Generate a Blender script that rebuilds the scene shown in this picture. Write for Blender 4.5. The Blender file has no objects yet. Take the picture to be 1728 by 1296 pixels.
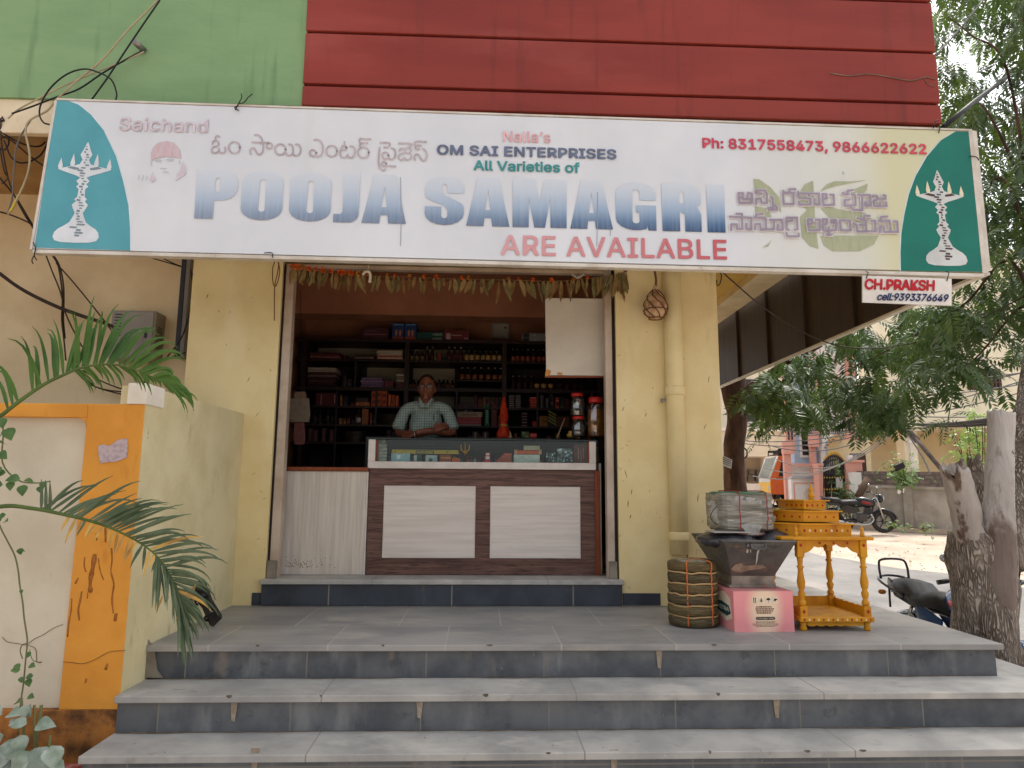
import bpy, bmesh, math, random
import numpy as np
from mathutils import Vector, Matrix, noise
random.seed(7)
S = bpy.context.scene
C = S.collection
PI = math.pi
# ------------------------------------------------------------------ camera
CAMZ = 0.81
FPX = 1180.0
_p, _yw, _r = math.radians(8.524), math.radians(2.371), math.radians(0.42)
_f = np.array([math.sin(_yw)*math.cos(_p), math.cos(_yw)*math.cos(_p), math.sin(_p)])
_rt = np.array([math.cos(_yw), -math.sin(_yw), 0.0])
_up = np.cross(_rt, _f)
RT = math.cos(_r)*_rt + math.sin(_r)*_up
UP = -math.sin(_r)*_rt + math.cos(_r)*_up
cam = bpy.data.objects.new('camera', bpy.data.cameras.new('camera'))
C.objects.link(cam)
cam.matrix_world = Matrix(((RT[0], UP[0], -_f[0], 0), (RT[1], UP[1], -_f[1], 0), (RT[2], UP[2], -_f[2], CAMZ), (0, 0, 0, 1)))
cam.data.sensor_width = 36.0
cam.data.lens = 36.0*FPX/1728.0
cam.data.clip_start = 0.05
cam.data.clip_end = 800
S.camera = cam
# ------------------------------------------------------------------ light
SUN_EL, SUN_AZ = math.radians(62), math.radians(40)      # azimuth from +Y towards +X: behind the shop, to the right
W = bpy.data.worlds.new('World'); S.world = W; W.use_nodes = True
nt = W.node_tree
bg = nt.nodes['Background']; bg.inputs['Strength'].default_value = 0.15
sky = nt.nodes.new('ShaderNodeTexSky'); sky.sky_type = 'NISHITA'; sky.sun_disc = False
sky.sun_elevation = SUN_EL; sky.sun_rotation = SUN_AZ
sky.air_density = 1.0; sky.dust_density = 4.0; sky.ozone_density = 1.0
hs = nt.nodes.new('ShaderNodeHueSaturation'); hs.inputs['Saturation'].default_value = 0.24
nt.links.new(sky.outputs[0], hs.inputs['Color']); nt.links.new(hs.outputs[0], bg.inputs['Color'])
sun = bpy.data.objects.new('sun', bpy.data.lights.new('sun', 'SUN')); C.objects.link(sun)
sun.data.energy = 1.5; sun.data.angle = math.radians(12); sun.data.color = (1.0, 0.94, 0.85)
_sd = Vector((math.sin(SUN_AZ)*math.cos(SUN_EL), math.cos(SUN_AZ)*math.cos(SUN_EL), math.sin(SUN_EL)))
sun.rotation_euler = _sd.to_track_quat('Z', 'Y').to_euler()
sun.location = (4, 4, 14)
V = S.view_settings
V.view_transform = 'Standard'; V.look = 'None'; V.gamma = 1.0; V.use_curve_mapping = False
V.exposure = 1.1
S.cycles.use_denoising = True
S.cycles.max_bounces = 8
S.cycles.transparent_max_bounces = 24
# ------------------------------------------------------------------ helpers
def lin(c):
    return tuple(((v/12.92) if v <= 0.04045 else ((v+0.055)/1.055)**2.4) for v in (x/255.0 for x in c))
def L(r, g, b, k=1.0): return tuple(min(1, k*v) for v in lin((r, g, b)))+(1,)
def ray(x, y):
    d = RT*(x-864)+UP*(648-y)+_f*FPX
    return d
def at(x, y, Y=None, Z=None, X=None):
    """the point of a plane Y=, Z= or X= that photo pixel (x, y) shows"""
    d = ray(x, y)
    if Y is not None: t = Y/d[1]
    elif Z is not None: t = (Z-CAMZ)/d[2]
    else: t = X/d[0]
    return Vector((d[0]*t, d[1]*t, d[2]*t+CAMZ))
def ax(x, y, Y): return at(x, y, Y).x
def az(x, y, Y): return at(x, y, Y).z
def gz(Y):
    return -0.98+0.0588*max(0.0, min(Y, 40.0)-7.0)
MATS = {}
def M(name, c, rough=0.7, c2=None, sc=5.0, amt=0.5, bump=0.0, bsc=30.0, metal=0.0, spec=0.3, stretch=(1, 1, 1), layers=(), alpha=1.0, trans=0.0, emis=None, coat=0.0, detail=5.0):
    """procedural Principled material: base colour modulated by noise, stain layers (colour, scale, low, high, stretch, strength) and noise bump"""
    if name in MATS: return MATS[name]
    m = bpy.data.materials.new(name); m.use_nodes = True
    n = m.node_tree; b = n.nodes['Principled BSDF']
    b.inputs['Roughness'].default_value = rough; b.inputs['Metallic'].default_value = metal
    b.inputs['Specular IOR Level'].default_value = spec
    b.inputs['Coat Weight'].default_value = coat
    tc = n.nodes.new('ShaderNodeTexCoord')
    def nz(scale, st, det=detail):
        mp = n.nodes.new('ShaderNodeMapping'); mp.inputs['Scale'].default_value = st
        n.links.new(tc.outputs['Object'], mp.inputs['Vector'])
        t = n.nodes.new('ShaderNodeTexNoise'); t.inputs['Scale'].default_value = scale; t.inputs['Detail'].default_value = det
        t.inputs['Roughness'].default_value = 0.6
        n.links.new(mp.outputs[0], t.inputs['Vector']); return t
    def ramp(fac, lo, hi):
        r = n.nodes.new('ShaderNodeMapRange'); r.inputs['From Min'].default_value = lo; r.inputs['From Max'].default_value = hi
        r.interpolation_type = 'SMOOTHSTEP'
        n.links.new(fac, r.inputs['Value']); return r.outputs[0]
    def mix(fac, a, bcol):
        x = n.nodes.new('ShaderNodeMix'); x.data_type = 'RGBA'
        n.links.new(fac, x.inputs[0])
        if isinstance(a, tuple): x.inputs[6].default_value = a
        else: n.links.new(a, x.inputs[6])
        x.inputs[7].default_value = bcol
        return x.outputs[2]
    c = tuple(c)[:3]+(1,)
    if c2 is None: c2 = tuple(v*(1-0.35*amt) for v in c[:3])+(1,)
    else: c2 = tuple(c2)[:3]+(1,)
    out = mix(ramp(nz(sc, stretch).outputs[0], 0.35, 0.68), c, c2)
    for ly in layers:
        col, s, lo, hi, st, k = ly
        rr = n.nodes.new('ShaderNodeMath'); rr.operation = 'MULTIPLY'; rr.inputs[1].default_value = k
        n.links.new(ramp(nz(s, st).outputs[0], lo, hi), rr.inputs[0])
        out = mix(rr.outputs[0], out, tuple(col)[:3]+(1,))
    n.links.new(out, b.inputs['Base Color'])
    if bump:
        bp = n.nodes.new('ShaderNodeBump'); bp.inputs['Strength'].default_value = bump; bp.inputs['Distance'].default_value = 0.01
        n.links.new(nz(bsc, stretch).outputs[0], bp.inputs['Height']); n.links.new(bp.outputs[0], b.inputs['Normal'])
    if trans: b.inputs['Transmission Weight'].default_value = trans
    if alpha < 1: b.inputs['Alpha'].default_value = alpha
    m['out'] = 0
    MATS[name] = m
    return m
def base_socket(m):
    b = m.node_tree.nodes['Principled BSDF']; return b, b.inputs['Base Color'].links[0].from_socket
def grid_joints(m, sx, sy, col, width, axes=('X', 'Y'), offset=0.0, shift=(0, 0), tint=0.15):
    """adds thin joints of a running tile grid (metres) and a slight tone per tile to a material"""
    n = m.node_tree; b, src = base_socket(m)
    tc = n.nodes.new('ShaderNodeTexCoord'); sp = n.nodes.new('ShaderNodeSeparateXYZ'); cb = n.nodes.new('ShaderNodeCombineXYZ')
    n.links.new(tc.outputs['Object'], sp.inputs[0])
    for i, a in enumerate(axes):
        ad = n.nodes.new('ShaderNodeMath'); ad.operation = 'ADD'; ad.inputs[1].default_value = shift[i]
        n.links.new(sp.outputs[a], ad.inputs[0]); n.links.new(ad.outputs[0], cb.inputs[i])
    br = n.nodes.new('ShaderNodeTexBrick'); br.offset = offset; br.squash = 1.0
    br.inputs['Scale'].default_value = 1.0; br.inputs['Brick Width'].default_value = sx; br.inputs['Row Height'].default_value = sy
    br.inputs['Mortar Size'].default_value = width; br.inputs['Mortar Smooth'].default_value = 0.3
    br.inputs['Color1'].default_value = (1, 1, 1, 1); br.inputs['Color2'].default_value = (1-tint, 1-tint, 1-tint, 1); br.inputs['Mortar'].default_value = (1, 1, 1, 1)
    n.links.new(cb.outputs[0], br.inputs['Vector'])
    mu = n.nodes.new('ShaderNodeMix'); mu.data_type = 'RGBA'; mu.blend_type = 'MULTIPLY'; mu.inputs[0].default_value = 1
    n.links.new(src, mu.inputs[6]); n.links.new(br.outputs['Color'], mu.inputs[7])
    mx = n.nodes.new('ShaderNodeMix'); mx.data_type = 'RGBA'
    n.links.new(br.outputs['Fac'], mx.inputs[0]); n.links.new(mu.outputs[2], mx.inputs[6]); mx.inputs[7].default_value = col
    n.links.new(mx.outputs[2], b.inputs['Base Color'])
    return m
def zgrad(m, z0, z1, stops, axis='Z'):
    """replaces the colour by a printed gradient along an axis, keeping slight noise"""
    n = m.node_tree; b, src = base_socket(m)
    tc = n.nodes.new('ShaderNodeTexCoord'); sp = n.nodes.new('ShaderNodeSeparateXYZ'); n.links.new(tc.outputs['Object'], sp.inputs[0])
    mr = n.nodes.new('ShaderNodeMapRange'); mr.inputs['From Min'].default_value = z0; mr.inputs['From Max'].default_value = z1
    n.links.new(sp.outputs[axis], mr.inputs['Value'])
    cr = n.nodes.new('ShaderNodeValToRGB'); n.links.new(mr.outputs[0], cr.inputs[0])
    e = cr.color_ramp.elements
    while len(e) < len(stops): e.new(0.5)
    for k, (p, c) in zip(e, stops): k.position = p; k.color = c
    return n, b, src, cr, sp
def setprops(o, label=None, cat=None, group=None, kind=None):
    if label: o['label'] = label
    if cat: o['category'] = cat
    if group: o['group'] = group
    if kind: o['kind'] = kind
    return o
def thing(name, label, cat, loc=(0, 0, 0), group=None, kind=None):
    o = bpy.data.objects.new(name, None); C.objects.link(o); o.location = loc; o.empty_display_size = 0.1
    o['wm'] = 0
    return setprops(o, label, cat, group, kind)
def wmat(o):
    """world matrix from the stored chain (no depsgraph update needed)"""
    m = Matrix.LocRotScale(o.location, o.rotation_euler, o.scale)
    if o.parent: return wmat(o.parent) @ o.matrix_parent_inverse @ m
    return m
def link(name, me, mat=None, parent=None, label=None):
    o = bpy.data.objects.new(name, me); C.objects.link(o)
    if mat is not None:
        for q in (mat if isinstance(mat, (list, tuple)) else [mat]): me.materials.append(q)
    if parent is not None:
        o.parent = parent; o.matrix_parent_inverse = wmat(parent).inverted()
    if label: o['label'] = label
    return o
def dup(root, loc=None, rz=None, label=None, group=None, scale=None):
    r = root.copy(); C.objects.link(r)
    if loc is not None: r.location = loc
    if rz is not None: r.rotation_euler = (0, 0, rz)
    if scale is not None: r.scale = (scale, scale, scale) if not isinstance(scale, tuple) else scale
    if label: r['label'] = label
    if group: r['group'] = group
    for ch in root.children:
        c = ch.copy(); C.objects.link(c); c.parent = r; c.matrix_parent_inverse = ch.matrix_parent_inverse.copy()
        for g in ch.children:
            d = g.copy(); C.objects.link(d); d.parent = c; d.matrix_parent_inverse = g.matrix_parent_inverse.copy()
    return r
class MB:
    """collects shapes and links them as ONE mesh"""
    def __init__(s): s.bm = bmesh.new(); s.mi = 0
    def _f(s, vs, smooth=False):
        try:
            f = s.bm.faces.new(vs); f.material_index = s.mi; f.smooth = smooth; return f
        except ValueError: return None
    def box(s, x0, x1, y0, y1, z0, z1, bev=0.0, seg=1, M4=None):
        t = bmesh.new() if bev else s.bm
        vs = [t.verts.new((x, y, z)) for x in (x0, x1) for y in (y0, y1) for z in (z0, z1)]
        fs = []
        for q in ((0, 1, 3, 2), (4, 6, 7, 5), (0, 4, 5, 1), (2, 3, 7, 6), (0, 2, 6, 4), (1, 5, 7, 3)):
            f = t.faces.new([vs[i] for i in q]); f.material_index = s.mi; fs.append(f)
        if bev:
            bmesh.ops.bevel(t, geom=list(t.edges), offset=bev, segments=seg, profile=0.5, affect='EDGES')
            s.merge(t, M4)
        elif M4 is not None:
            for v in vs: v.co = M4 @ v.co
        return s
    def merge(s, t, M4=None):
        mp = {}
        for v in t.verts: mp[v] = s.bm.verts.new(M4 @ v.co if M4 is not None else v.co)
        for f in t.faces:
            g = s._f([mp[v] for v in f.verts], f.smooth)
        t.free()
    def poly(s, pts, smooth=False):
        return s._f([s.bm.verts.new(p) for p in pts], smooth)
    def prism(s, pts, d, smooth=False):
        """polygon pts extruded by vector d"""
        d = Vector(d); a = [s.bm.verts.new(Vector(p)) for p in pts]; b = [s.bm.verts.new(Vector(p)+d) for p in pts]
        s._f(list(reversed(a))); s._f(b); k = len(a)
        for i in range(k): s._f([a[i], a[(i+1) % k], b[(i+1) % k], b[i]], smooth)
        return s
    def tube(s, pts, r, n=8, cap=True, flat=1.0):
        pts = [Vector(p) for p in pts]; k = len(pts); rings = []
        rs = r if isinstance(r, (list, tuple)) else [r]*k
        up = None
        for i, p in enumerate(pts):
            t = (pts[min(i+1, k-1)]-pts[max(i-1, 0)])
            if t.length < 1e-9: t = Vector((0, 0, 1))
            t.normalize()
            if up is None:
                up = Vector((0, 0, 1)) if abs(t.z) < 0.9 else Vector((0, 1, 0))
            u = t.cross(up)
            if u.length < 1e-6: u = t.orthogonal()
            u.normalize(); w = u.cross(t).normalized(); up = w
            rings.append([s.bm.verts.new(p+u*(rs[i]*math.cos(2*PI*j/n))+w*(rs[i]*flat*math.sin(2*PI*j/n))) for j in range(n)])
        for a, b in zip(rings, rings[1:]):
            for j in range(n): s._f([a[j], a[(j+1) % n], b[(j+1) % n], b[j]], True)
        if cap: s._f(list(reversed(rings[0]))); s._f(rings[-1])
        return s
    def cyl(s, p0, p1, r0, r1=None, n=12): return s.tube([p0, p1], [r0, r0 if r1 is None else r1], n)
    def lathe(s, prof, c=(0, 0, 0), n=16, sx=1.0, sy=1.0, jit=0.0):
        """prof: (radius, height) list turned about a vertical axis through c"""
        rings = []
        for r, z in prof:
            ring = []
            for j in range(n):
                q = 1+random.uniform(-jit, jit)
                ring.append(s.bm.verts.new((c[0]+sx*r*q*math.cos(2*PI*j/n), c[1]+sy*r*q*math.sin(2*PI*j/n), c[2]+z)))
            rings.append(ring)
        for a, b in zip(rings, rings[1:]):
            for j in range(n): s._f([a[j], a[(j+1) % n], b[(j+1) % n], b[j]], True)
        s._f(list(reversed(rings[0]))); s._f(rings[-1])
        return s
    def ball(s, c, r, n=10, m=6, sq=(1, 1, 1)):
        prof = [(max(1e-4, r*math.sin(PI*i/m)), -r*math.cos(PI*i/m)*sq[2]) for i in range(m+1)]
        return s.lathe(prof, c, n, sq[0], sq[1])
    def build(s, name, mat=None, parent=None, label=None, weld=0.0):
        if weld: bmesh.ops.remove_doubles(s.bm, verts=list(s.bm.verts), dist=weld)
        bmesh.ops.recalc_face_normals(s.bm, faces=list(s.bm.faces))
        me = bpy.data.meshes.new(name); s.bm.to_mesh(me); s.bm.free()
        return link(name, me, mat, parent, label)
def single(o, label, cat, group=None, kind=None): return setprops(o, label, cat, group, kind)
def arc(p0, p1, sag, n=14):
    p0, p1 = Vector(p0), Vector(p1)
    return [p0.lerp(p1, i/n)+Vector((0, 0, -sag*4*(i/n)*(1-i/n))) for i in range(n+1)]
def smooth(pts, n=6):
    """Catmull-Rom through points"""
    P = [Vector(p) for p in pts]; P = [2*P[0]-P[1]]+P+[2*P[-1]-P[-2]]; o = []
    for i in range(1, len(P)-2):
        for k in range(n):
            t = k/n; a, b, c, d = P[i-1], P[i], P[i+1], P[i+2]
            o.append(0.5*((2*b)+(c-a)*t+(2*a-5*b+4*c-d)*t*t+(3*b-a-3*c+d)*t**3))
    o.append(P[-2]); return o
def evaluated(o):
    dg = bpy.context.evaluated_depsgraph_get()
    return bpy.data.meshes.new_from_object(o.evaluated_get(dg))
_fonts = {}
def font(which):
    if which not in _fonts:
        try: _fonts[which] = bpy.data.fonts.load(bpy.utils.system_resource('DATAFILES', path='fonts')+'/'+which)
        except Exception: _fonts[which] = None
    return _fonts[which]
def text_mesh(body, fnt='Inter.woff2', bold=0.0, shear=0.0, spacing=1.0):
    cu = bpy.data.curves.new('t', 'FONT'); cu.body = body
    f = font(fnt)
    if f: cu.font = f
    cu.offset = bold; cu.shear = shear; cu.space_character = spacing; cu.resolution_u = 3; cu.fill_mode = 'FRONT'
    o = bpy.data.objects.new('t', cu); C.objects.link(o)
    me = evaluated(o)
    bpy.data.objects.remove(o); bpy.data.curves.remove(cu)
    return me
def place_text(body, name, mat, parent, x0, x1, z0, z1, y, bold=0.0, shear=0.0, spacing=1.0, fit=None, fnt='Inter.woff2', frame=None, label=None):
    """lettering whose bounds fill x0..x1, z0..z1 of the plane y (facing -Y); frame maps (u, v) elsewhere"""
    me = text_mesh(body, fnt, 0, shear, spacing)
    co = np.empty(len(me.vertices)*3); me.vertices.foreach_get('co', co); co = co.reshape(-1, 3)
    a, b = co.min(0), co.max(0)
    if fit: ref = text_mesh(fit, fnt, 0, shear, spacing); cr = np.empty(len(ref.vertices)*3); ref.vertices.foreach_get('co', cr); cr = cr.reshape(-1, 3); a[1], b[1] = cr[:, 1].min(), cr[:, 1].max()
    u = (co[:, 0]-a[0])/(b[0]-a[0]); v = (co[:, 1]-a[1])/(b[1]-a[1])
    if frame is None: o_, du, dv = np.array((x0, y, z0), float), np.array((x1-x0, 0, 0), float), np.array((0, 0, z1-z0), float)
    else: o_, du, dv = (np.array(q, float) for q in frame)
    nrm = np.cross(du, dv); nrm /= np.linalg.norm(nrm)
    asp = (b[0]-a[0])/(b[1]-a[1]); bu, bv = bold/(b[0]-a[0]), bold/(b[1]-a[1])
    # overlapping glyph contours and the copies that thicken the letters sit a hair apart in depth
    polys = [tuple(p.vertices) for p in me.polygons]; V_all, F_all = [], []
    sh_ = [(0, 0)] if not bold else [(0, 0), (-1, 0), (1, 0), (0, -1), (0, 1), (-.7, -.7), (.7, .7), (-.7, .7), (.7, -.7)]
    for i, (sx, sy) in enumerate(sh_):
        uu = bu+(u*(1-2*bu))+sx*bu; vv = bv+(v*(1-2*bv))+sy*bv
        out = o_+np.outer(uu, du)+np.outer(vv, dv)
        for q, p in enumerate(polys):
            k = len(V_all); V_all += [tuple(out[j]+nrm*((q % 16)*2e-5+i*3.4e-4)) for j in p]; F_all.append(tuple(range(k, k+len(p))))
    m2 = bpy.data.meshes.new(name); m2.from_pydata(V_all, [], F_all); m2.update()
    return link(name, m2, mat, parent, label)
# ------------------------------------------------------------------ materials of the setting
DUST = L(176, 160, 138)
m_yellow = M('yellow_wall_paint', L(228, 209, 158), .75, L(218, 197, 143), 2.5, bump=.12, bsc=60, layers=[(L(158, 130, 82), 6, .60, .76, (1, 1, .25), .5), (L(232, 220, 182), 3, .54, .74, (1, 1, .3), .5), (L(112, 92, 64), 30, .69, .74, (1, 1, .5), .6)])
m_beige = M('beige_wall_paint', L(226, 206, 168), .8, L(212, 190, 150), 2.0, bump=.12, bsc=60, layers=[(L(150, 128, 90), 6, .62, .8, (1, 1, .3), .4), (L(110, 90, 62), 30, .71, .76, (1, 1, 1), .5)])
m_sidecream = M('old_cream_wall_paint', L(222, 210, 168), .8, L(206, 192, 148), 2.4, bump=.15, bsc=50, layers=[(L(128, 108, 72), 9, .60, .78, (1, 1, .28), .55), (L(84, 66, 42), 26, .69, .75, (1, .5, .3), .6)])
m_panelcream = M('grey_cream_panel_paint', L(216, 206, 184), .8, L(202, 190, 166), 2.0, bump=.12, bsc=50, layers=[(L(140, 126, 104), 8, .64, .8, (1, 1, .5), .4), (L(90, 76, 58), 40, .73, .77, (1, 1, .5), .6)])
m_orange = M('orange_wall_paint', L(224, 156, 62), .7, L(212, 142, 52), 3.0, bump=.12, bsc=50, layers=[(L(178, 92, 20), 8, .60, .78, (1, 1, .3), .5), (L(120, 60, 22), 22, .70, .76, (1, 1, .35), .6)])
m_orange_low = M('damp_stained_orange_paint', L(184, 120, 56), .85, L(134, 88, 50), 5.0, bump=.4, bsc=40, layers=[(L(70, 46, 28), 5, .48, .66, (1, 1, 1), .75), (L(96, 74, 54), 18, .58, .7, (1, 1, 1), .5)])
m_white = M('white_wall_paint', L(236, 230, 216), .75, L(222, 212, 194), 4.0, bump=.1)
m_creamband = M('cream_band_paint', L(238, 222, 192), .8, L(222, 202, 168), 3.0, bump=.1, layers=[(L(170, 144, 110), 9, .62, .8, (1, 1, .4), .4)])
m_green = M('green_wall_paint', L(140, 172, 126), .8, L(128, 162, 116), 1.4, bump=.2, bsc=14, stretch=(1, 1, 2.5), layers=[(L(162, 188, 146), 1.2, .55, .75, (.5, 1, 1.5), .4), (L(100, 132, 92), 6, .54, .74, (2, 1, .16), .5), (L(84, 110, 76), 30, .72, .77, (1, 1, .5), .4)])
m_red = M('red_board_paint', L(152, 62, 51), .6, L(136, 52, 44), 1.2, bump=.12, bsc=10, stretch=(.5, 1, 2), layers=[(L(176, 92, 84), 1.6, .52, .75, (.4, 1, 1.2), .4), (L(118, 50, 44), 5, .54, .72, (2.5, 1, .2), .55), (L(214, 170, 160), 46, .765, .79, (2.6, 1, .5), .5), (L(96, 34, 36), 20, .72, .78, (1, 1, 1), .35)])
m_groove = M('red_groove_shadow_gap', L(96, 30, 30), .8)
m_soffit = M('ochre_soffit_paint', L(214, 178, 92), .8, L(196, 160, 80), 2.0, layers=[(L(140, 108, 52), 6, .62, .8, (1, 1, 1), .35)])
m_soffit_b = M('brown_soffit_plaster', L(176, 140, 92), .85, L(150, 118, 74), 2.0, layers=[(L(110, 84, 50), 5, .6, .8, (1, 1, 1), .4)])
m_tread = M('grey_slate_tread', L(178, 174, 167), .6, L(150, 148, 144), 3.0, bump=.18, bsc=36, spec=.35, layers=[(L(204, 197, 186), 4, .54, .70, (.6, 1, 1), .6), (L(112, 106, 98), 9, .62, .74, (1, 1.6, 1), .5), (L(214, 208, 198), 60, .66, .74, (1, 1, 1), .4), (L(84, 76, 66), 40, .72, .77, (1, 1, 1), .5), (L(120, 96, 72), 5, .68, .8, (1, 1, 1), .35)])
grid_joints(m_tread, 1.22, 9.0, L(138, 132, 123), .004, ('X', 'Y'), 0, (.75, 4.5))
m_landing = M('grey_slate_landing', L(158, 155, 150), .5, L(132, 131, 130), 2.2, bump=.15, bsc=30, spec=.4, stretch=(.6, 1, 1), layers=[(L(186, 177, 163), 3, .54, .72, (.6, 1, 1), .55), (L(92, 88, 82), 6, .60, .74, (.6, 1.4, 1), .5), (L(200, 192, 178), 50, .68, .75, (1, 1, 1), .4)])
grid_joints(m_landing, .61, .62, L(172, 165, 155), .004, ('X', 'Y'), .5, (.18, .62))
m_riser = M('dark_slate_riser', L(104, 106, 108), .5, L(76, 79, 84), 4.0, bump=.15, bsc=26, spec=.45, layers=[(L(140, 140, 138), 5, .53, .72, (1, 1, .3), .65), (L(152, 132, 108), 4, .6, .76, (1, 1, .22), .6), (L(46, 50, 58), 9, .58, .74, (1, 1, 1), .6), (L(190, 190, 188), 38, .70, .74, (1.8, 1, .5), .5)])
grid_joints(m_riser, .62, 3.0, L(122, 116, 108), .004, ('X', 'Z'), 0, (.28, .4), .2)
m_navy = M('navy_slate_tile', L(60, 66, 76), .38, L(44, 49, 58), 5.0, bump=.1, spec=.5, layers=[(L(120, 124, 130), 26, .70, .75, (1, 1, .4), .6), (L(128, 112, 90), 6, .66, .8, (1, 1, .4), .4)])
grid_joints(m_navy, .85, 3.0, L(130, 124, 116), .005, ('X', 'Z'), 0, (.2, .4), .1)
m_cement = M('grey_cement', L(146, 136, 122), .9, L(112, 104, 92), 6.0, bump=.4, bsc=30)
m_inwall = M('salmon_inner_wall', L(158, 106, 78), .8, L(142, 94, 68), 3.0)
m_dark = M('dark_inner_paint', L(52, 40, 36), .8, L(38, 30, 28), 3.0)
m_frame = M('pale_metal_shutter_frame', L(196, 178, 160), .5, L(170, 150, 130), 4.0, metal=0, layers=[(L(120, 92, 66), 12, .64, .76, (1, 1, .3), .5)])
m_blackline = M('dark_rubber_line', L(36, 28, 24), .7)
# ------------------------------------------------------------------ the shop building
xl = ax(318, 560, 5.08)
JL, JR = -1.50, 0.985
BX = 1.76
shop = thing('shop_building', 'two storey building with pale yellow pillars and green and red upper walls', 'building', (0, 5.08, 0))
b = MB()
b.box(xl, -1.78, 5.08, 5.66, -1.3, 3.25); b.box(-1.78, JL, 5.08, 5.215, -1.3, 3.25)
b.box(JR, BX, 5.08, 5.35, -1.3, 3.25)
b.box(JL, JR, 5.082, 5.35, 2.5, 3.25)
b.box(1.56, BX-.002, 5.35, 11, -1.3, 3.25)
b.build('front_wall', m_yellow, shop)
MB().box(-9, xl, 5.66, 5.9, -1.3, 3.25).build('recessed_wall', m_beige, shop)
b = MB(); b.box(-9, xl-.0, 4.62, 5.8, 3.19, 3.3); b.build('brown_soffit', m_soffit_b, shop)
b = MB(); b.box(xl+.001, BX, 4.62, 5.7, 3.19, 3.3); b.box(BX, 2.93, 4.62, 11.2, 3.19, 3.3); b.build('soffit', m_soffit, shop)
MB().box(2.93, 3.25, 4.62, 11.2, 3.10, 3.3).build('edge_beam', m_creamband, shop)
zb = .5*(az(511, 182, 4.55)+az(0, 160, 4.55))
MB().box(-9, 3.235, 4.57, 4.62, 3.17, zb, .004).build('cream_band', m_creamband, shop)
XR = -1.271
MB().box(-9, XR, 4.55, 5.0, zb, 7.6).build('green_wall', m_green, shop)
g = MB(); gl = MB()
zs = [zb-.015, 3.566, 3.966, 4.37, 4.775, 5.18, 5.585, 5.99, 6.4, 6.8, 7.2, 7.6]
for a, c in zip(zs, zs[1:]):
    g.box(XR-.004, 3.25, 4.53, 4.60, a+.010, c-.012, .004)
gl.box(XR+.01, 3.235, 4.556, 5.0, zb-.01, 7.59)
g.build('red_boarding', m_red, shop); gl.build('board_backing', m_groove, shop)
# crack in the red boards
cr = MB()
pts = [at(x, y, 4.526) for x, y in ((1400, 123), (1432, 128), (1462, 125), (1490, 128), (1515, 133), (1540, 136), (1562, 130), (1578, 134))]
cr.tube(smooth(pts, 3), [.001, .002, .003]+[.005]*19 if False else .004, 4); pts = [at(x, y, 4.526) for x, y in ((1560, 131), (1566, 142), (1578, 146))]; cr.tube(pts, .003, 4)
cr.build('crack', m_cement, shop)
# inside of the shop
b = MB(); b.box(-1.9, 1.56, 7.36, 7.5, .18, 2.8); b.build('inner_back_wall', m_inwall, shop)
b = MB(); b.box(-2.0, -1.9, 5.66, 7.5, .18, 2.8); b.box(-1.9, -1.785, 5.64, 5.66, .18, 2.8); b.build('inner_side_wall', m_inwall, shop)
MB().box(-2.0, 1.56, 5.35, 7.5, 2.76, 2.9).build('inner_ceiling', m_inwall, shop)
MB().box(-1.9, 1.56, 6.45, 6.7, 2.42, 2.758).build('inner_beam', m_inwall, shop)
MB().box(-2.0, 1.56, 5.10, 7.5, -1.3, .172).build('inner_floor', m_cement, shop)
# threshold and skirting
MB().box(JL-.02, JR+.02, 5.02, 5.30, .148, .18, .004).build('threshold_slab', m_tread, shop)
MB().box(JL-.012, JR+.012, 5.05, 5.098, .003, .147).build('threshold_riser', m_navy, shop)
MB().box(JR+.02, ax(1115, 1010, 5.07), 5.072, 5.085, .002, .085, .003).build('skirting', m_navy, shop); MB().box(ax(425, 1000, 5.07), JL-.02, 5.070, 5.085, .002, .085, .003).build('skirting', m_navy, shop)
# shutter guide frames
for x0, x1 in ((JL+.012, JL+.075), (JR-.075, JR-.02)):
    MB().box(x0, x1, 5.12, 5.20, .18, 2.47, .004).build('shutter_frame', m_frame, shop)
MB().box(JL+.075, JR-.075, 5.13, 5.19, 2.44, 2.47, .003).build('shutter_head', m_frame, shop)
for x0, x1 in ((JL, JL+.012), (JR-.02, JR)): MB().box(x0+.001, x1-.001, 5.11, 5.18, .18, 2.46).build('shutter_guide', m_blackline, shop)
for x0, x1 in ((JL+.005, JL+.07), (JR-.07, JR-.012)): MB().box(x0, x1, 5.085, 5.118, .18, .30, .004).build('guide_foot', m_cement, shop)
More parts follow.
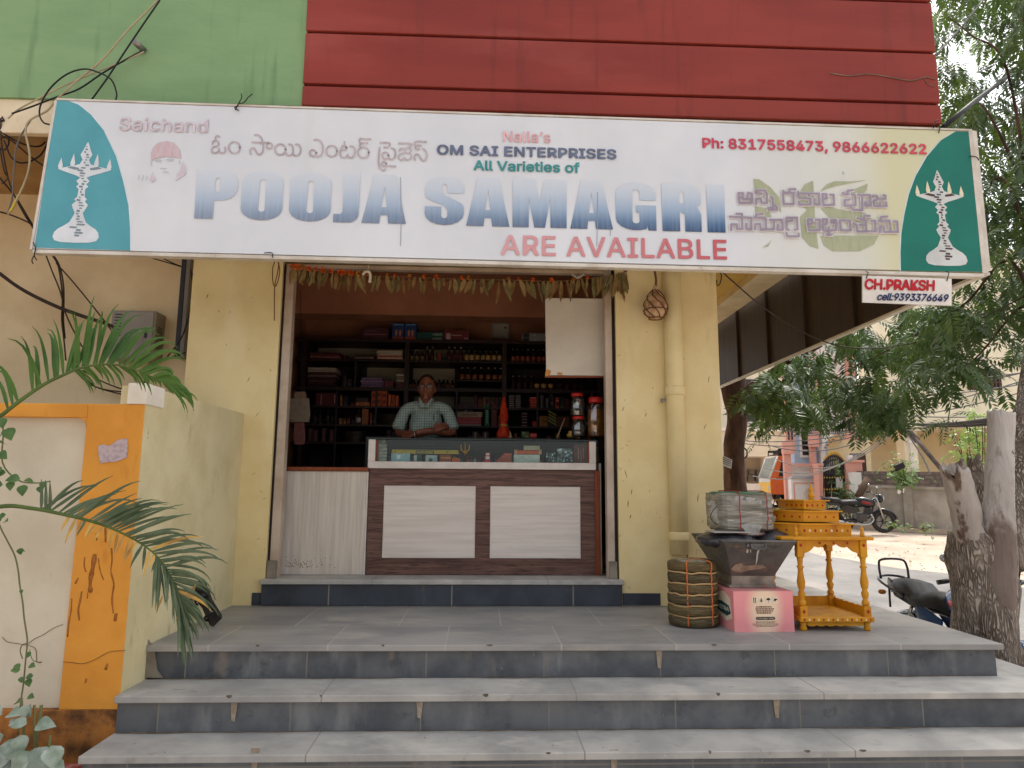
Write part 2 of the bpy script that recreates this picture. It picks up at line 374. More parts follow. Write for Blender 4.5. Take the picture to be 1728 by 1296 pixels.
# rain pipe on the right pillar
pipe = MB(); px0 = .5*(ax(1125, 700, 5.03)+ax(1155, 700, 5.03)); pr = .5*(ax(1155, 700, 5.03)-ax(1125, 700, 5.03))
pipe.cyl((px0, 5.03, .36), (px0, 5.03, 3.17), pr, n=20)
zc = az(1140, 668, 5.03); pipe.lathe([(pr+.002, 0), (pr+.007, .012), (pr+.007, .06), (pr+.002, .07)], (px0, 5.03, zc), 20)
zc = az(1140, 912, 5.03); pipe.lathe([(pr+.002, 0), (pr+.006, .01), (pr+.006, .05), (pr+.002, .06)], (px0, 5.03, zc), 20)
po = pipe.build('drain_pipe', m_yellow, shop)
b = MB(); rs_ = random.Random(41)
for x, y, a, w in [(1052, 690, 1.2, 9), (1046, 722, .3, 6), (1062, 745, .1, 8), (1058, 752, -.4, 7), (1050, 757, .4, 8), (1044, 790, -.7, 6), (1048, 792, .9, 8), (1056, 800, -1.3, 14), (1052, 812, .2, 6), (1066, 830, 1.4, 9), (1060, 850, 1.5, 12), (1064, 872, 1.3, 8), (1046, 905, .9, 6), (1090, 700, 1.2, 7), (1190, 720, 1.1, 10), (1196, 640, 1.4, 12), (1045, 600, .2, 9), (1092, 560, .8, 5), (434, 700, 1.0, 10), (428, 800, .6, 7), (440, 830, -.6, 9), (446, 842, .1, 6), (420, 640, 1.2, 8), (436, 910, .4, 6), (350, 500, 1.3, 9), (420, 590, .7, 5), (1178, 840, 1.4, 14), (1186, 880, 1.0, 7)]:
    p = at(x, y, 5.0795); d_ = Vector((math.cos(a), 0, math.sin(a)))*w*.0042*.5; b.tube([p-d_, p+Vector((0, 0, .004)), p+d_], [.0012, rs_.uniform(.0022, .004), .001], 5, flat=.4)
b.build('scuff_mark', M('brown_scuff', L(110, 86, 56), .9), shop)
b = MB(); b.tube([(px0+pr+.004, 5.076, z) for z in np.linspace(.3, 3.1, 30)], [.0045*rs_.uniform(.5, 1.4) for _ in range(30)], 5); b.build('rust_seam', M('rust_brown', L(120, 82, 40), .9, L(84, 56, 30), 30.0), shop)
bc = at(1118, 676, 5.03); MB().ball(bc, .018, 8, 5).tube([bc, bc+Vector((.02, 0, .01)), bc+Vector((.05, .02, .012))], .006, 5).build('pipe_clip', m_cement, po)
# ------------------------------------------------------------------ entrance steps
st = thing('entrance_steps', 'wide grey slate entrance steps with dark tiled risers leading up to the shop', 'steps', (0, 3.86, 0))
b = MB(); b.box(-1.716, 2.83, 3.83, 5.078, -.032, 0, .004, 2); b.box(BX+.002, 2.83, 5.078, 8.8, -.032, -.0002, .004); b.build('landing', m_landing, st)
b = MB(); b.box(-1.712, 2.80, 3.862, 5.07, -1.3, -.033); b.box(BX+.004, 2.799, 5.07, 8.79, -1.3, -.034); b.build('riser', m_riser, st)
ys = [3.86, 3.58, 3.31, 3.04, 2.77]
for k in range(1, 5):
    z = -.17*k; xr = 2.83+.26*k-.03
    b = MB(); b.box(-1.716, xr+.03, ys[k]-.03, ys[k-1]-.002, z-.032, z, .004, 2)
    b.box(2.802+.26*(k-1), xr+.03, ys[k-1]-.002, 8.8, z-.032, z-.0003, .004)
    b.build('tread', m_tread, st)
    b = MB(); b.box(-1.712, xr, ys[k], ys[k-1]-.003, -1.3, z-.033); b.box(2.803+.26*(k-1), xr-.001, ys[k-1]-.003, 8.79, -1.3, z-.034); b.build('riser', m_riser, st)
b = MB()   # grout drips and mortar at the left end of the landing
P = [at(x, y, 3.855) for x, y in ((241, 1142), (243, 1100), (246, 1072), (255, 1084), (262, 1092), (264, 1110), (266, 1130), (275, 1143))]
b.prism(P, (0, -.012, 0)); b.build('mortar_patch', m_cement, st)
for x, y in ((395, 1195), (1310, 1190), (1112, 1108), (708, 1190), (1036, 1285), (430, 1283)):
    yy = 3.856 if y < 1140 else (3.576 if y < 1230 else 3.306)
    p = at(x, y, yy); b = MB(); b.prism([p+Vector((-.018, 0, .05)), p+Vector((.02, 0, .05)), p+Vector((.008, 0, -.06)), p+Vector((-.008, 0, -.055))], (0, -.004, 0)); b.build('grout_run', M('pale_grout', L(166, 152, 134), .9, L(140, 124, 104), 20.0), st)
rs2 = random.Random(19)
for k in range(3):   # dirt swept into the inner corners of the treads
    yb = ys[k]-.001; z = -.17*(k+1)+.0012; xr = 2.75+.26*k; b = MB(); xs = np.linspace(-1.70, xr, 90); w = [max(.002, .012+.022*noise.noise(Vector((x*2.3, k*7., 0)))+.010*noise.noise(Vector((x*9., k*3., 5)))) for x in xs]
    for i in range(len(xs)-1): b.poly([(xs[i], yb-w[i], z), (xs[i+1], yb-w[i+1], z), (xs[i+1], yb, z), (xs[i], yb, z)])
    b.build('dirt_line', M('packed_brown_dirt', L(128, 112, 94), .95, L(100, 86, 70), 20.0, amt=1, bump=.4), st)
b = MB(); xs = np.linspace(-1.5, 1.72, 100); w = [max(.002, .014+.03*noise.noise(Vector((x*1.9, 3., 2)))+.012*noise.noise(Vector((x*8., 1., 5)))) for x in xs]
for i in range(99): b.poly([(xs[i], 5.049-w[i], .0012), (xs[i+1], 5.049-w[i+1], .0012), (xs[i+1], 5.049, .0012), (xs[i], 5.049, .0012)])
b.build('dirt_line', MATS['packed_brown_dirt'], st)
m_chip = M('chipped_stone', L(116, 106, 94), .95, L(92, 84, 74), 30.0, amt=1, bump=.6)
for k in range(4):   # chipped nosings
    zf = -.17*k; yf = ys[k]-.0305
    for _ in range(4):
        x = rs2.uniform(-1.6, 2.6); w_ = rs2.uniform(.006, .02); h = rs2.uniform(.005, .013); b = MB()
        b.prism([(x-w_, yf, zf+.0005), (x+w_*rs2.uniform(.6, 1), yf, zf+.0005), (x+w_*.6, yf, zf-h*.6), (x+w_*.1, yf, zf-h), (x-w_*.5, yf, zf-h*.7)], (0, -.0012, 0)); b.prism([(x-w_, yf, zf+.0004), (x+w_*.8, yf, zf+.0004), (x+w_*.5, yf+h*.8, zf+.0004), (x-w_*.4, yf+h, zf+.0004)], (0, 0, .001)); b.build('nosing_chip', m_chip, st)
b = MB()   # bits of dry leaf and grit on the steps
for _ in range(50):
    k = rs2.choice((0, 0, 1, 2, 3)); y = rs2.uniform(ys[k]-.02, (5.0 if k == 0 else ys[k-1]-.02)); x = rs2.uniform(-1.65, 2.6); a = rs2.uniform(0, PI); l_ = rs2.uniform(.003, .009); z = -.17*k+.0015
    b.poly([(x+l_*math.cos(a), y+l_*math.sin(a), z), (x-l_*.4*math.sin(a), y+l_*.4*math.cos(a), z+.001), (x-l_*math.cos(a), y-l_*math.sin(a), z), (x+l_*.4*math.sin(a), y-l_*.4*math.cos(a), z)])
o = b.build('grit', M('dry_grit', L(120, 96, 68), .9, L(84, 68, 50), 8.0, amt=1)); o['kind'] = 'stuff'; o['label'] = 'bits of dry leaf and grit lying on the steps'; o['category'] = 'litter'
# broken kerb stones at the left foot of the steps
kb = MB(); kb.box(-2.5, -1.73, 3.24, 3.40, -1.3, -.405, .012); single(kb.build('kerb_stone', M('red_kerb_paint', L(150, 70, 62), .85, L(128, 58, 54), 8.0, bump=.4, layers=[(L(170, 150, 134), 9, .5, .66, (1, 1, 1), .7)])), 'worn red painted kerb stone beside the foot of the steps', 'kerb')
# ------------------------------------------------------------------ boundary wall on the left
bw = thing('boundary_wall', 'low boundary wall with orange border round a cream panel, beside the steps', 'wall', (-1.8, 3.7, -.9))
PXR, PZT, PZB = -1.995, 1.15, -.244
xo = -1.698
b = MB(); b.box(PXR, xo-.018, 3.60, 3.74, PZB, 1.22, .003); b.box(-7, PXR, 3.60, 3.74, PZT, 1.2195, .003)
r_ = .05
b.prism([(PXR+.001, 3.6005, PZT), (PXR-r_, 3.6005, PZT)]+[(PXR-r_+r_*math.sin(a), 3.6005, PZT-r_+r_*math.cos(a)) for a in np.linspace(0, PI/2, 6)], (0, .06, 0))
b.build('orange_border', m_orange, bw)
MB().box(-7, xo-.0185, 3.598, 3.74, -1.3, PZB, .003).build('damp_base', m_orange_low, bw)
MB().box(-7, PXR, 3.635, 3.735, PZB, PZT).build('cream_panel', m_panelcream, bw)
b = MB(); b.prism([(-1.84, 3.606, -1.3), (-1.84, 5.078, -1.3), (-1.84, 5.078, 1.33), (-1.84, 3.606, 1.315)], (.126, 0, 0)); b.build('side_wall', m_sidecream, bw)
xb = ax(216, 660, 3.6); MB().box(xb, -1.708, 3.594, 3.8, 1.2205, az(236, 645, 3.59)-.004, .005, 2).build('corner_block', m_white, bw)
b = MB()   # termite mud trails
m_mud = M('dark_mud_trail', L(166, 106, 50), .95, L(138, 82, 38), 40.0, bump=.5)
for pts, r in [([(160, 935), (157, 955), (153, 975), (152, 990), (153, 1000)], .011), ([(188, 925), (189, 945), (187, 965), (192, 985), (189, 1010), (191, 1035)], .004), ([(143, 940), (142, 955), (145, 965)], .004), ([(138, 998), (135, 1015), (132, 1030), (134, 1047)], .005), ([(121, 1010), (120, 1030), (116, 1050), (114, 1075)], .004), ([(166, 942), (168, 958), (172, 972), (175, 978)], .003), ([(178, 890), (178, 915)], .005), ([(162, 900), (163, 912)], .004), ([(196, 1035), (194, 1048)], .008), ([(148, 1000), (147, 1010)], .003), ([(181, 1120), (178, 1130)], .006), ([(132, 975), (127, 985)], .004), ([(146, 1145), (144, 1152)], .005)]:
    q = [at(x, y, 3.599) for x, y in pts]; b.tube(smooth(q, 3) if len(q) > 2 else q, [r*random.uniform(.6, 1.15) for _ in range(len(smooth(q, 3)) if len(q) > 2 else 2)], 6, flat=.4)
b.build('mud_trail', m_mud, bw)
b = MB()
for pts in ([(106, 1117), (122, 1118), (140, 1120), (160, 1113), (178, 1103), (190, 1099), (212, 1098)], [(4, 1075), (12, 1083), (30, 1086), (44, 1088), (58, 1078), (72, 1072)], [(44, 1088), (60, 1095), (62, 1116), (70, 1118)], [(72, 1072), (90, 1060), (106, 1054)]):
    yw = 3.598 if pts[0][0] > 100 else 3.633
    b.tube(smooth([at(x, y, yw) for x, y in pts], 3), .0022, 4, flat=.5)
b.build('hairline_crack', M('crack_brown', L(104, 76, 50), .95), bw)
P = [(166, 752), (176, 750), (184, 753), (192, 748), (200, 742), (215, 740), (216, 755), (214, 772), (204, 776), (196, 779), (180, 780), (170, 782), (167, 770)]
single(MB().prism([at(x, y, 3.598) for x, y in P], (0, -.003, 0)).build('torn_poster', M('torn_paper_backing', L(196, 178, 180), .9, L(170, 152, 156), 50.0, amt=1, bump=.4)), 'torn pinkish paper remnant stuck on the orange wall border', 'poster')
# ------------------------------------------------------------------ the big signboard
YS = 4.30
sg = thing('shop_signboard', 'long white printed shop signboard with teal corners and lamp pictures, hung above the shop front', 'signboard', (.25, YS+.03, 2.25))
def sp(x, y, d=.0): p = at(x, y, YS); return Vector((p.x, YS-d, p.z))
m_flex = M('white_flex_banner', L(226, 229, 234), .42, L(218, 222, 229), 1.5, spec=.3, bump=.05, bsc=4, stretch=(1, 1, 1), layers=[(L(206, 208, 204), 3, .55, .8, (1.5, 1, .3), .35), (L(232, 236, 242), 2, .5, .7, (1, 1, .3), .4), (L(150, 140, 120), 60, .76, .79, (1, 1, .4), .4)])
# the right third of the print has a pale olive ground
n, bsd, src, crp, _ = zgrad(m_flex, 1.6, 3.0, [(0, (0, 0, 0, 1)), (.18, (.2, .2, .2, 1)), (.62, (.45, .45, .45, 1)), (.78, (1, 1, 1, 1))], 'X')
mx = n.nodes.new('ShaderNodeMix'); mx.data_type = 'RGBA'; n.links.new(crp.outputs[0], mx.inputs[0]); n.links.new(src, mx.inputs[6]); mx.inputs[7].default_value = L(214, 212, 176); n.links.new(mx.outputs[2], bsd.inputs['Base Color'])
face = [(97, 170), (1634, 222), (1657, 459), (56, 419)]
MB().prism([sp(*p) for p in face], (0, .03, 0)).build('banner_face', m_flex, sg)
m_signframe = M('white_sign_frame', L(222, 216, 206), .5, L(200, 190, 176), 6.0, layers=[(L(130, 104, 76), 14, .64, .76, (1, 1, 1), .5)])
def bar(p, q, w, d0, d1, mb):
    a, b_ = sp(*p), sp(*q); t = (b_-a).normalized(); nn = Vector((-t.z, 0, t.x))*w
    mb.prism([Vector((v.x, YS-d0, v.z)) for v in (a-t*.0, b_, b_+nn, a+nn)], (0, d0+d1, 0))
b = MB()
bar((56, 421), (1660, 462), -.022, .004, .05, b); bar((1634, 221), (1658, 461), .028, .003, .05, b); bar((97, 170), (55, 421), -.016, .005, .05, b); bar((96, 169), (1640, 221), .012, .004, .05, b)
b.build('sign_frame', m_signframe, sg)
mt1 = M('faded_teal_print', L(92, 168, 180), .42, L(84, 158, 172), 3.0, layers=[(L(150, 204, 212), 40, .70, .76, (1, 1, .4), .5), (L(126, 190, 198), 3, .6, .8, (1, 1, .3), .4)])
mt2 = M('deep_teal_print', L(22, 122, 106), .42, L(20, 112, 98), 3.0, layers=[(L(70, 160, 146), 30, .72, .77, (1, 1, .4), .4)])
def sheet(pts, name, mat, d, parent=sg, label=None):
    q = [sp(x, y, d) for x, y in pts]
    return MB().prism(q, (0, .0012, 0)).build(name, mat, parent, label)
lp = [(96, 170), (116.7, 171), (133, 177), (154, 194), (175, 220), (196, 264), (208, 306), (217, 347.5), (219.5, 385), (220, 423), (58.5, 418)]
sheet([(x+(2.2 if 100 < x else 0), y) for x, y in lp], 'panel_border', M('pale_print_edge', L(232, 240, 244), .42), .0015)
sheet(lp, 'teal_panel', mt1, .003, label='faded light teal printed corner panel')
rp = [(1612.5, 222), (1633.8, 222.6), (1657, 459), (1520, 457), (1519.5, 425), (1521, 393.5), (1525.8, 362.7), (1533.5, 328), (1545, 297), (1564, 264), (1587.5, 237)]
sheet([(x-(2 if x < 1630 else 0), y) for x, y in rp], 'panel_border', M('pale_print_edge', L(232, 240, 244), .42), .0015)
sheet(rp, 'teal_panel', mt2, .003, label='deep green teal printed corner panel')
# lamp pictures
LAMP = [(0, .0), (.13, .004), (.19, .02), (.21, .055), (.2, .1), (.17, .135), (.12, .165), (.075, .2), (.052, .25), (.036, .29), (.06, .335), (.074, .37), (.04, .405), (.058, .425), (.034, .45), (.03, .525), (.056, .55), (.034, .575), (.062, .605), (.028, .64), (.075, .662), (.16, .69), (.23, .715), (.25, .73), (.19, .738), (.11, .755), (.05, .775), (.03, .82), (.055, .87), (.032, .92), (.012, .975), (0, 1)]
def lamp(base, top, name, m_l, m_s, flame):
    A, B = sp(*base), sp(*top); h = B.z-A.z; ax_ = lambda t: A.x+(B.x-A.x)*t
    b = MB()
    L_ = [Vector((ax_(t)-w*h, YS-.005, A.z+t*h)) for w, t in LAMP]; R_ = [Vector((ax_(t)+w*h, YS-.005, A.z+t*h)) for w, t in LAMP]
    for i in range(len(LAMP)-1):
        q = [L_[i], R_[i], R_[i+1], L_[i+1]]
        if LAMP[i][0] == 0: q = [L_[0], R_[1], L_[1]]
        if LAMP[i+1][0] == 0: q = [L_[i], R_[i], L_[i+1]]
        b.prism(q, (0, .001, 0))
    o = b.build(name, m_l, sg)
    b = MB()
    for s_ in (-.225, -.115, .105, .225):
        z0 = .745 if abs(s_) < .2 else .725
        k2 = 1.0 if abs(s_) < .2 else .8; q = [(s_-.014, z0), (s_-.023, z0+.035*k2), (s_-.012, z0+.09*k2), (s_, z0+.135*k2), (s_+.01, z0+.09*k2), (s_+.021, z0+.035*k2), (s_+.014, z0)]
        b.prism([Vector((ax_(t)+w*h, YS-.0056, A.z+t*h)) for w, t in q], (0, .001, 0))
    b.build('flame', flame, o)
    rnd = random.Random(5); b = MB()
    spots = [(rnd.uniform(-.6, .6), t, rnd.uniform(.006, .012)) for t in np.linspace(.07, .95, 34)]
    for u, t, hh in spots:
        w = np.interp(t, [p[1] for p in LAMP], [p[0] for p in LAMP]); w = min(w, .1)
        cx, ww = u*w*.6, max(.006, w*rnd.uniform(.2, .42))
        q = [(cx-ww, t-hh*.6), (cx+ww*.8, t-hh), (cx+ww, t+hh*.5), (cx-ww*.7, t+hh)]
        b.prism([Vector((ax_(s)+v*h, YS-.0066, A.z+s*h)) for v, s in q], (0, .001, 0))
    for s_ in (-1, 1):
        q = [(s_*.05, .735), (s_*.12, .75), (s_*.16, .735), (s_*.1, .72), (s_*.055, .715)]
        b.prism([Vector((ax_(s)+v*h, YS-.0066, A.z+s*h)) for v, s in q], (0, .001, 0))
    b.build('lamp_mark', m_s, o)
lamp((127, 410), (149.5, 240), 'lamp_picture', M('pale_lamp_print', L(228, 234, 240), .42), M('faded_grey_print', L(132, 150, 160), .5), M('pale_lamp_print', L(228, 234, 240), .42))
lamp((1598, 449), (1580.5, 287), 'lamp_picture', M('silver_lamp_print', L(214, 218, 216), .42), M('dark_maroon_print', L(86, 62, 66), .5), M('cream_flame_print', L(232, 226, 196), .42))
# lettering
m_t = lambda nm, c: M(nm, c, .42, tuple(min(1, v*1.35) for v in c[:3]), 30.0, stretch=(1, 1, .12))
def line(body, x0, x1, y0, y1, name, mat, bold=.01, spacing=1.0, fit=None, d=.004):
    cx = .5*(x0+x1); yc = .5*(y0+y1)
    place_text(body, name, mat, sg, sp(x0, yc).x, sp(x1, yc).x, sp(cx, y1).z, sp(cx, y0).z, YS-d, bold, 0, spacing, fit)
line('Saichand', 202, 352, 200, 223, 'faded_lettering', m_t('faded_pink_letters', L(200, 186, 194)), .012, 1.02)
line("Nalla\u2019s", 849, 929, 222.5, 241, 'pink_lettering', m_t('pink_letters', L(216, 168, 172)), .012)
line('OM SAI ENTERPRISES', 737, 1040, 248.3, 266, 'slate_lettering', m_t('slate_letters', L(100, 110, 134)), .03, 1.03)
line('All Varieties of', 799, 978, 272.5, 290.5, 'teal_lettering', m_t('teal_letters', L(60, 140, 140)), .022)
line('Ph: 8317558473, 9866622622', 1185, 1562.5, 238, 259.5, 'phone_lettering', m_t('crimson_letters', L(190, 72, 90)), .026)
m_av = m_t('salmon_red_letters', L(208, 120, 126))
n, bsd, src, crp, _ = zgrad(m_av, sp(845, 420).x, sp(1226, 420).x, [(0, L(222, 168, 172)), (1, L(200, 96, 104))], 'X'); n.links.new(crp.outputs[0], bsd.inputs['Base Color'])
line('ARE AVAILABLE', 845, 1226, 401, 434.5, 'red_lettering', m_av, .014, 1.04)
# the big gradient heading, drawn as heavy block letters (u 0..1 across a letter, v 0..1 upward)
def ell(cx, cy, rx, ry, a0, a1, n=10): return [(cx+rx*math.cos(math.radians(a0+(a1-a0)*i/n)), cy+ry*math.sin(math.radians(a0+(a1-a0)*i/n))) for i in range(n+1)]
def squ(x0, x1, y0, y1, r, n=5):
    o = []
    for cx, cy, a in ((x1-r[0], y1-r[1], 0), (x0+r[0], y1-r[1], 90), (x0+r[0], y0+r[1], 180), (x1-r[0], y0+r[1], 270)): o += ell(cx, cy, r[0], r[1], a, a+90, n)
    return o
GL = {
 'P': [squ(0, 1, .38, 1, (.38, .26))[:6]+[(0, 1), (0, 0), (.45, 0), (.45, .38)]+squ(0, 1, .38, 1, (.38, .26))[18:], squ(.45, .58, .55, .84, (.06, .08))],
 'O': [squ(0, 1, 0, 1, (.48, .24)), squ(.42, .58, .17, .83, (.08, .05))],
 'J': [[(.36, 1), (1, 1), (1, .2)]+ell(.62, .2, .38, .2, 0, -90, 6)+[(0, 0), (0, .17), (.28, .17), (.36, .22)]],
 'A': [[(.26, 1), (.74, 1), (1, 0), (.6, 0), (.58, .17), (.42, .17), (.4, 0), (0, 0)], [(.44, .33), (.56, .33), (.5, .76)]],
 'S': [ell(.5, .76, .5, .24, 0, 180, 8)+[(0, .66)]+ell(.36, .62, .36, .14, 180, 235, 3)+[(.5, .4), (.58, .3), (.58, .2)]+ell(.5, .19, .08, .05, 0, -180, 4)+[(.42, .38), (0, .38), (0, .22)]+ell(.5, .24, .5, .24, 180, 360, 8)+[(1, .34)]+ell(.64, .36, .36, .16, 0, 60, 3)+[(.5, .62), (.43, .7), (.43, .8)]+ell(.5, .81, .07, .04, 180, 0, 4)+[(.57, .66), (1, .66)]],
 'M': [[(0, 0), (0, 1), (.42, 1), (.5, .52), (.58, 1), (1, 1), (1, 0), (.7, 0), (.7, .62), (.6, 0), (.4, 0), (.3, .62), (.3, 0)]],
 'G': [ell(.5, .76, .5, .24, 0, 180, 8)+ell(.5, .24, .5, .24, 180, 300, 6)+[(.78, .1), (.8, 0), (1, 0), (1, .52), (.5, .52), (.5, .37), (.59, .37), (.59, .2)]+ell(.5, .19, .09, .05, 0, -180, 4)+[(.41, .8)]+ell(.5, .81, .09, .04, 180, 0, 4)+[(.59, .63), (1, .63)]],
 'R': [[(0, 0), (0, 1)]+ell(.62, .76, .38, .24, 90, 0, 6)+[(1, .66)]+ell(.7, .62, .3, .14, 0, -50, 3)+[(.94, .46), (1, .36), (1, 0), (.58, 0), (.58, .36), (.45, .42), (.45, 0)], squ(.45, .57, .58, .84, (.05, .07))],
 'I': [[(0, 0), (0, 1), (1, 1), (1, 0)]],
}
word = [('P', 330, 400), ('O', 407, 477), ('O', 488.5, 558.5), ('J', 563.5, 606), ('A', 611, 686), ('S', 717, 783), ('A', 787, 860), ('M', 865, 956), ('A', 962, 1034), ('G', 1039, 1107), ('R', 1117, 1183), ('I', 1193, 1223)]
m_big = M('blue_fading_heading_print', L(90, 120, 160), .42)
zlo, zhi = sp(776, 382).z, sp(776, 298).z
n, bsd, src, crp, spx = zgrad(m_big, zlo, zhi, [(0, L(38, 72, 116)), (.16, L(78, 114, 154)), (.4, L(150, 175, 203)), (.72, L(196, 208, 222)), (1, L(215, 222, 231))])
mr = n.nodes.new('ShaderNodeMapRange'); mr.inputs['From Min'].default_value = sp(330, 330).x; mr.inputs['From Max'].default_value = sp(1223, 350).x; mr.inputs['To Min'].default_value = .34; mr.inputs['To Max'].default_value = 0
n.links.new(spx.outputs['X'], mr.inputs['Value'])
nz_ = n.nodes.new('ShaderNodeTexNoise'); nz_.inputs['Scale'].default_value = 60; mp = n.nodes.new('ShaderNodeMapping'); mp.inputs['Scale'].default_value = (1, 1, .06); tcc = n.nodes.new('ShaderNodeTexCoord')
n.links.new(tcc.outputs['Object'], mp.inputs['Vector']); n.links.new(mp.outputs[0], nz_.inputs['Vector'])
ma = n.nodes.new('ShaderNodeMath'); ma.operation = 'MULTIPLY_ADD'; n.links.new(nz_.outputs[0], ma.inputs[0]); ma.inputs[1].default_value = .3; n.links.new(mr.outputs[0], ma.inputs[2])
ms = n.nodes.new('ShaderNodeMath'); ms.operation = 'SUBTRACT'; ms.use_clamp = True; n.links.new(ma.outputs[0], ms.inputs[0]); ms.inputs[1].default_value = .1
mx = n.nodes.new('ShaderNodeMix'); mx.data_type = 'RGBA'; n.links.new(ms.outputs[0], mx.inputs[0]); n.links.new(crp.outputs[0], mx.inputs[6]); mx.inputs[7].default_value = L(214, 222, 232); n.links.new(mx.outputs[2], bsd.inputs['Base Color'])
def fill2d(loops, name, mat, parent, mapf):
    """polygon with holes -> filled flat mesh (2D curve fill)"""
    cu = bpy.data.curves.new('f', 'CURVE'); cu.dimensions = '2D'; cu.fill_mode = 'FRONT'
    for lp_ in loops:
        s_ = cu.splines.new('POLY'); s_.points.add(len(lp_)-1); s_.use_cyclic_u = True
        for p, (x, y) in zip(s_.points, lp_): p.co = (x, y, 0, 1)
    o = bpy.data.objects.new('f', cu); C.objects.link(o); me = evaluated(o); bpy.data.objects.remove(o); bpy.data.curves.remove(cu)
    for v in me.vertices: v.co = mapf(v.co.x, v.co.y)
    return link(name, me, mat, parent)
loops = []
for ch, x0, x1 in word:
    k = (x0-330)/(1223-330); zt, z0 = sp(x0, 286+k*27).z, sp(x0, 369+k*24).z
    X0, X1 = sp(x0, 340+k*20).x, sp(x1, 340+k*20).x
    for g_ in GL[ch]: loops.append([(X0+u*(X1-X0), z0+v*(zt-z0)) for u, v in g_])
fill2d(loops, 'heading_lettering', m_big, sg, lambda x, y: Vector((x, YS-.004, y)))
# pale halo round the heading would be print too; Telugu lettering as brush strokes
def circ(cx, cy, r, ry=None, n=18): return [(cx+r*math.cos(2*PI*i/n), cy+(ry or r)*math.sin(2*PI*i/n)) for i in range(n+1)]
def strokes(lst, org, k, width, d, mb, smooth_=True):
    for s_ in lst:
        d += .00004
        q = [(org[0]+x*k, org[1]+y*k) for x, y in s_]
        if smooth_ and len(q) > 2 and len(q) < 16: q = [(v.x, v.y) for v in smooth([(x, y, 0) for x, y in q], 4)]
        P3 = [sp(x, y, d) for x, y in q]; hw = width*YS/FPX/2
        if not smooth_:
            for a_, c_ in zip(P3, P3[1:]):
                t = (c_-a_).normalized(); nn = Vector((-t.z, 0, t.x))*hw; e = t*hw*.96; d += .00002; sh_ = Vector((0, -.00002*len(mb.bm.faces), 0))
                mb.poly([v+sh_ for v in (a_-e+nn, c_+e+nn, c_+e-nn, a_-e-nn)])
            continue
        n_ = len(P3); lft, rgt = [], []
        for i in range(n_):
            t = (P3[min(i+1, n_-1)]-P3[max(i-1, 0)])
            if i in (0, n_-1) and not smooth_: pass
            t.normalize(); nn = Vector((-t.z, 0, t.x))
            if not smooth_ and 0 < i < n_-1:
                a = (P3[i]-P3[i-1]).normalized(); c_ = (P3[i+1]-P3[i]).normalized(); m_ = (a+c_)
                m_ = m_.normalized() if m_.length > 1e-6 else a
                nn = Vector((-m_.z, 0, m_.x)); cs = max(.5, nn.dot(Vector((-a.z, 0, a.x)))); nn = nn/cs
            e = Vector((0, 0, 0))
            if i == 0: e = -t*hw*.7
            if i == n_-1: e = t*hw*.7
            lft.append(P3[i]+nn*hw+e); rgt.append(P3[i]-nn*hw+e)
        vl = [mb.bm.verts.new(v) for v in lft]; vr = [mb.bm.verts.new(v) for v in rgt]
        for i in range(n_-1): mb._f([vl[i], vl[i+1], vr[i+1], vr[i]])
T1 = [[(185, 150), (165, 130), (135, 140), (125, 170), (125, 205)], [(80, 262), (85, 225), (110, 207), (145, 210), (168, 235), (170, 275), (140, 295), (100, 300), (72, 330), (70, 375), (100, 395), (145, 390), (178, 360), (180, 330)], [(180, 360), (205, 392), (245, 395), (275, 370), (272, 310)], circ(415, 313, 88),
 [(730, 120), (775, 122), (815, 150), (840, 190), (858, 260), (858, 340), (840, 395), (800, 420), (765, 400), (740, 350), (715, 320), (685, 320), (660, 350), (660, 390), (672, 415)], [(690, 232), (780, 236), (870, 238), (940, 240), (985, 255), (995, 290), (980, 320), (945, 330), (915, 310), (910, 275), (935, 248)],
 circ(1120, 342, 83), [(1200, 385), (1230, 430), (1275, 432), (1310, 400), (1315, 330), (1290, 270), (1250, 262)], [(1315, 400), (1340, 435), (1390, 432), (1425, 390), (1432, 330), (1415, 280), (1380, 262), (1355, 270)]]
T2 = [circ(68, 318, 45), [(110, 350), (140, 368), (180, 350), (205, 290), (200, 210), (170, 150), (120, 130), (85, 140)], circ(328, 292, 76), [(505, 160), (505, 205)], circ(500, 245, 32), [(470, 245), (448, 300), (452, 350), (490, 380), (530, 370), (550, 340)], [(550, 345), (570, 378), (610, 380), (645, 340), (650, 270), (625, 230), (585, 225)],
 circ(768, 312, 76), [(725, 250), (720, 225), (735, 185), (825, 182)], [(722, 190), (712, 150), (725, 122), (790, 125), (870, 128)],
 [(1000, 175), (1120, 178), (1135, 205), (1110, 235), (1055, 240)], [(1160, 250), (1195, 265), (1212, 310), (1205, 370), (1170, 405), (1130, 400), (1105, 375)], circ(1072, 355, 45), [(995, 240), (985, 330), (980, 420), (985, 490), (1010, 540), (1050, 560), (1075, 545)], circ(1053, 470, 32), [(1070, 500), (1110, 500), (1215, 505)],
 [(1260, 185), (1340, 185), (1420, 190), (1430, 215), (1410, 235)], [(1265, 290), (1290, 255), (1330, 265), (1345, 300), (1310, 325), (1270, 345), (1255, 380), (1275, 410), (1310, 410), (1335, 380)], [(1335, 385), (1360, 410), (1400, 410), (1430, 380), (1432, 345)], [(1355, 250), (1400, 250), (1425, 265), (1425, 300), (1400, 320), (1360, 318)],
 [(1640, 165), (1570, 160), (1500, 160), (1480, 180), (1485, 210), (1570, 215)], [(1490, 210), (1490, 250), (1510, 268), (1545, 265)], [(1590, 262), (1620, 275), (1645, 320), (1645, 380), (1610, 425), (1575, 410), (1545, 360), (1515, 335), (1485, 350), (1475, 390), (1490, 420)]]
b = MB(); strokes(T1, (350, 215), 190/1728, 3.0, .0042, b); strokes(T2, (520, 220), 210/1728, 3.0, .0052, b)
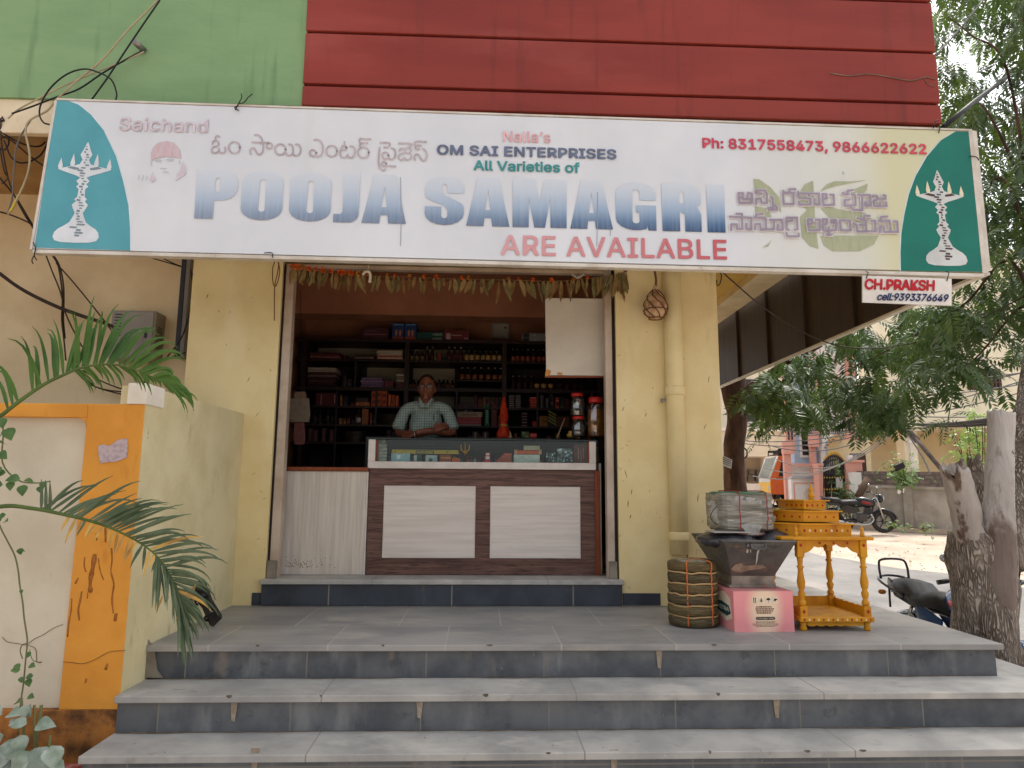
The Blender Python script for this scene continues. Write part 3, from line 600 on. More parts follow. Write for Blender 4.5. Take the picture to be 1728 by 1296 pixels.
b.build('brown_lettering', m_t('faded_mauve_letters', L(178, 166, 170)), sg)
U3 = [[(300, 360), (300, 290), (220, 290), (225, 380), (235, 465), (460, 465), (465, 300), (390, 285), (380, 400)], [(300, 400), (470, 400)], [(225, 370), (290, 370)], [(640, 300), (530, 290), (530, 240), (700, 240), (735, 300), (740, 470), (640, 470), (625, 390), (545, 390), (540, 490)], [(800, 365), (840, 370), (850, 560), (760, 560), (765, 590), (920, 590), (920, 540), (880, 520)],
 [(1030, 250), (1060, 280), (1180, 285)], [(1140, 290), (1150, 220), (1250, 220)], [(1120, 290), (1030, 290), (1040, 490), (1220, 490), (1220, 290), (1120, 290)], [(1300, 270), (1320, 380), (1520, 390), (1520, 500), (1330, 500), (1320, 450)], [(1310, 295), (1680, 300), (1690, 500), (1600, 495), (1600, 400)], [(1500, 300), (1500, 340)],
 [(60, 720), (180, 730), (450, 740), (450, 950), (360, 950), (360, 850)], [(180, 670), (280, 670), (285, 945), (190, 945), (190, 860), (85, 860), (85, 960)], [(540, 720), (540, 680), (660, 670)], [(500, 740), (710, 750), (720, 950), (640, 960)], [(520, 950), (520, 860), (610, 850), (620, 950), (860, 950), (860, 800)], [(790, 780), (1010, 780), (1020, 960), (930, 960), (930, 870)],
 [(1130, 960), (1090, 950), (1090, 740), (1280, 740), (1290, 950), (1240, 960)], [(1090, 800), (1190, 800), (1190, 760)], [(1090, 1020), (1100, 1080), (1310, 1080), (1310, 1030)], [(1550, 830), (1550, 770), (1475, 770), (1480, 860), (1500, 970), (1690, 970), (1690, 780), (1620, 780)], [(1480, 860), (1560, 850)]]
U4 = [[(360, 380), (360, 310), (285, 310), (295, 400), (310, 510), (500, 505), (490, 320), (420, 320)], [(295, 400), (370, 390)], [(650, 290), (680, 310), (740, 320), (740, 250), (840, 240)], [(820, 320), (880, 340), (890, 510), (690, 520), (690, 420), (780, 410)], [(780, 520), (850, 600), (1010, 600), (1010, 330), (930, 320)], [(930, 320), (1150, 330), (1150, 520), (1070, 520), (1070, 450)],
 [(1200, 360), (1200, 340), (1270, 340), (1300, 400), (1430, 400), (1430, 340), (1390, 330)], [(1290, 400), (1220, 430), (1230, 530), (1330, 530), (1330, 470)], [(1340, 530), (1450, 530), (1440, 460)],
 [(290, 830), (290, 770), (370, 770), (360, 850), (290, 880), (300, 970), (400, 980), (400, 1040)], [(400, 920), (400, 1060)], [(360, 1050), (450, 1050)], [(400, 975), (530, 970), (525, 780), (440, 780), (440, 830), (525, 830)], [(690, 790), (600, 790), (620, 970), (800, 970), (780, 790), (690, 790)],
 [(840, 840), (900, 870), (920, 990), (1080, 990), (1080, 800), (920, 750)], [(960, 870), (1060, 870)], [(1040, 750), (1040, 710), (1140, 710)], [(1100, 990), (1240, 990), (1240, 800), (1170, 800)], [(1300, 800), (1340, 810), (1500, 800), (1530, 1000), (1400, 1000), (1400, 900), (1320, 900), (1320, 1000)], [(1340, 780), (1350, 730), (1460, 720)], [(1530, 1000), (1650, 1000), (1640, 810), (1570, 810)]]
for w_, d_, nm, mm in ((6.8, .0042, 'lettering_outline', M('pale_lilac_outline_print', L(242, 238, 242), .42)), (3.9, .0105, 'mauve_lettering', M('mauve_letters', L(160, 148, 164), .42))):
    b = MB(); strokes(U3, (1225, 300), 160/1728, w_, d_, b, False); strokes(U4, (1360, 300), 160/1728, w_, d_, b, False); b.build(nm, mm, sg)
# the olive emblem behind the Telugu lines
m_ol = M('olive_emblem_print', L(178, 182, 152), .42, L(164, 172, 140), 60.0, stretch=(1, 1, .15))
E_ = [[(1271, 302), (1281, 303), (1300, 316), (1315, 334), (1318, 358), (1308, 348), (1290, 335), (1273, 322)], [(1274, 348), (1295, 352), (1302, 366), (1275, 366)], [(1350, 324), (1358, 311), (1372, 305), (1374, 350), (1376, 380), (1381, 420), (1366, 415), (1353, 400), (1350, 366), (1362, 354), (1350, 345)],
 [(1384, 323), (1395, 311), (1408, 306), (1436, 306.5), (1462, 304), (1410, 314)], [(1440, 320), (1464, 310), (1462, 321), (1456, 328), (1438, 329)], [(1385, 352), (1400, 350), (1430, 356), (1460, 360), (1472, 370), (1440, 376), (1402, 370)], [(1384, 398), (1482, 398), (1474, 413), (1450, 424), (1405, 424), (1390, 414)], [(1286, 418), (1297, 411), (1302, 404), (1296, 416)]]
b = MB()
for q in E_: b.prism([sp(x, y, .003) for x, y in q], (0, .001, 0))
b.build('olive_emblem', m_ol, sg)
# faded portrait: head cloth, brows, eyes, locks of hair
so = lambda lst: [(50+x*270/1296, 160+y*270/1296) for x, y in lst]
m_cl = M('faded_brick_print', L(206, 178, 184), .42, L(214, 198, 204), 70.0, stretch=(1, 1, .15)); m_hr = M('faded_brown_print', L(208, 194, 204), .42, L(218, 212, 220), 70.0, stretch=(1, 1, .3)); m_ey = M('faded_grey_line_print', L(184, 190, 204), .42)
sheet(so([(985, 540), (985, 480), (1000, 430), (1040, 392), (1110, 376), (1170, 390), (1215, 440), (1228, 515), (1190, 510), (1110, 500), (1040, 512), (1000, 530)]), 'portrait_head_cloth', m_cl, .004)
b = MB()
for q in ([(1240, 545), (1265, 580), (1270, 640), (1230, 670), (1185, 700), (1195, 640), (1225, 600)], [(1000, 625), (1015, 660), (1025, 690), (990, 712), (975, 690), (988, 650)]):
    b.prism([sp(x, y, .004) for x, y in so(q)], (0, .001, 0))
b.build('portrait_hair', m_hr, sg)
b = MB()
strokes([so(q) for q in ([(1020, 540), (1045, 528), (1072, 534)], [(1108, 532), (1140, 520), (1172, 530)], [(1030, 550), (1050, 543), (1068, 548)], [(1120, 545), (1145, 534), (1165, 542)], [(1060, 600), (1095, 602), (1112, 598)], [(1080, 630), (1105, 626), (1128, 634)], [(890, 655), (885, 690)], [(925, 655), (915, 700)], [(955, 660), (948, 690)], [(985, 540), (990, 575)], [(1215, 535), (1218, 560)])], (0, 0), 1, 1.0, .0044, b)
b.build('portrait_line', m_ey, sg)
# wire ties, rust runs
b = MB()
for pts in ([(398, 187), (402, 180), (404, 176), (412, 175), (420, 166), (427, 160)], [(404, 176), (409, 166), (408, 160)], [(402, 180), (397, 184), (404, 188)], [(1573, 218), (1577, 207), (1582, 204)], [(1582, 226), (1584, 218), (1583, 213)], [(58, 410), (62, 420), (60, 432), (64, 440)], [(61, 430), (56, 440), (58, 446)], [(1634, 265), (1645, 266), (1650, 272)], [(447, 428), (460, 428), (461, 436)]):
    b.tube(smooth([sp(x, y, .012) for x, y in pts], 3), .0035, 5)
b.build('wire_tie', M('dark_wire', L(40, 38, 36), .6), sg)
b = MB(); strokes([[(676, 300), (677, 360), (676, 415)], [(1008, 325), (1008, 370), (1007, 415)], [(1028, 385), (1030, 392), (1029, 398)], [(1421, 290), (1424, 294), (1421, 294)]], (0, 0), 1, 1.1, .0052, b); b.build('scuff_line', M('grey_scuff', L(150, 158, 172), .6), sg)
# ------------------------------------------------------------------ small hanging plate
hp = thing('hanging_name_plate', 'small white hand painted plate with red and blue lettering, hung below the signboard end', 'sign', at(1530, 468, YS-.02))
q = [at(x, y, YS-.03) for x, y in ((1456, 465), (1606, 470.5), (1606, 515.5), (1456, 510))]
MB().prism(q, (0, .012, 0)).build('plate', M('white_painted_plate', L(232, 228, 222), .5, L(220, 214, 206), 6.0, layers=[(L(160, 140, 120), 30, .72, .77, (1, 1, 1), .5)]), hp)
def plate_text(body, x0, x1, y0, y1, nm, mt, shear, bold, lean):
    A = at(x0, y1, YS-.034); B = at(x1, y1+lean, YS-.034); Cc = at(x0, y0, YS-.034)
    place_text(body, nm, mt, hp, 0, 1, 0, 1, 0, bold, shear, .96, frame=(A, B-A, Cc-A))
plate_text('CH.PRAKSH', 1459, 1578, 470, 489, 'red_lettering', M('red_brush_paint', L(196, 30, 44), .5), .05, .03, 2.5)
plate_text('cell:9393376649', 1480, 1601, 494, 507, 'blue_lettering', M('blue_brush_paint', L(30, 46, 100), .5), .3, .02, 2.5)
b = MB()
for x, y0, y1 in ((1461, 458, 470), (1597, 458, 474)):
    p, q_ = at(x, y0, YS-.02), at(x+1, y1, YS-.036); b.tube([p, p+Vector((.01, -.01, -.01)), q_], .003, 5)
b.build('hook', MATS['dark_wire'], hp)
# ------------------------------------------------------------------ back of the side signboard
SX = at(1661, 464, 4.36).x
sb = thing('side_signboard', 'dark brown back of a long signboard running back under the overhang edge', 'signboard', (SX, 7, 2.3))
m_brn = M('dark_brown_sheet', L(64, 50, 42), .6, L(48, 38, 34), 4.0, bump=.1, stretch=(1, 6, .3), layers=[(L(92, 66, 48), 7, .6, .8, (1, 5, .2), .5)])
zlow = at(1661, 464, 4.36).z
MB().box(SX, SX+.03, 4.36, 11.2, zlow+.02, 3.22).build('panel', m_brn, sb)
for y in (5.0, 5.95, 6.9, 7.85, 8.8, 9.75, 10.7): MB().box(SX-.03, SX, y, y+.035, zlow+.022, 3.215).build('batten', m_brn, sb)
b = MB(); b.box(SX-.012, SX+.04, 4.36, 11.2, zlow, zlow+.019); b.build('bottom_trim', m_signframe, sb)
q = [at(x, y, 4.345) for x, y in ((1641, 220), (1648, 221), (1672, 456), (1664, 461))]; MB().prism(q, (0, .012, 0)).build('end_strip', m_signframe, sb)
b = MB(); p0 = at(1590, 216, 4.5); b.tube([p0, at(1640, 175, 5.0), at(1702, 128, 5.8)], .02, 8); single(b.build('support_rod', M('dark_steel', L(46, 42, 40), .5, metal=.4)), 'dark steel stay rod reaching up from the signboard end into the tree', 'rod')
# ------------------------------------------------------------------ counter
YC = 5.30
FZ = .18
m_wood = M('dark_wenge_laminate', L(112, 80, 70), .5, L(74, 48, 42), 9.0, amt=1, spec=.35, stretch=(.25, 1, 6), detail=8, layers=[(L(52, 30, 26), 14, .55, .6, (.5, 1, 7), .7), (L(138, 104, 92), 20, .6, .66, (.3, 1, 8), .5)])
m_wlam = M('whitish_grain_laminate', L(214, 204, 196), .45, L(200, 190, 182), 6.0, spec=.35, stretch=(.3, 1, 7), layers=[(L(176, 166, 158), 16, .6, .72, (.25, 1, 8), .5)])
m_wlamv = M('whitish_upright_grain_laminate', L(206, 196, 184), .45, L(186, 176, 164), 6.0, spec=.35, stretch=(7, 1, .3), layers=[(L(166, 154, 142), 16, .6, .72, (8, 1, .25), .6)])
m_edge = M('brown_edge_band', L(132, 66, 34), .5, L(110, 52, 26), 12.0, stretch=(6, 1, .4))
m_cwhite = M('white_case_laminate', L(208, 200, 192), .45, L(194, 186, 178), 8.0, spec=.35)
m_blk = M('black_laminate', L(28, 24, 24), .35)
def glass(name, tint=(.9, .95, .94), refl=.04):
    m = bpy.data.materials.new(name); m.use_nodes = True; n = m.node_tree; n.nodes.clear()
    o = n.nodes.new('ShaderNodeOutputMaterial'); a = n.nodes.new('ShaderNodeBsdfTransparent'); g = n.nodes.new('ShaderNodeBsdfGlossy'); x = n.nodes.new('ShaderNodeMixShader')
    a.inputs[0].default_value = tint+(1,); g.inputs['Roughness'].default_value = .03; x.inputs[0].default_value = refl
    n.links.new(a.outputs[0], x.inputs[1]); n.links.new(g.outputs[0], x.inputs[2]); n.links.new(x.outputs[0], o.inputs[0]); return m
m_glass = glass('clear_glass'); m_plas = glass('clear_jar_plastic', (.8, .82, .82), .2)
ct = thing('sales_counter', 'brown wood grain shop counter with two white panels and a glass display case on top', 'counter', (0, 5.4, FZ))
cx0, cx1 = ax(620, 880, YC), ax(1004, 880, YC); cb = ax(1013, 880, YC); cz1 = az(812, 792, YC); cgz = az(812, 780, YC); ctop = az(812, 741, YC)
CD = 5.85
MB().box(cx0, cx1, YC, CD, FZ+.001, cz1, .002).build('front_board', m_wood, ct)
MB().box(cx1, cb, YC-.004, CD, FZ+.001, cz1-.002, .002).build('end_board', m_edge, ct)
for a, b_ in ((648, 801), (828, 978)):
    x0, x1 = ax(a, 880, YC), ax(b_, 880, YC); z0, z1 = az(812, 940.5, YC), az(812, 821.5, YC)
    p = MB().box(x0, x1, YC-.012, YC-.001, z0, z1, .002).build('white_panel', m_wlam, ct)
    q = MB()
    q.box(x0-.004, x0+.004, YC-.014, YC-.0005, z0-.004, z1+.004); q.box(x1-.004, x1+.004, YC-.014, YC-.0005, z0-.004, z1+.004); q.box(x0+.004, x1-.004, YC-.014, YC-.0005, z1-.004, z1+.004); q.box(x0+.004, x1-.004, YC-.014, YC-.0005, z0-.004, z0+.004)
    q.build('panel_trim', m_cwhite, p)
gx0, gx1 = ax(622, 765, YC), ax(1005, 765, YC)
q = MB(); q.box(gx0, gx1, YC-.02, CD, cz1+.001, cgz, .003); q.build('case_base', m_cwhite, ct)
q = MB(); q.box(gx0, gx0+.052, YC-.02, YC+.02, cgz+.0005, ctop-.011, .002); q.build('case_post', m_cwhite, ct)
q = MB(); q.box(gx1-.05, gx1, YC-.02, YC+.02, cgz+.0005, ctop-.011, .002); q.build('case_post', m_cwhite, ct)
MB().box(gx0+.053, gx0+.062, YC-.015, CD-.02, cgz+.001, ctop-.012).build('case_side', m_edge, ct); MB().box(gx1-.062, gx1-.051, YC-.015, CD-.02, cgz+.001, ctop-.012).build('case_side', m_edge, ct)
MB().box(gx0, gx1, CD-.02, CD, cgz+.001, ctop-.011).build('case_back', M('dark_slatted_case_back', L(58, 58, 52), .4, L(38, 38, 34), 12.0, stretch=(.2, 1, 6)), ct)
MB().box(gx0+.0625, gx1-.0625, YC-.004, YC+.001, cgz+.001, ctop-.012).build('front_glass', m_glass, ct)
MB().box(gx0-.01, gx1+.01, YC-.025, CD+.02, ctop-.010, ctop, .002).build('top_glass', M('dark_glass_top', L(34, 40, 40), .08, spec=.6), ct)
# trident emblem on the glass
tr = MB(); tx, tz = ax(785, 752, YC), az(785, 769, YC); s_ = .0017*2.6
for pts in ([(0, 0), (0, 24)], [(-7, 20), (-7, 12), (-4, 8), (0, 7), (4, 8), (7, 12), (7, 20)], [(-4, 5), (4, 5)]):
    pp = [(tx+x*s_, YC-.006, tz+y*s_*.95) for x, y in pts]; tr.tube(smooth(pp, 3) if len(pp) > 2 else pp, .0035, 5)
tr.build('trident_emblem', M('dull_gold', L(170, 140, 70), .35, metal=.4), ct)
# side filler to the right of the case
q = MB(); q.box(cb+.002, JR-.078, YC+.05, CD, FZ+.001, az(1015, 782, YC+.05)); q.build('side_filler', m_cwhite, ct)
q = MB(); q.box(gx1+.012, JR-.08, YC+.05, YC+.055, az(1015, 782, YC+.05)+.001, ctop-.002); q.build('side_glass', m_glass, ct)
# half height flap cabinet on the left
fl = thing('flap_cabinet', 'whitish wood grain half height cabinet with brown cap beside the brown shop counter', 'cabinet', (-1.1, 5.35, FZ))
fx0, fx1 = ax(478, 880, YC-.01)-.02, ax(616, 880, YC-.01)
zt = az(548, 795, YC-.01)
MB().box(fx0, fx1, YC-.012, YC+.2, FZ+.002, zt, .002).build('door_panel', m_wlamv, fl)
MB().box(fx0-.012, fx1+.014, YC-.03, YC+.24, zt+.001, az(548, 788, YC-.03), .006, 2).build('cap', m_edge, fl)
MB().box(fx0-.014, fx0-.001, YC-.016, YC+.2, FZ+.002, zt-.001).build('edge_strip', m_edge, fl)
MB().box(fx1+.001, fx1+.012, YC-.014, YC+.2, FZ+.002, zt-.001).build('edge_strip', m_cwhite, fl)
b = MB(); rnd = random.Random(3)
for _ in range(120):
    x, z = fx0+.05+abs(rnd.gauss(.12, .1)), FZ+.05+abs(rnd.gauss(0, .035)); r = rnd.uniform(.0015, .004)
    if x < fx1-.05: b.poly([(x+r*math.cos(a), YC-.0125, z+r*rnd.uniform(.7, 1.5)*math.sin(a)) for a in (0, 1.3, 2.5, 3.8, 5.1)])
b.build('rust_speckle', M('rust_speck', L(122, 84, 54), .9), fl)
# white hatch panel hanging at the right of the opening
YH = 5.24
hq = [at(x, y, YH) for x, y in ((920, 503), (1021, 504), (1022, 634), (922, 633))]
hp2 = thing('hatch_panel', 'plain white hinged hatch panel with chipped lower corner hanging above the jars', 'panel', hq[3])
MB().prism(hq, (0, .018, 0)).build('board', M('off_white_board', L(206, 196, 180), .5, L(194, 184, 168), 3.0, layers=[(L(120, 96, 66), 26, .73, .78, (1, 1, 1), .6)]), hp2)
b = MB()
for poly in ([(920, 632), (921, 626), (925, 623), (930, 626), (929, 631), (926, 634), (920, 635)], [(940, 632), (941, 628), (949, 629), (949, 633)]):
    b.prism([at(x, y, YH-.0006) for x, y in poly], (0, -.001, 0))
b.build('chipped_edge', M('raw_board_orange', L(196, 136, 70), .8), hp2)
b = MB(); b.prism([at(x, y, YH-.001) for x, y in ((920, 634), (1022, 634.5), (1022, 637), (920, 637))], (0, .02, 0)); b.build('lower_edge', m_edge, hp2)
for y in (606, 617):
    b = MB(); p = at(1022, y, YH-.01); b.cyl(p, p+Vector((0, 0, .035)), .009, n=8); b.build('hinge', M('worn_steel', L(150, 146, 140), .4, metal=.7), hp2)
# ------------------------------------------------------------------ wall shelving at the back
YB = 6.95
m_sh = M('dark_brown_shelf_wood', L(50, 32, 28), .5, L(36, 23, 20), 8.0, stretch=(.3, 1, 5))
m_shback = M('pale_shelf_backing', L(150, 140, 120), .7, L(136, 126, 106), 3.0)
rk = thing('wall_shelving', 'dark wooden shelving filling the back wall of the shop', 'shelving', (0, YB+.2, FZ))
SXL, SXR = -1.88, 1.54
def shz(y, x=770): return az(x, y, YB)
zT = shz(574); z1 = shz(609); z2 = shz(641); z3 = shz(655); z4 = shz(687); z5 = shz(718); z6 = shz(748)
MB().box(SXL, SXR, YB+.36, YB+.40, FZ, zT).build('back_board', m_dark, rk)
for z, t in ((zT, .03), (z1, .018), (z3, .035), (z4, .018), (z5, .018), (z6, .018), (FZ+.4, .02)):
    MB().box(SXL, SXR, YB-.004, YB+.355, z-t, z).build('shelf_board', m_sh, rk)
ups = [ax(512, 640, YB), ax(686, 640, YB), ax(851, 640, YB), ax(1012, 640, YB)]
for x in ups: MB().box(x-.022, x+.022, YB-.008, YB+.354, FZ, zT-.031).build('upright', m_sh, rk)
for x, za, zb_ in ((ax(600, 620, YB), z3, z1-.02), (ax(770, 700, YB), FZ, z3-.037), (ax(634, 700, YB), z5, z3-.037), (ax(907, 700, YB), z5, z3-.037), (ax(570, 640, YB), FZ, z3-.037)):
    MB().box(x-.009, x+.009, YB-.002, YB+.354, za, zb_).build('divider', m_sh, rk)
for (xa, xb_, za, zb_) in ((686, 851, z1, zT-.031), (686, 770, z3+.0, z1-.02), (689, 770, z4, z3-.037), (770, 851, z4, z3-.037), (604, 686, z3, z1-.02), (516, 686, z1+.06, zT-.031)):
    MB().box(ax(xa, 640, YB)+.03, ax(xb_, 640, YB)-.03, YB+.345, YB+.352, za+.003, zb_-.003).build('back_panel', m_shback, rk)
# lower rows of bottles stand on a mid shelf z2 (right of the middle bay)
MB().box(ax(770, 640, YB), ax(851, 640, YB)-.025, YB-.002, YB+.354, z2-.012, z2).build('shelf_board', m_sh, rk)
# ------------------------------------------------------------------ stock helpers
SHADE = {}
def colmat(c, rough=.55, c2=None):
    k = 'stock_%d_%d_%d' % c
    return M(k, L(*c), rough, L(*c2) if c2 else None, 30.0, amt=.6)
def carton(name, label, cat, x0, x1, y0, d, z0, z1, col, group=None, bands=(), rz=0.0, bandname='label_band'):
    """a printed box seen from the front; bands = (u0, u1, v0, v1, colour) printed strips standing 1 mm proud"""
    t = thing(name, label, cat, ((x0+x1)/2, y0+d/2, z0), group)
    MB().box(x0, x1, y0, y0+d, z0+.0006, z1, .002).build('box_body', colmat(col), t)
    for u0, u1, v0, v1, c in bands:
        MB().box(x0+(x1-x0)*u0, x0+(x1-x0)*u1, y0-.0015, y0-.0002, z0+(z1-z0)*v0, z0+(z1-z0)*v1).build(bandname, colmat(c), t)
    if rz: t.rotation_euler = (0, 0, rz)
    return t
def pxbox(name, label, cat, x0, x1, ytop, zbase, Y, d, col, group=None, bands=()):
    xm = (x0+x1)/2; zt_ = az(xm, ytop, Y)
    return carton(name, label, cat, ax(x0, ytop+5, Y), ax(x1, ytop+5, Y), Y, d, zbase, zt_, col, group, bands)
# boxes on top of the shelving
pxbox('cardboard_box', 'dark maroon box lying first on top of the shelving', 'box', 612, 656, 553, zT, YB+.05, .2, (74, 36, 44), None, [(.06, .94, .42, .5, (120, 84, 88)), (.1, .5, .7, .8, (110, 70, 78))])
for k, (a, b_) in enumerate(((662, 682), (683, 703))):
    t = pxbox('blue_carton', ('blue upright carton with orange figure print beside the maroon box', 'blue upright carton with orange figure print beside the green boxes')[k], 'box', a, b_, 546, zT, YB+.04, .12, (36, 62, 110), 'blue cartons on the shelving', [(.1, .9, .9, .96, (110, 150, 200))])
    # plain devotional-style shapes: two pale blobs on an orange base
    x0, x1 = ax(a, 560, YB+.04), ax(b_, 560, YB+.04); zt_ = az(a, 546, YB+.04); b = MB()
    for u in (.34, .66):
        cxx = x0+(x1-x0)*u; b.prism([(cxx+.012*math.cos(q_), YB+.0385, zT+.075+.035*math.sin(q_)) for q_ in np.linspace(0, 2*PI, 9)[:-1]], (0, .0012, 0))
    b.build('print_shape', colmat((196, 110, 80)), t)
    MB().box(x0+.008, x1-.008, YB+.0385, YB+.0397, zT+.006, zT+.035).build('print_base', colmat((150, 62, 40)), t)
for k in range(2):
    h = .046; pxz = zT+k*h
    carton('green_box', ('flat dark green box, lower of the two on top of the shelving', 'flat dark green box, upper of the two on top of the shelving')[k], 'box', ax(704, 560, YB+.05), ax(748, 560, YB+.05), YB+.05, .2, pxz, pxz+h-.002, (28, 74, 66), 'green boxes on the shelving', [(.66, .96, .2, .75, (120, 140, 130)), (.6, .63, .3, .6, (190, 200, 190))])
pxbox('cardboard_box', 'red brown printed box beside the green boxes on the shelving', 'box', 749, 792, 557, zT, YB+.05, .2, (104, 42, 46), None, [(.1, .26, .15, .7, (190, 160, 160)), (.3, .7, .48, .56, (190, 150, 140)), (.8, .95, .2, .3, (180, 140, 130))])
for k in range(2):
    h = .05; x0 = ax(882, 565, YB+.05)
    carton('grey_box', ('grey white printed flat box, lower of two near the hatch panel', 'grey white printed flat box, upper of two near the hatch panel')[k], 'box', x0, x0+.26, YB+.05, .2, zT+k*h, zT+k*h+h-.002, (150, 148, 146), 'grey boxes near the hatch', [(.02, .26, .05, .95, (52, 52, 56)), (.4, .95, .3, .62, (176, 176, 176)), (.55, .8, .42, .52, (90, 90, 96))])
# distribution box on the wall
dbx = thing('switch_box', 'pale grey square switch box on the wall above the shelving', 'switch box', at(845, 557, 7.33))
q = [at(x, y, 7.30) for x, y in ((830, 544), (859, 544.5), (859, 571), (830, 570.5))]
MB().prism(q, (0, .06, 0)).build('housing', M('grey_enamel', L(150, 142, 132), .5), dbx)
q2 = [at(x, y, 7.296) for x, y in ((833, 547), (856, 547.5), (856, 568), (833, 567.5))]
MB().prism(q2, (0, .004, 0)).build('door', M('grey_enamel_door', L(166, 158, 148), .5), dbx)
MB().ball(at(853, 553, 7.292), .012, 8, 5).build('latch', m_blk, dbx)
# folded cloth stacks
def stack(name, label, x0, x1, zb, zt_, cols, Y=YB+.03, d=.25, wob=.02):
    t = thing(name, label, 'cloth', ((x0+x1)/2, Y+d/2, zb)); n = len(cols); h = (zt_-zb)/n; r = random.Random(len(label)+n)
    for i, c in enumerate(cols):
        a, b_ = x0+r.uniform(0, wob), x1-r.uniform(0, wob)
        MB().box(a, b_, Y+r.uniform(0, .02), Y+d, zb+i*h+.0008, zb+(i+1)*h-.0004, min(.008, h*.4), 2).build('folded_cloth', colmat(c, .9), t)
    return t
X = lambda px: ax(px, 620, YB)
stack('cloth_stack', 'pink and maroon folded cloth stack on the top cloth shelf', X(518), X(572), z1, z1+.075, [(96, 46, 50), (150, 104, 100), (110, 52, 56), (84, 38, 46)])
stack('cloth_stack', 'thin low pile of folded cloth between the taller piles of the top cloth shelf', X(594), X(630), z1, z1+.05, [(70, 56, 56), (150, 132, 126), (84, 60, 60)])
stack('cloth_stack', 'cream and red striped folded cloths in a loose tall pile on the top cloth shelf', X(632), X(680), z1, z1+.105, [(150, 60, 54), (206, 190, 170), (170, 80, 70), (200, 184, 164), (206, 194, 178), (196, 182, 164)])
stack('cloth_stack', 'white topped dark cloth stack on the shelf above the red boxes', X(517), X(568), z3, z3+.2, [(52, 36, 40), (70, 44, 50), (96, 58, 66), (64, 40, 48), (120, 96, 92), (88, 54, 60), (176, 164, 150), (186, 174, 160)])
stack('cloth_stack', 'lilac patterned packs piled beside the dull red packet', X(606), X(648), z3, z3+.105, [(140, 116, 150), (124, 100, 136), (146, 122, 156), (132, 108, 142)])
stack('cloth_stack', 'small cream cloths folded in a pile against the upright beside the bottles', X(666), X(684), z3+.06, z3+.145, [(176, 164, 144), (150, 136, 120), (180, 168, 150)])
carton('red_packet', 'dull red packet beside the lilac packs', 'packet', X(649), X(664), YB+.04, .15, z3, z3+.07, (110, 44, 50))
carton('brown_tin', 'small dark red tin under the cream cloths', 'tin', X(668), X(683), YB+.04, .12, z3, z3+.055, (90, 40, 36))
# bottles
def bottle(label, group, h, r, glassc, labc, capc, loc):
    t = thing('bottle', label, 'bottle', loc, group); c = loc
    MB().lathe([(r*.94, .001), (r, .006), (r, h*.58), (r*.85, h*.66), (r*.42, h*.78), (r*.36, h*.92)], c, 12).build('bottle_body', M('glass_%d_%d_%d' % glassc, L(*glassc), .12, spec=.6), t)
    MB().lathe([(r*.42, h*.92), (r*.42, h)], c, 10).build('cap', colmat(capc, .4), t)
    MB().lathe([(r*1.015, h*.16), (r*1.015, h*.48)], c, 12).build('paper_label', colmat(labc, .6), t)
    return t
def row(pxs, zb, Y, h, r, glassc, labc, capc, label, group):
    first = None
    for px_ in pxs:
        loc = Vector((ax(px_, 620, Y), Y, zb))
        if first is None: first = bottle(label, group, h, r, glassc, labc, capc, loc)
        else: dup(first, loc)
rowargs = [
 ([694, 703, 712], z1, YB+.1, .125, .021, (58, 34, 28), (150, 128, 92), (170, 160, 150), 'small brown bottle with cream label at the start of the upper bottle shelf', 'brown bottles starting the upper shelf'),
 ([720, 729], z1, YB+.1, .16, .022, (66, 38, 34), (74, 44, 40), (180, 170, 160), 'brown unlabelled bottle next to the cream labelled ones on the upper bottle shelf', 'brown unlabelled bottles of the upper shelf'),
 ([757, 767, 777], z1, YB+.1, .16, .024, (70, 34, 36), (96, 44, 48), (180, 172, 164), 'reddish bottle with white cap in the middle of the upper bottle shelf', 'reddish bottles of the upper shelf'),
 ([787, 796, 805.5, 815, 824, 833.5, 842.5], z1, YB+.1, .165, .023, (40, 26, 22), (196, 160, 104), (30, 24, 22), 'dark bottle with bright yellow label on the upper bottle shelf', 'yellow labelled bottles of the upper shelf'),
 ([780, 790, 801, 812, 824, 835, 845], z2, YB+.1, .145, .024, (40, 24, 22), (150, 92, 62), (190, 180, 170), 'dark bottle with tan label in the row under the yellow labelled bottles', 'tan labelled bottles under the yellow labels'),
 ([691, 699, 756, 764], z3, YB+.12, .10, .021, (48, 30, 26), (130, 78, 56), (40, 32, 30), 'short dark bottle with brown label at shelf height behind the standing man', 'short brown bottles behind the man'),
 ([708, 716.5, 725, 733.5, 742, 749], z3, YB+.1, .112, .02, (50, 32, 30), (70, 44, 40), (206, 206, 206), 'small white capped bottle above the head of the standing man', 'white capped bottles above the man'),
 ([865, 873, 882, 891, 900, 909, 917], z1, YB+.1, .15, .022, (44, 28, 26), (168, 92, 70), (150, 140, 130), 'dark bottle with reddish label on the upper shelf beside the hatch panel', 'reddish labelled bottles beside the hatch'),
 ([866, 876, 886, 897], z3, YB+.1, .15, .023, (48, 32, 34), (62, 40, 42), (160, 152, 146), 'plain dark bottle on the shelf under the reddish labelled bottles', 'plain dark bottles below the reddish labels'),
 ([906, 917.5, 929], z3, YB+.06, .13, .026, (36, 24, 22), (196, 150, 84), (40, 34, 30), 'squat dark bottle with amber label below the hatch panel', 'amber labelled bottles below the hatch'),
 ([945, 957, 969, 981], z3, YB+.1, .13, .024, (44, 26, 26), (70, 34, 34), (60, 40, 40), 'dim red brown bottle in the dark corner of the bottle shelf', 'dim bottles in the dark corner'),
]
for a in rowargs: row(*a)
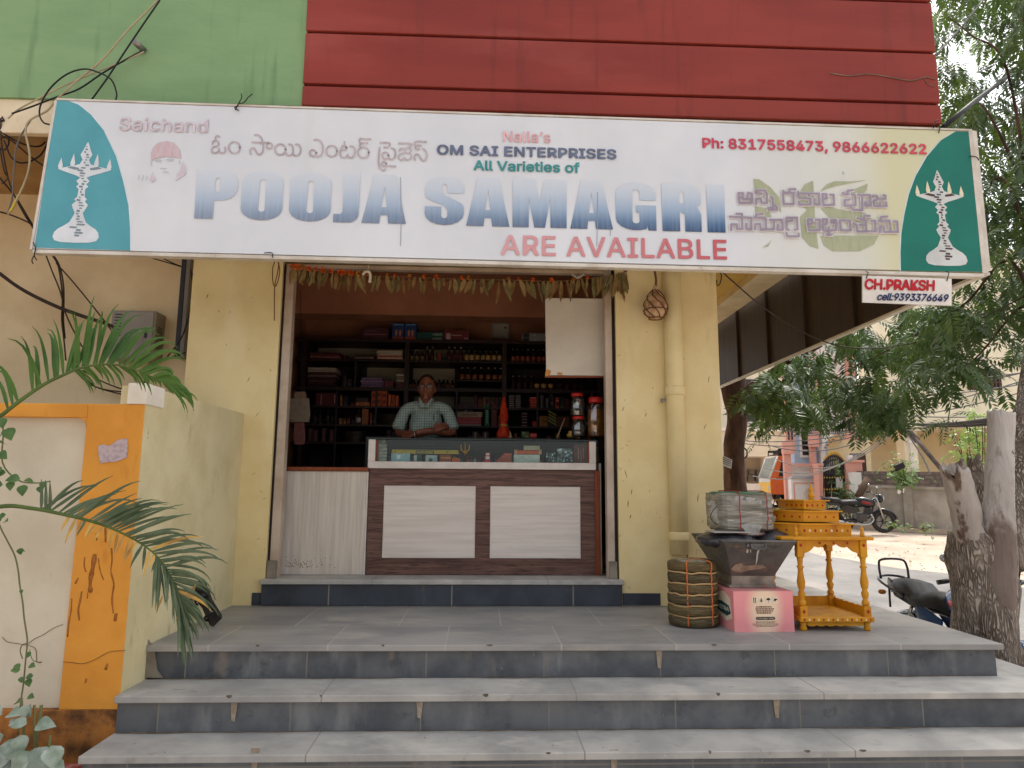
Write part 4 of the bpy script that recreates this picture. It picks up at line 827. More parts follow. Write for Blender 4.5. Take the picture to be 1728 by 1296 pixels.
# ------------------------------------------------------------------ boxes, books and jars on the lower shelves
def pb(name, label, cat, x0, x1, yt, yb_, col, bands=(), Y=YB+.02, d=.2, group=None, base=None):
    xm = .5*(x0+x1); zb = az(xm, yb_, Y) if base is None else base
    return carton(name, label, cat, ax(x0, yt, Y), ax(x1, yt, Y), Y, d, zb, az(xm, yt, Y), col, group, bands)
GOLD, CREAM, RED = (176, 130, 60), (196, 180, 150), (150, 40, 36)
pb('red_box', 'large dark red box with two pale lines on the shelf behind the hanging packets', 'box', 533, 570, 663, 686, (86, 30, 34), [(.24, .27, .05, .85, (190, 150, 140)), (.86, .89, .15, .85, (190, 150, 140))], base=z4)
pb('amber_box', 'low amber box with white dots under a dark box', 'box', 600, 624, 678, 686, (170, 96, 34), [(.1, .18, .3, .6, CREAM), (.7, .78, .3, .6, CREAM)], base=z4)
pb('dark_box', 'dark spotted box lying on the low amber box', 'box', 601, 622, 671, 678, (40, 32, 30), base=az(612, 678, YB+.02))
for k in range(3):
    pb('incense_box', 'orange patterned incense box in the block of orange boxes near the man', 'box', 627+k*9, 635.6+k*9, 660-k % 2*2, 686, (186, 84, 34), [(.15, .85, .62, .8, (110, 40, 24)), (.15, .85, .2, .4, (120, 48, 26))], group='orange incense boxes', base=z4)
for k in range(3):
    pb('red_packet', 'red and orange striped packet at the end of the orange boxes', 'packet', 655+k*6.2, 660.6+k*6.2, 665+k, 686, ((170, 56, 36), (190, 96, 40), (160, 48, 36))[k], [(.3, .7, .1, .9, ((206, 130, 60), (150, 40, 30), (200, 120, 60))[k])], group='striped packets by the orange boxes', base=z4)
pb('tall_book', 'tall tan box standing beside a small labelled bottle', 'box', 611, 622, 690, 717, (156, 92, 40), base=z5)
bt = bottle('small bottle with white label and cream cap beside the tall tan box', None, .15, .022, (50, 40, 50), (200, 190, 190), (176, 140, 90), Vector((ax(605, 717, YB+.06), YB+.06, z5)))
for k, px_ in enumerate((531, 540, 553, 561)):
    if k == 0: jr = bottle('slim dark jar with shiny shoulders on the low shelf behind the hanging packet', 'slim dark jars on the low shelf', .14, .02, (44, 34, 36), (64, 50, 52), (120, 112, 110), Vector((ax(px_, 717, YB+.08), YB+.08, z5)))
    else: dup(jr, Vector((ax(px_, 717, YB+.08), YB+.08, z5)))
rnd = random.Random(11)
for k in range(9):   # stacked plates or thin trays
    z = z6+.004+k*.0125; x0 = ax(572, 740, YB)+rnd.uniform(0, .01)
    t = thing('steel_tray', 'thin dull tray in the pile of trays low behind the flap cabinet', 'tray', (x0+.12, YB+.15, z), 'piled trays low on the shelving')
    MB().lathe([(.115, 0), (.125, .004), (.128, .009), (.12, .009)], (x0+.13, YB+.16, z), 20, 1, .9).build('dish', M('dull_steel', L(120, 108, 96), .35, metal=.7), t)
for k in range(8):
    z = z5+.004+k*.014
    t = thing('steel_plate', 'thin grey plate in the pile of plates just beside the man', 'plate', (ax(655, 705, YB), YB+.15, z), 'piled plates beside the man')
    MB().lathe([(.09, 0), (.115, .006), (.12, .01), (.11, .01)], (ax(656, 705, YB), YB+.16, z), 20, 1.1, .9).build('dish', M('dull_steel', L(120, 108, 96), .35, metal=.7), t)
for k, px_ in enumerate((524, 533, 547, 560)):
    pb('red_bottle_box', 'narrow dark red box on the lowest visible shelf behind the hanging packets', 'box', px_-4, px_+4, 722+k % 2*3, 748, (70+k*4, 34, 36), [(.4, .6, .1, .9, (120, 90, 88))], group='narrow red boxes low behind the hanging packets', base=z6)
# middle bay right of the man
pb('dark_carton', 'dark maroon carton with a pale motif lying above the pale box', 'box', 771, 798, 681, 697, (70, 40, 50), [(.5, .62, .1, .7, (150, 130, 150))], Y=YB+.06, base=az(785, 697, YB+.06))
pb('pink_box', 'long pink box lying directly below the long pale box', 'box', 770, 812, 704, 716, (176, 70, 78), [(.1, .9, .25, .35, (200, 110, 110))], base=az(790, 716, YB+.02))
pb('pale_box', 'long pale cream box lying on the pink box', 'box', 770, 814, 695, 704, (176, 150, 122), [(.2, .8, .3, .6, (140, 112, 92))], base=az(790, 704, YB+.02))
pb('white_box', 'narrow white box edge under the pink box', 'box', 774, 812, 716, 722, (150, 146, 140), base=z5)
pb('green_book', 'tall green book with white lettering marks standing beside the pink box', 'book', 818, 826, 681, 722, (24, 104, 74), [(.3, .7, .12+.09*i, .17+.09*i, (150, 190, 170)) for i in range(7)], base=z5)
pb('brown_book', 'tall brown book standing beside the green book', 'book', 829, 839, 684, 722, (104, 50, 32), base=z5)
for k in range(2):
    pb('photo_packet', 'small framed packet with pale centre on the shelf beside the man', 'packet', 797+k*17, 808+k*17, 728, 738, (70, 50, 50), [(.35, .6, .1, .9, (170, 150, 130))], group='small packets beside the man', base=z6+.03)
# red cloth cone statue bundle
cn = thing('red_cloth_cone', 'tall orange red cloth cone with gold trim standing behind the glass case', 'cloth', Vector((ax(849, 740, 6.2), 6.2, ctop-.06)))
c = Vector((ax(850, 738, 6.2), 6.2, az(850, 741, 6.2))); hh = az(853, 668, 6.2)-c.z
MB().lathe([(.055, 0), (.062, .05), (.03, .12), (.034, .15), (.04, .2), (.03, .28), (.012, hh*.95), (.003, hh)], c, 12, jit=.1).build('cloth', colmat((206, 62, 24), .8, (150, 30, 16)), cn)
MB().lathe([(.034, .105), (.042, .12), (.03, .135)], c, 10, jit=.2).build('gold_trim', colmat((190, 130, 60), .4), cn)
MB().lathe([(.02, 0), (.026, .02), (.012, .05), (.004, .07)], c+Vector((.055, -.01, 0)), 8, jit=.3).build('tassel', colmat((190, 160, 120), .8), cn)
cs_ = MB().box(-1.0, JR-.1, 6.05, 6.42, FZ+.001, az(850, 741, 6.2)-.001).build('service_ledge', m_blk); single(cs_, 'black ledge behind the glass case that carries jars and the red cone', 'ledge')
# right bay: incense blocks
for k in range(2):
    for j in range(8):
        pb('match_packet', 'black incense packet with a white printed line, in the block beside the red cone', 'packet', 858+k*11, 868.4+k*11, 666.5+j*3.3, 669.6+j*3.3, (36, 26, 28), [(.12, .88, .25, .6, (170, 160, 160))], group='black incense packets beside the red cone', base=az(868, 669.6+j*3.3, YB+.02))
for j in range(4):
    pb('red_packet', 'bright red packet with pale edge in the stack beside the black dotted cases', 'packet', 895-(1 if j == 3 else 0), 906+(1 if j == 3 else 0), 688-j*4.6-(4 if j == 3 else 0), 692-j*4.6, (196, 56, 44), [(.05, .95, .8, .95, (206, 150, 130))], group='red packets beside the dotted cases', base=az(900, 692-j*4.6, YB+.02))
pb('red_packet', 'small orange packet with white ends lying beside the red packets', 'packet', 880, 893, 688, 691.5, (190, 90, 60), [(0, .1, 0, 1, CREAM), (.9, 1, 0, 1, CREAM)], base=z4+.001)
for k in range(2):
    pb('black_case', ('black case with white dotted edge, taller one next to the red packets', 'black case with white dotted edge, shorter one away from the red packets')[k], 'box', 910+k*9, 918+k*9, 666+k*5, 692, (34, 26, 26), [(.45, .6, .05+.1*i, .1+.1*i, (206, 196, 190)) for i in range(9)], base=z4+.001)
for j in range(5):
    pb('dark_packet', 'dark packet with pale script line in the lower stack beside the red cone', 'packet', 880, 890, 696+j*5, 700.4+j*5, (58, 28, 34), [(.1, .9, .4, .6, (190, 150, 160))], group='dark packets of the lower stack', base=az(885, 700.4+j*5, YB+.02))
pb('red_box', 'small upright red box beside the dark packets', 'box', 899, 905, 711, 723, (196, 54, 50), base=az(902, 723, YB+.02))
pb('yellow_box', 'mustard yellow box with small motif on the shelf behind the jars', 'box', 910, 924, 702, 724, (150, 98, 40), [(.35, .6, .45, .65, (110, 66, 30)), (.7, .84, .35, .6, (60, 40, 30))], base=z5+.001)
t = pb('striped_box', 'box with green and yellow diagonal stripes behind the jars', 'box', 925, 939, 703, 724, (48, 50, 30), base=z5+.001)
b = MB(); x0, x1 = ax(925, 703, YB+.02), ax(939, 703, YB+.02); zt_ = az(932, 703, YB+.02)
for i in range(4):
    v = z5+.012+i*.032; b.prism([(x0+.001, YB+.0185, v+.045), (x0+.001, YB+.0185, v+.06), (x1-.001, YB+.0185, v+.012), (x1-.001, YB+.0185, v-.003)], (0, .0012, 0))
b.build('diagonal_stripe', colmat((150, 150, 62)), t)
for j in range(6):
    for k in range(2):
        pb('brick_packet', 'brown incense brick in the even wall of bricks behind the jars', 'packet', 940+k*10.5, 950+k*10.5, 703+j*3.6, 706.3+j*3.6, (112, 66, 46), [(.04, .96, .1, .3, (70, 36, 28))], group='brown incense bricks behind the jars', base=az(950, 706.3+j*3.6, YB+.02))
pb('green_pattern_box', 'green and cream patterned box low beside the red cone', 'box', 880, 893, 728, 739, (62, 84, 44), [(.1, .5, .5, .9, (130, 140, 84)), (.5, .9, .1, .4, (120, 130, 80))], Y=6.3, d=.1, base=az(886, 739, 6.3))
pb('red_box', 'small red box beside the green patterned box', 'box', 894, 906, 731, 739, (190, 50, 48), [(.1, .9, .5, .7, (214, 120, 100))], Y=6.3, d=.1, base=az(900, 739, 6.3))
b = MB(); b.tube([at(940, 739, 5.95), at(953, 706, 6.0)], .006, 6); single(b.build('incense_stick', colmat((190, 160, 120), .8)), 'thin pale stick leaning in front of the brown incense bricks', 'stick')
# mixed small stock that fills the gaps of the lower shelves
rnd = random.Random(55); PAL = [(96, 40, 38), (60, 44, 60), (130, 84, 40), (50, 60, 48), (120, 52, 40), (70, 66, 62), (150, 110, 60), (44, 40, 46), (104, 86, 60), (84, 34, 44), (36, 66, 62), (140, 60, 44)]
def fillbay(x0, x1, zb, hmax, where, Y0=YB+.05):
    x = x0
    while x < x1-4:
        w = rnd.uniform(4, 9); h = rnd.uniform(.35, 1)*hmax; c = rnd.choice(PAL); n_ = rnd.choice((1, 1, 2)); z = zb
        for j in range(n_):
            carton('stock_packet', 'small dim packet in the mixed stock '+where, 'packet', ax(x, 700, Y0), ax(min(x+w, x1), 700, Y0)-.004, Y0+rnd.uniform(0, .08), .12, z, z+h/n_, c, 'mixed packets '+where, [(.12, .88, .25, .45, tuple(min(255, int(v*1.5+30)) for v in c))] if rnd.random() < .6 else [(.2, .8, .6, .75, tuple(int(v*.6) for v in c))]); z += h/n_
        x += w+rnd.uniform(.3, 1.5)
fillbay(572, 600, z4, .12, 'before the orange incense boxes'); fillbay(572, 610, z5, .13, 'under the low amber box'); fillbay(624, 634, z5, .15, 'beside the tall tan box'); fillbay(518, 570, FZ+.4, .2, 'by the hanging packets'); fillbay(575, 634, FZ+.4, .2, 'low behind the flap cabinet')
fillbay(638, 684, z6, .14, 'near the elbow of the man'); fillbay(690, 700, z5, .15, 'just behind the shoulder of the man'); fillbay(775, 848, z6, .12, 'low behind the glass case'); fillbay(800, 848, z4, .16, 'above the pale box'); fillbay(840, 850, z5, .15, 'beside the brown book')
fillbay(856, 905, z6, .13, 'behind the red cone'); fillbay(912, 1005, z6, .12, 'low behind the jars'); fillbay(928, 1005, z4, .2, 'above the striped box'); fillbay(962, 1005, z5, .16, 'past the brown incense bricks'); fillbay(575, 600, z3, .13, 'between the cloth piles'); fillbay(575, 592, z1, .07, 'beside the thin cloth pile'); fillbay(730, 756, z1, .1, 'between the upper bottles')
# jars on the counter's right end
def jar(label, x0, x1, yt, yb_, Y, fillc, fill, lidc=(206, 50, 40), base=None):
    xm = .5*(x0+x1); zb = az(xm, yb_, Y) if base is None else base; zt_ = az(xm, yt, Y); h = zt_-zb; r = .5*(ax(x1, yt, Y)-ax(x0, yt, Y)); c = Vector((ax(xm, yt, Y), Y, zb))
    t = thing('plastic_jar', label, 'jar', c)
    MB().lathe([(r*.9, .001), (r, .012), (r, h*.74), (r*.8, h*.84), (r*.78, h*.88)], c, 18).build('jar_body', m_plas, t)
    MB().lathe([(r*.82, h*.86), (r*.84, h*.88), (r*.84, h*.985), (r*.78, h)], c, 18).build('lid', M('red_plastic_lid', L(*lidc), .35), t)
    if fill: MB().lathe([(r*.86, .006), (r*.93, .02), (r*.93, h*fill), (r*.6, h*fill+.008)], c, 14, jit=.04).build('contents', fillc, t)
    return t
m_leafy = M('dried_herb_fill', L(96, 92, 80), .8, L(54, 50, 44), 60.0, amt=1); m_nuts = M('golden_snack_fill', L(182, 118, 40), .7, L(120, 66, 20), 50.0, amt=1, bump=.5)
jar('clear jar with red lid standing upper of two stacked jars on the counter end', 962, 986, 664, 703, 5.6, m_leafy, .3)
jar('clear round jar with red lid, lower of the two stacked jars on the counter end', 964, 988, 703, 738, 5.6, m_leafy, .55)
jar('large clear jar of golden snacks with red lid beside the two stacked jars', 991, 1019, 671, 738, 5.55, m_nuts, .68)
b = MB(); b.lathe([(.02, 0), (.025, .02), (.012, .04), (.02, .05)], at(964, 738, 5.62), 8, 1.6, 1); single(b.build('brass_cup', colmat((176, 130, 40), .3)), 'small mustard cup beside the lower stacked jar', 'cup')
# things inside the glass case
GZ = cgz+.002
def cb_(name, label, cat, x0, x1, yt, yb_, col, bands=(), Y=YC+.07, d=.12, group=None, base=None):
    xm = .5*(x0+x1); zb = GZ if base is None else base
    return carton(name, label, cat, ax(x0, yt, Y), ax(x1, yt, Y), Y, d, zb, az(xm, yt, Y), col, group, bands)
r5 = [(218, 214, 208)]*5
for k in range(5):
    t = thing('thread_roll', 'white wrapped thread roll in the pile inside the end of the glass case', 'roll', at(640, 776-k*6.2, YC+.08), 'white thread rolls in the glass case')
    p0 = at(634, 776-k*6.2, YC+.1); p1 = at(653, 776-k*6.2, YC+.1); MB().tube([p0, p0.lerp(p1, .1), p0.lerp(p1, .9), p1], [.010, .0145, .0145, .010], 10).build('roll_body', M('white_thread', L(186, 184, 172), .7, L(150, 148, 136), 40.0), t)
for k in range(2):
    p = at(637+k*10, 745, YC+.085); single(MB().ball(p, .02, 12, 8, (1, .7, 1)).build('cotton_ball', M('grey_cotton', L(150, 152, 134), .9)), ('round grey cotton ball on the thread pile, beside the case post', 'round grey cotton ball on the thread pile, away from the case post')[k], 'ball')
bl = cb_('silver_packet', 'pale blue silver wrapped packet in the glass case under the long gold box', 'packet', 660, 692, 765, 778, (150, 178, 184), [(.3, .5, .3, .8, (206, 220, 222))])
t = cb_('gold_incense_box', 'long flat gold incense box with black lettering inside the glass case', 'box', 661, 774, 759, 766, (176, 148, 44), [(.36, .63, .15, .85, (36, 30, 20)), (.04, .06, .3, .7, (120, 90, 30)), (.82, .84, .3, .7, (120, 90, 30))], base=az(715, 766, YC+.07), d=.05)
gx = lambda p: ax(p, 762, YC+.07)
place_text('GOLDEN NUGGET', 'lettering', colmat((222, 196, 110)), t, gx(703), gx(731), az(717, 764.6, YC+.07), az(717, 761, YC+.07), YC+.0675, .01)
cb_('dark_green_box', 'dark green and white boxes under the gold box', 'box', 698, 712, 767, 779, (44, 74, 66), [(.05, .4, .1, .9, (170, 176, 170))])
cb_('glass_figure', 'white translucent packet under the gold box', 'packet', 718, 738, 768, 779, (168, 178, 176), [(.3, .6, 0, .5, (60, 70, 66))])
cb_('red_pot', 'red and yellow packet beside the white packet in the glass case', 'packet', 742, 762, 768, 779, (150, 62, 40), [(.1, .9, .5, .7, (196, 140, 60))])
cb_('orange_tray', 'flat orange tray beside the red and yellow packet', 'tray', 763, 776, 773, 778, (206, 92, 40))
cb_('red_white_box', 'small upright red and white box in the middle of the glass case', 'box', 819, 827, 764, 778, (206, 66, 76), [(.1, .9, .35, .6, (222, 206, 200)), (.2, .8, .75, .95, (222, 200, 196))])
for k in range(4):
    cb_('red_packet', 'dark red packet in the slanting pile inside the glass case', 'packet', 838+k*4, 864, 775-k*3.5, 0, (176, 58, 46), [(.05, .95, .3, .5, (200, 120, 80))], group='red packets piled in the glass case', base=GZ+k*.0155)
wb = cb_('white_carton', 'white carton lying under the orange scroll box', 'box', 867, 911, 767, 779, (188, 194, 184))
cb_('orange_scroll', 'orange red scroll box with pale ends on the white carton', 'box', 868, 914, 760, 766, (200, 84, 40), [(0, .1, 0, 1.2, (190, 140, 100)), (.88, 1, 0, 1.2, (190, 140, 100))], base=az(890, 766.5, YC+.07), d=.05)
cb_('cream_roll_box', 'cream box on top of the orange scroll box', 'box', 884, 911, 752, 758, (176, 168, 140), base=az(890, 759.5, YC+.07), d=.05)
for px0_, px1_, lab in ((922, 937, 'crumpled silver foil packet beside the white carton'), (940, 966, 'shiny silver foil packet with dark marks beside the maroon packet')):
    b = MB(); r = random.Random(px0_); Yf = YC+.08
    gx_ = [[at(px0_+(px1_-px0_)*i/6, 779-(22 if px0_ > 930 else 16)*j/5, Yf+r.uniform(-.015, .015)) for i in range(7)] for j in range(6)]
    for j in range(5):
        for i in range(6): b.poly([gx_[j][i], gx_[j][i+1], gx_[j+1][i+1], gx_[j+1][i]])
    single(b.build('foil_packet', M('crinkled_foil', L(170, 180, 182), .18, L(110, 120, 120), 30.0, metal=.9), weld=.0005), lab, 'packet')
cb_('maroon_bag', 'maroon packet of white threads at the end of the glass case', 'packet', 968, 992, 749, 779, (96, 46, 38), [(.3, .34, .2, .8, (176, 150, 130)), (.5, .53, .1, .7, (176, 150, 130)), (.66, .69, .25, .8, (176, 150, 130))])
rnd = random.Random(66); x = 656
while x < 990:   # a second row of little goods at the back of the glass case
    w = rnd.uniform(5, 14); c = rnd.choice(PAL+[(176, 150, 70), (160, 166, 160), (186, 80, 40), (60, 90, 70), (190, 170, 140)]); h = rnd.uniform(.02, .085)
    cb_('case_packet', 'small mixed packet in the rear row inside the glass case', 'packet', x, x+w, 770, 779, c, [(.15, .85, .3, .55, tuple(min(255, int(v*1.4+40)) for v in c))], Y=YC+.26+rnd.uniform(0, .08), d=.08, group='rear row of the glass case', base=GZ)
    x += w+rnd.uniform(.5, 4)
rnd = random.Random(67)
for k in range(16):
    x = rnd.uniform(660, 985); p = at(x, 775, YC+.16+rnd.uniform(-.03, .06)); p.z = GZ+.0005; c = rnd.choice([(190, 186, 170), (170, 60, 50), (190, 150, 60), (80, 110, 90), (200, 110, 50)])
    t = thing('small_pot', 'tiny coloured pot among the loose goods in the glass case', 'pot', p, 'tiny pots in the glass case'); MB().lathe([(.011, 0), (.014, .012), (.011, .026), (.013, .03)], p, 10).build('pot_body', colmat(c, .3), t); MB().lathe([(.013, .0305), (.01, .038), (.002, .042)], p, 10).build('lid', colmat(tuple(int(v*.6) for v in c), .3), t)
# hanging packet strip on the left of the opening
hk = thing('hanging_packet_strip', 'clear and brown packets hanging in a strip above the flap cabinet', 'packet', at(508, 660, 5.7))
for a, b_, yt, yb_, c, nm in ((496, 517, 661, 672, (120, 96, 80), 'card_header'), (488, 523, 672, 712, (120, 108, 94), 'clear_bag'), (495, 515, 713, 750, (104, 64, 60), 'brown_packet')):
    q = [at(a+2, yt, 5.7), at(b_-2, yt, 5.7), at(b_, .7*yb_+.3*yt, 5.7), at(b_-2, yb_, 5.7), at(a+2, yb_, 5.7), at(a, .7*yb_+.3*yt, 5.7)]; MB().prism(q, (0, .02, 0)).build(nm, colmat(c, .4), hk)
MB().tube([at(508, 662, 5.71), at(507, 490, 5.71)], .002, 4).build('string', m_blk, hk)
# ------------------------------------------------------------------ dried leaf and marigold garland across the opening
gd = thing('door_garland', 'dried leaf and orange marigold garland strung across the top of the shop opening', 'garland', at(760, 470, 5.05))
YG = 5.05
gpts = smooth([at(x, y, YG) for x, y in ((492, 452), (520, 455), (570, 461), (620, 465), (700, 468), (780, 471), (850, 472), (930, 475), (990, 470), (1030, 465), (1056, 459))], 6)
MB().tube(gpts, .003, 5).build('string', M('jute_string', L(120, 92, 60), .9), gd)
m_lf = [M('dried_mango_leaf', L(146, 124, 78), .8, L(116, 94, 58), 20.0, amt=1), M('dull_olive_leaf', L(128, 118, 74), .75, L(100, 90, 54), 20.0, amt=1), M('brown_dry_leaf', L(140, 110, 66), .8, L(110, 80, 46), 20.0, amt=1)]
def gleaf(p, ln, w, rz, tilt, curl):
    """a drooping lance leaf hanging from p, folded along its midrib"""
    b = MB(); n = 7; R_ = Matrix.Rotation(rz, 3, 'Z') @ Matrix.Rotation(tilt, 3, 'Y'); mid, lf, rt = [], [], []
    for i in range(n+1):
        t = i/n; ww = w*(math.sin(PI*min(1, t*.92+.08))**.8)*(1-.15*t)
        c = Vector((curl*t*t*ln, .0, -ln*t)); mid.append(b.bm.verts.new(p+R_ @ c)); f = Vector((0, -.35*ww, 0))
        lf.append(b.bm.verts.new(p+R_ @ (c+Vector((-ww, 0, 0))+f))); rt.append(b.bm.verts.new(p+R_ @ (c+Vector((ww, 0, 0))+f)))
    for i in range(n): b._f([mid[i], lf[i], lf[i+1], mid[i+1]], True); b._f([mid[i], mid[i+1], rt[i+1], rt[i]], True)
    return b
rnd = random.Random(21)
def gp(u):
    k = u*(len(gpts)-1); i = min(int(k), len(gpts)-2); return gpts[i].lerp(gpts[i+1], k-i)
for i in range(86):
    u = (i+.5+rnd.uniform(-.35, .35))/86
    big = u > .58
    ln = rnd.uniform(.09, .145) if not big else rnd.uniform(.10, .20)
    if .42 < u < .62 and rnd.random() < .4: ln *= .7
    o = gleaf(gp(u)+Vector((0, rnd.uniform(-.02, .02), 0)), ln, rnd.uniform(.014, .024), rnd.uniform(-.9, .9), rnd.gauss(0, .16), rnd.uniform(-.3, .3)).build('leaf', rnd.choice(m_lf), gd)
m_mg = [M('marigold_orange', L(226, 108, 30), .8, L(190, 70, 20), 60.0, amt=1), M('marigold_amber', L(210, 140, 50), .8, L(160, 96, 30), 60.0, amt=1)]
def flower(p, r):
    b = MB(); rr = random.Random(int(p.x*1e4))
    for k in range(26):
        d = Vector((rr.gauss(0, 1), rr.gauss(0, 1), rr.gauss(0, .8))).normalized(); s_ = d.orthogonal().normalized()*r*.5; q = p+d*r*.55
        b.poly([q-s_, q+d*r*.55, q+s_, q-d*r*.2])
    return b
fu = [.015, .04, .075, .105, .13, .155, .18, .21, .225, .25, .275, .30, .345, .36, .39, .42, .445, .50, .515, .61, .63, .66, .70, .76, .775, .80]
for i, u in enumerate(fu):
    r = .022 if u < .3 else .016
    flower(gp(u)+Vector((0, -.025, .004)), r*rnd.uniform(.85, 1.2)).build('marigold', m_mg[0 if rnd.random() < .65 else 1], gd)
for x, y, ln in ((1044, 460, .17), (1050, 462, .22)):
    gleaf(at(x, y, YG), ln, .016, .3, .12, .2).build('leaf', m_lf[2], gd)
# hanging bits
hk_ = MB(); hk_.tube(smooth([at(x, y, 4.9) for x, y in ((612, 464), (616, 459), (622, 459), (625, 464), (624, 477))], 5), .010, 8); hk_.tube([at(621, 458, 4.9), at(622, 445, 4.9)], .0025, 5)
single(hk_.build('hook', M('white_plastic', L(226, 214, 190), .5)), 'white curved plastic hook hanging below the signboard in front of the garland', 'hook')
bc_ = thing('bell_cluster', 'small cluster of silvery bells hanging in the garland', 'bells', at(975, 470, 4.97)); r = random.Random(4)
for i in range(8):
    p = at(966+i*2.6, 462+abs(3.5-i)*-1.6+8, 4.97+r.uniform(-.01, .01))
    MB().lathe([(.001, .016), (.006, .012), (.0075, .002), (.009, -.004), (.002, -.005)], p, 8).build('bell', M('silver_bell', L(190, 184, 176), .3, metal=.8), bc_)
b = MB(); b.tube(smooth([at(x, y, 4.95) for x, y in ((466, 436), (470, 446), (468, 462), (464, 480), (463, 500), (463, 541))], 5), .004, 6); b.tube(smooth([at(x, y, 4.95) for x, y in ((470, 443), (472, 460), (466, 482), (461, 478), (460, 455), (464, 440))], 5), .004, 6)
single(b.build('jute_rope', M('brown_jute', L(120, 84, 44), .9)), 'frayed brown jute rope hanging at the corner of the pillar by the conduit', 'rope')
b = MB(); b.tube(smooth([at(x, y, 4.97) for x, y in ((1052, 456), (1057, 462), (1058, 472), (1057, 484))], 5), .004, 6); b.ball(at(1056, 457, 4.96), .012, 8, 5)
single(b.build('twine', M('brown_jute', L(120, 84, 44), .9)), 'short brown twine hanging beside the end of the garland', 'twine')
b = MB(); b.tube(smooth([at(x, y, 4.99) for x, y in ((1027, 452), (1026, 462), (1022, 478), (1024, 482), (1030, 470))], 4), .004, 6); single(b.build('shutter_latch', M('worn_steel', L(150, 146, 140), .4, metal=.7)), 'small bent steel latch at the top corner of the opening near the gourd', 'latch')
# gourd in a net on the right pillar
gh = thing('hanging_gourd', 'dried ash gourd in a rope net hanging on the pillar by the drain pipe', 'gourd', at(1107, 515, 4.98))
gc = at(1106, 517, 4.96); gr = .085
MB().lathe([(.004, -.098), (.045, -.09), (.075, -.055), (.083, -.01), (.076, .035), (.055, .075), (.03, .105), (.014, .13), (.01, .16)], gc, 18, jit=.02).build('gourd', M('dried_gourd', L(206, 172, 136), .75, L(150, 112, 78), 14.0, amt=1, layers=[(L(96, 66, 44), 20, .6, .72, (1, 1, 1), .6)]), gh)
b = MB()
for k in range(7):
    a = 2*PI*k/7; pts = [gc+Vector((math.cos(a+t*.5)*r_, math.sin(a+t*.5)*r_, z)) for t, (r_, z) in enumerate(((.02, .125), (.058, .08), (.081, .035), (.089, -.01), (.08, -.055), (.05, -.092)))]
    b.tube(smooth(pts, 3), .004, 5)
for r_, z in ((.05, -.092), (.087, -.03)): b.tube([gc+Vector((r_*math.cos(2*PI*i/16), r_*math.sin(2*PI*i/16), z)) for i in range(17)], .004, 5)
b.tube(smooth([gc+Vector((0, 0, .12)), gc+Vector((.01, 0, .2)), gc+Vector((0, 0, .3)), gc+Vector((.012, 0, .45))], 4), .009, 6)
b.build('rope_net', M('brown_rope', L(112, 78, 52), .9, bump=.5, bsc=80), gh)
# ------------------------------------------------------------------ goods on the landing
def fibre(name, c, c2): return M(name, L(*c), .75, L(*c2), 30.0, amt=1, bump=.7, bsc=60, stretch=(.4, .4, 9), layers=[(L(170, 156, 120), 30, .62, .72, (.35, .35, 9), .6), (L(60, 46, 30), 40, .6, .72, (.5, .5, 10), .8)])
m_fib = fibre('leaf_plate_edge', (122, 106, 72), (78, 62, 40)); m_fib2 = fibre('dark_leaf_plate_edge', (104, 92, 66), (62, 52, 36))
lc = at(1168, 1063, Z=0); lc.y += .16; lc.x = ax(1169, 1000, lc.y)
r0 = .485*(at(1211, 1010, Y=lc.y).x-at(1126, 1010, Y=lc.y).x); hz = (az(1168, 948, lc.y-.1)-0)/6
bun = thing('leaf_plate_bundle', 'tied bundle of dried leaf plates standing on the landing by the drain pipe', 'bundle', (lc.x, lc.y, 0))
for k in range(6):
    b = MB(); sh = random.Random(k+30); n = 40; prof = [(r0*.82, .002), (r0*.97, hz*.14), (r0*1.0, hz*.5), (r0*.98, hz*.84), (r0*.86, hz*.985)]
    b.lathe(prof, (lc.x+sh.uniform(-.006, .006), lc.y+sh.uniform(-.006, .006), k*hz), n, 1, .95, .012); b.build('plate_pack', m_fib if k % 2 else m_fib2, bun)
for k in range(1, 6):
    MB().tube([(lc.x+(r0*.96)*math.cos(a), lc.y+(r0*.92)*math.sin(a), k*hz+random.uniform(-.004, .004)) for a in np.linspace(0, 2*PI, 25)], .0055, 6).build('straw_tie', M('pale_straw_tie', L(190, 158, 112), .8), bun)
for a0 in (-2.05, -1.02):
    d = Vector((math.cos(a0), .95*math.sin(a0), 0)); pts = [(lc+d*(r0*.95)) + Vector((0, 0, .01))]
    for k in range(6): pts += [lc+d*(r0*1.015)+Vector((0, 0, hz*(k+.5))), lc+d*(r0*.985)+Vector((0, 0, hz*(k+1)-.002))]
    pts += [lc+d*(r0*.6)+Vector((0, 0, 6*hz+.008)), lc+Vector((0, 0, 6*hz+.012))]
    MB().tube(smooth(pts, 3), .0045, 6).build('cord', M('orange_cord', L(206, 110, 56), .7), bun)
MB().lathe([(r0*.8, 0), (r0*.7, .012), (r0*.3, .016)], (lc.x, lc.y, 6*hz-.004), 24, jit=.08).build('plastic_wrap', M('cloudy_plastic', L(150, 140, 120), .25, L(90, 80, 62), 16.0, amt=1, bump=.8, bsc=24), bun)
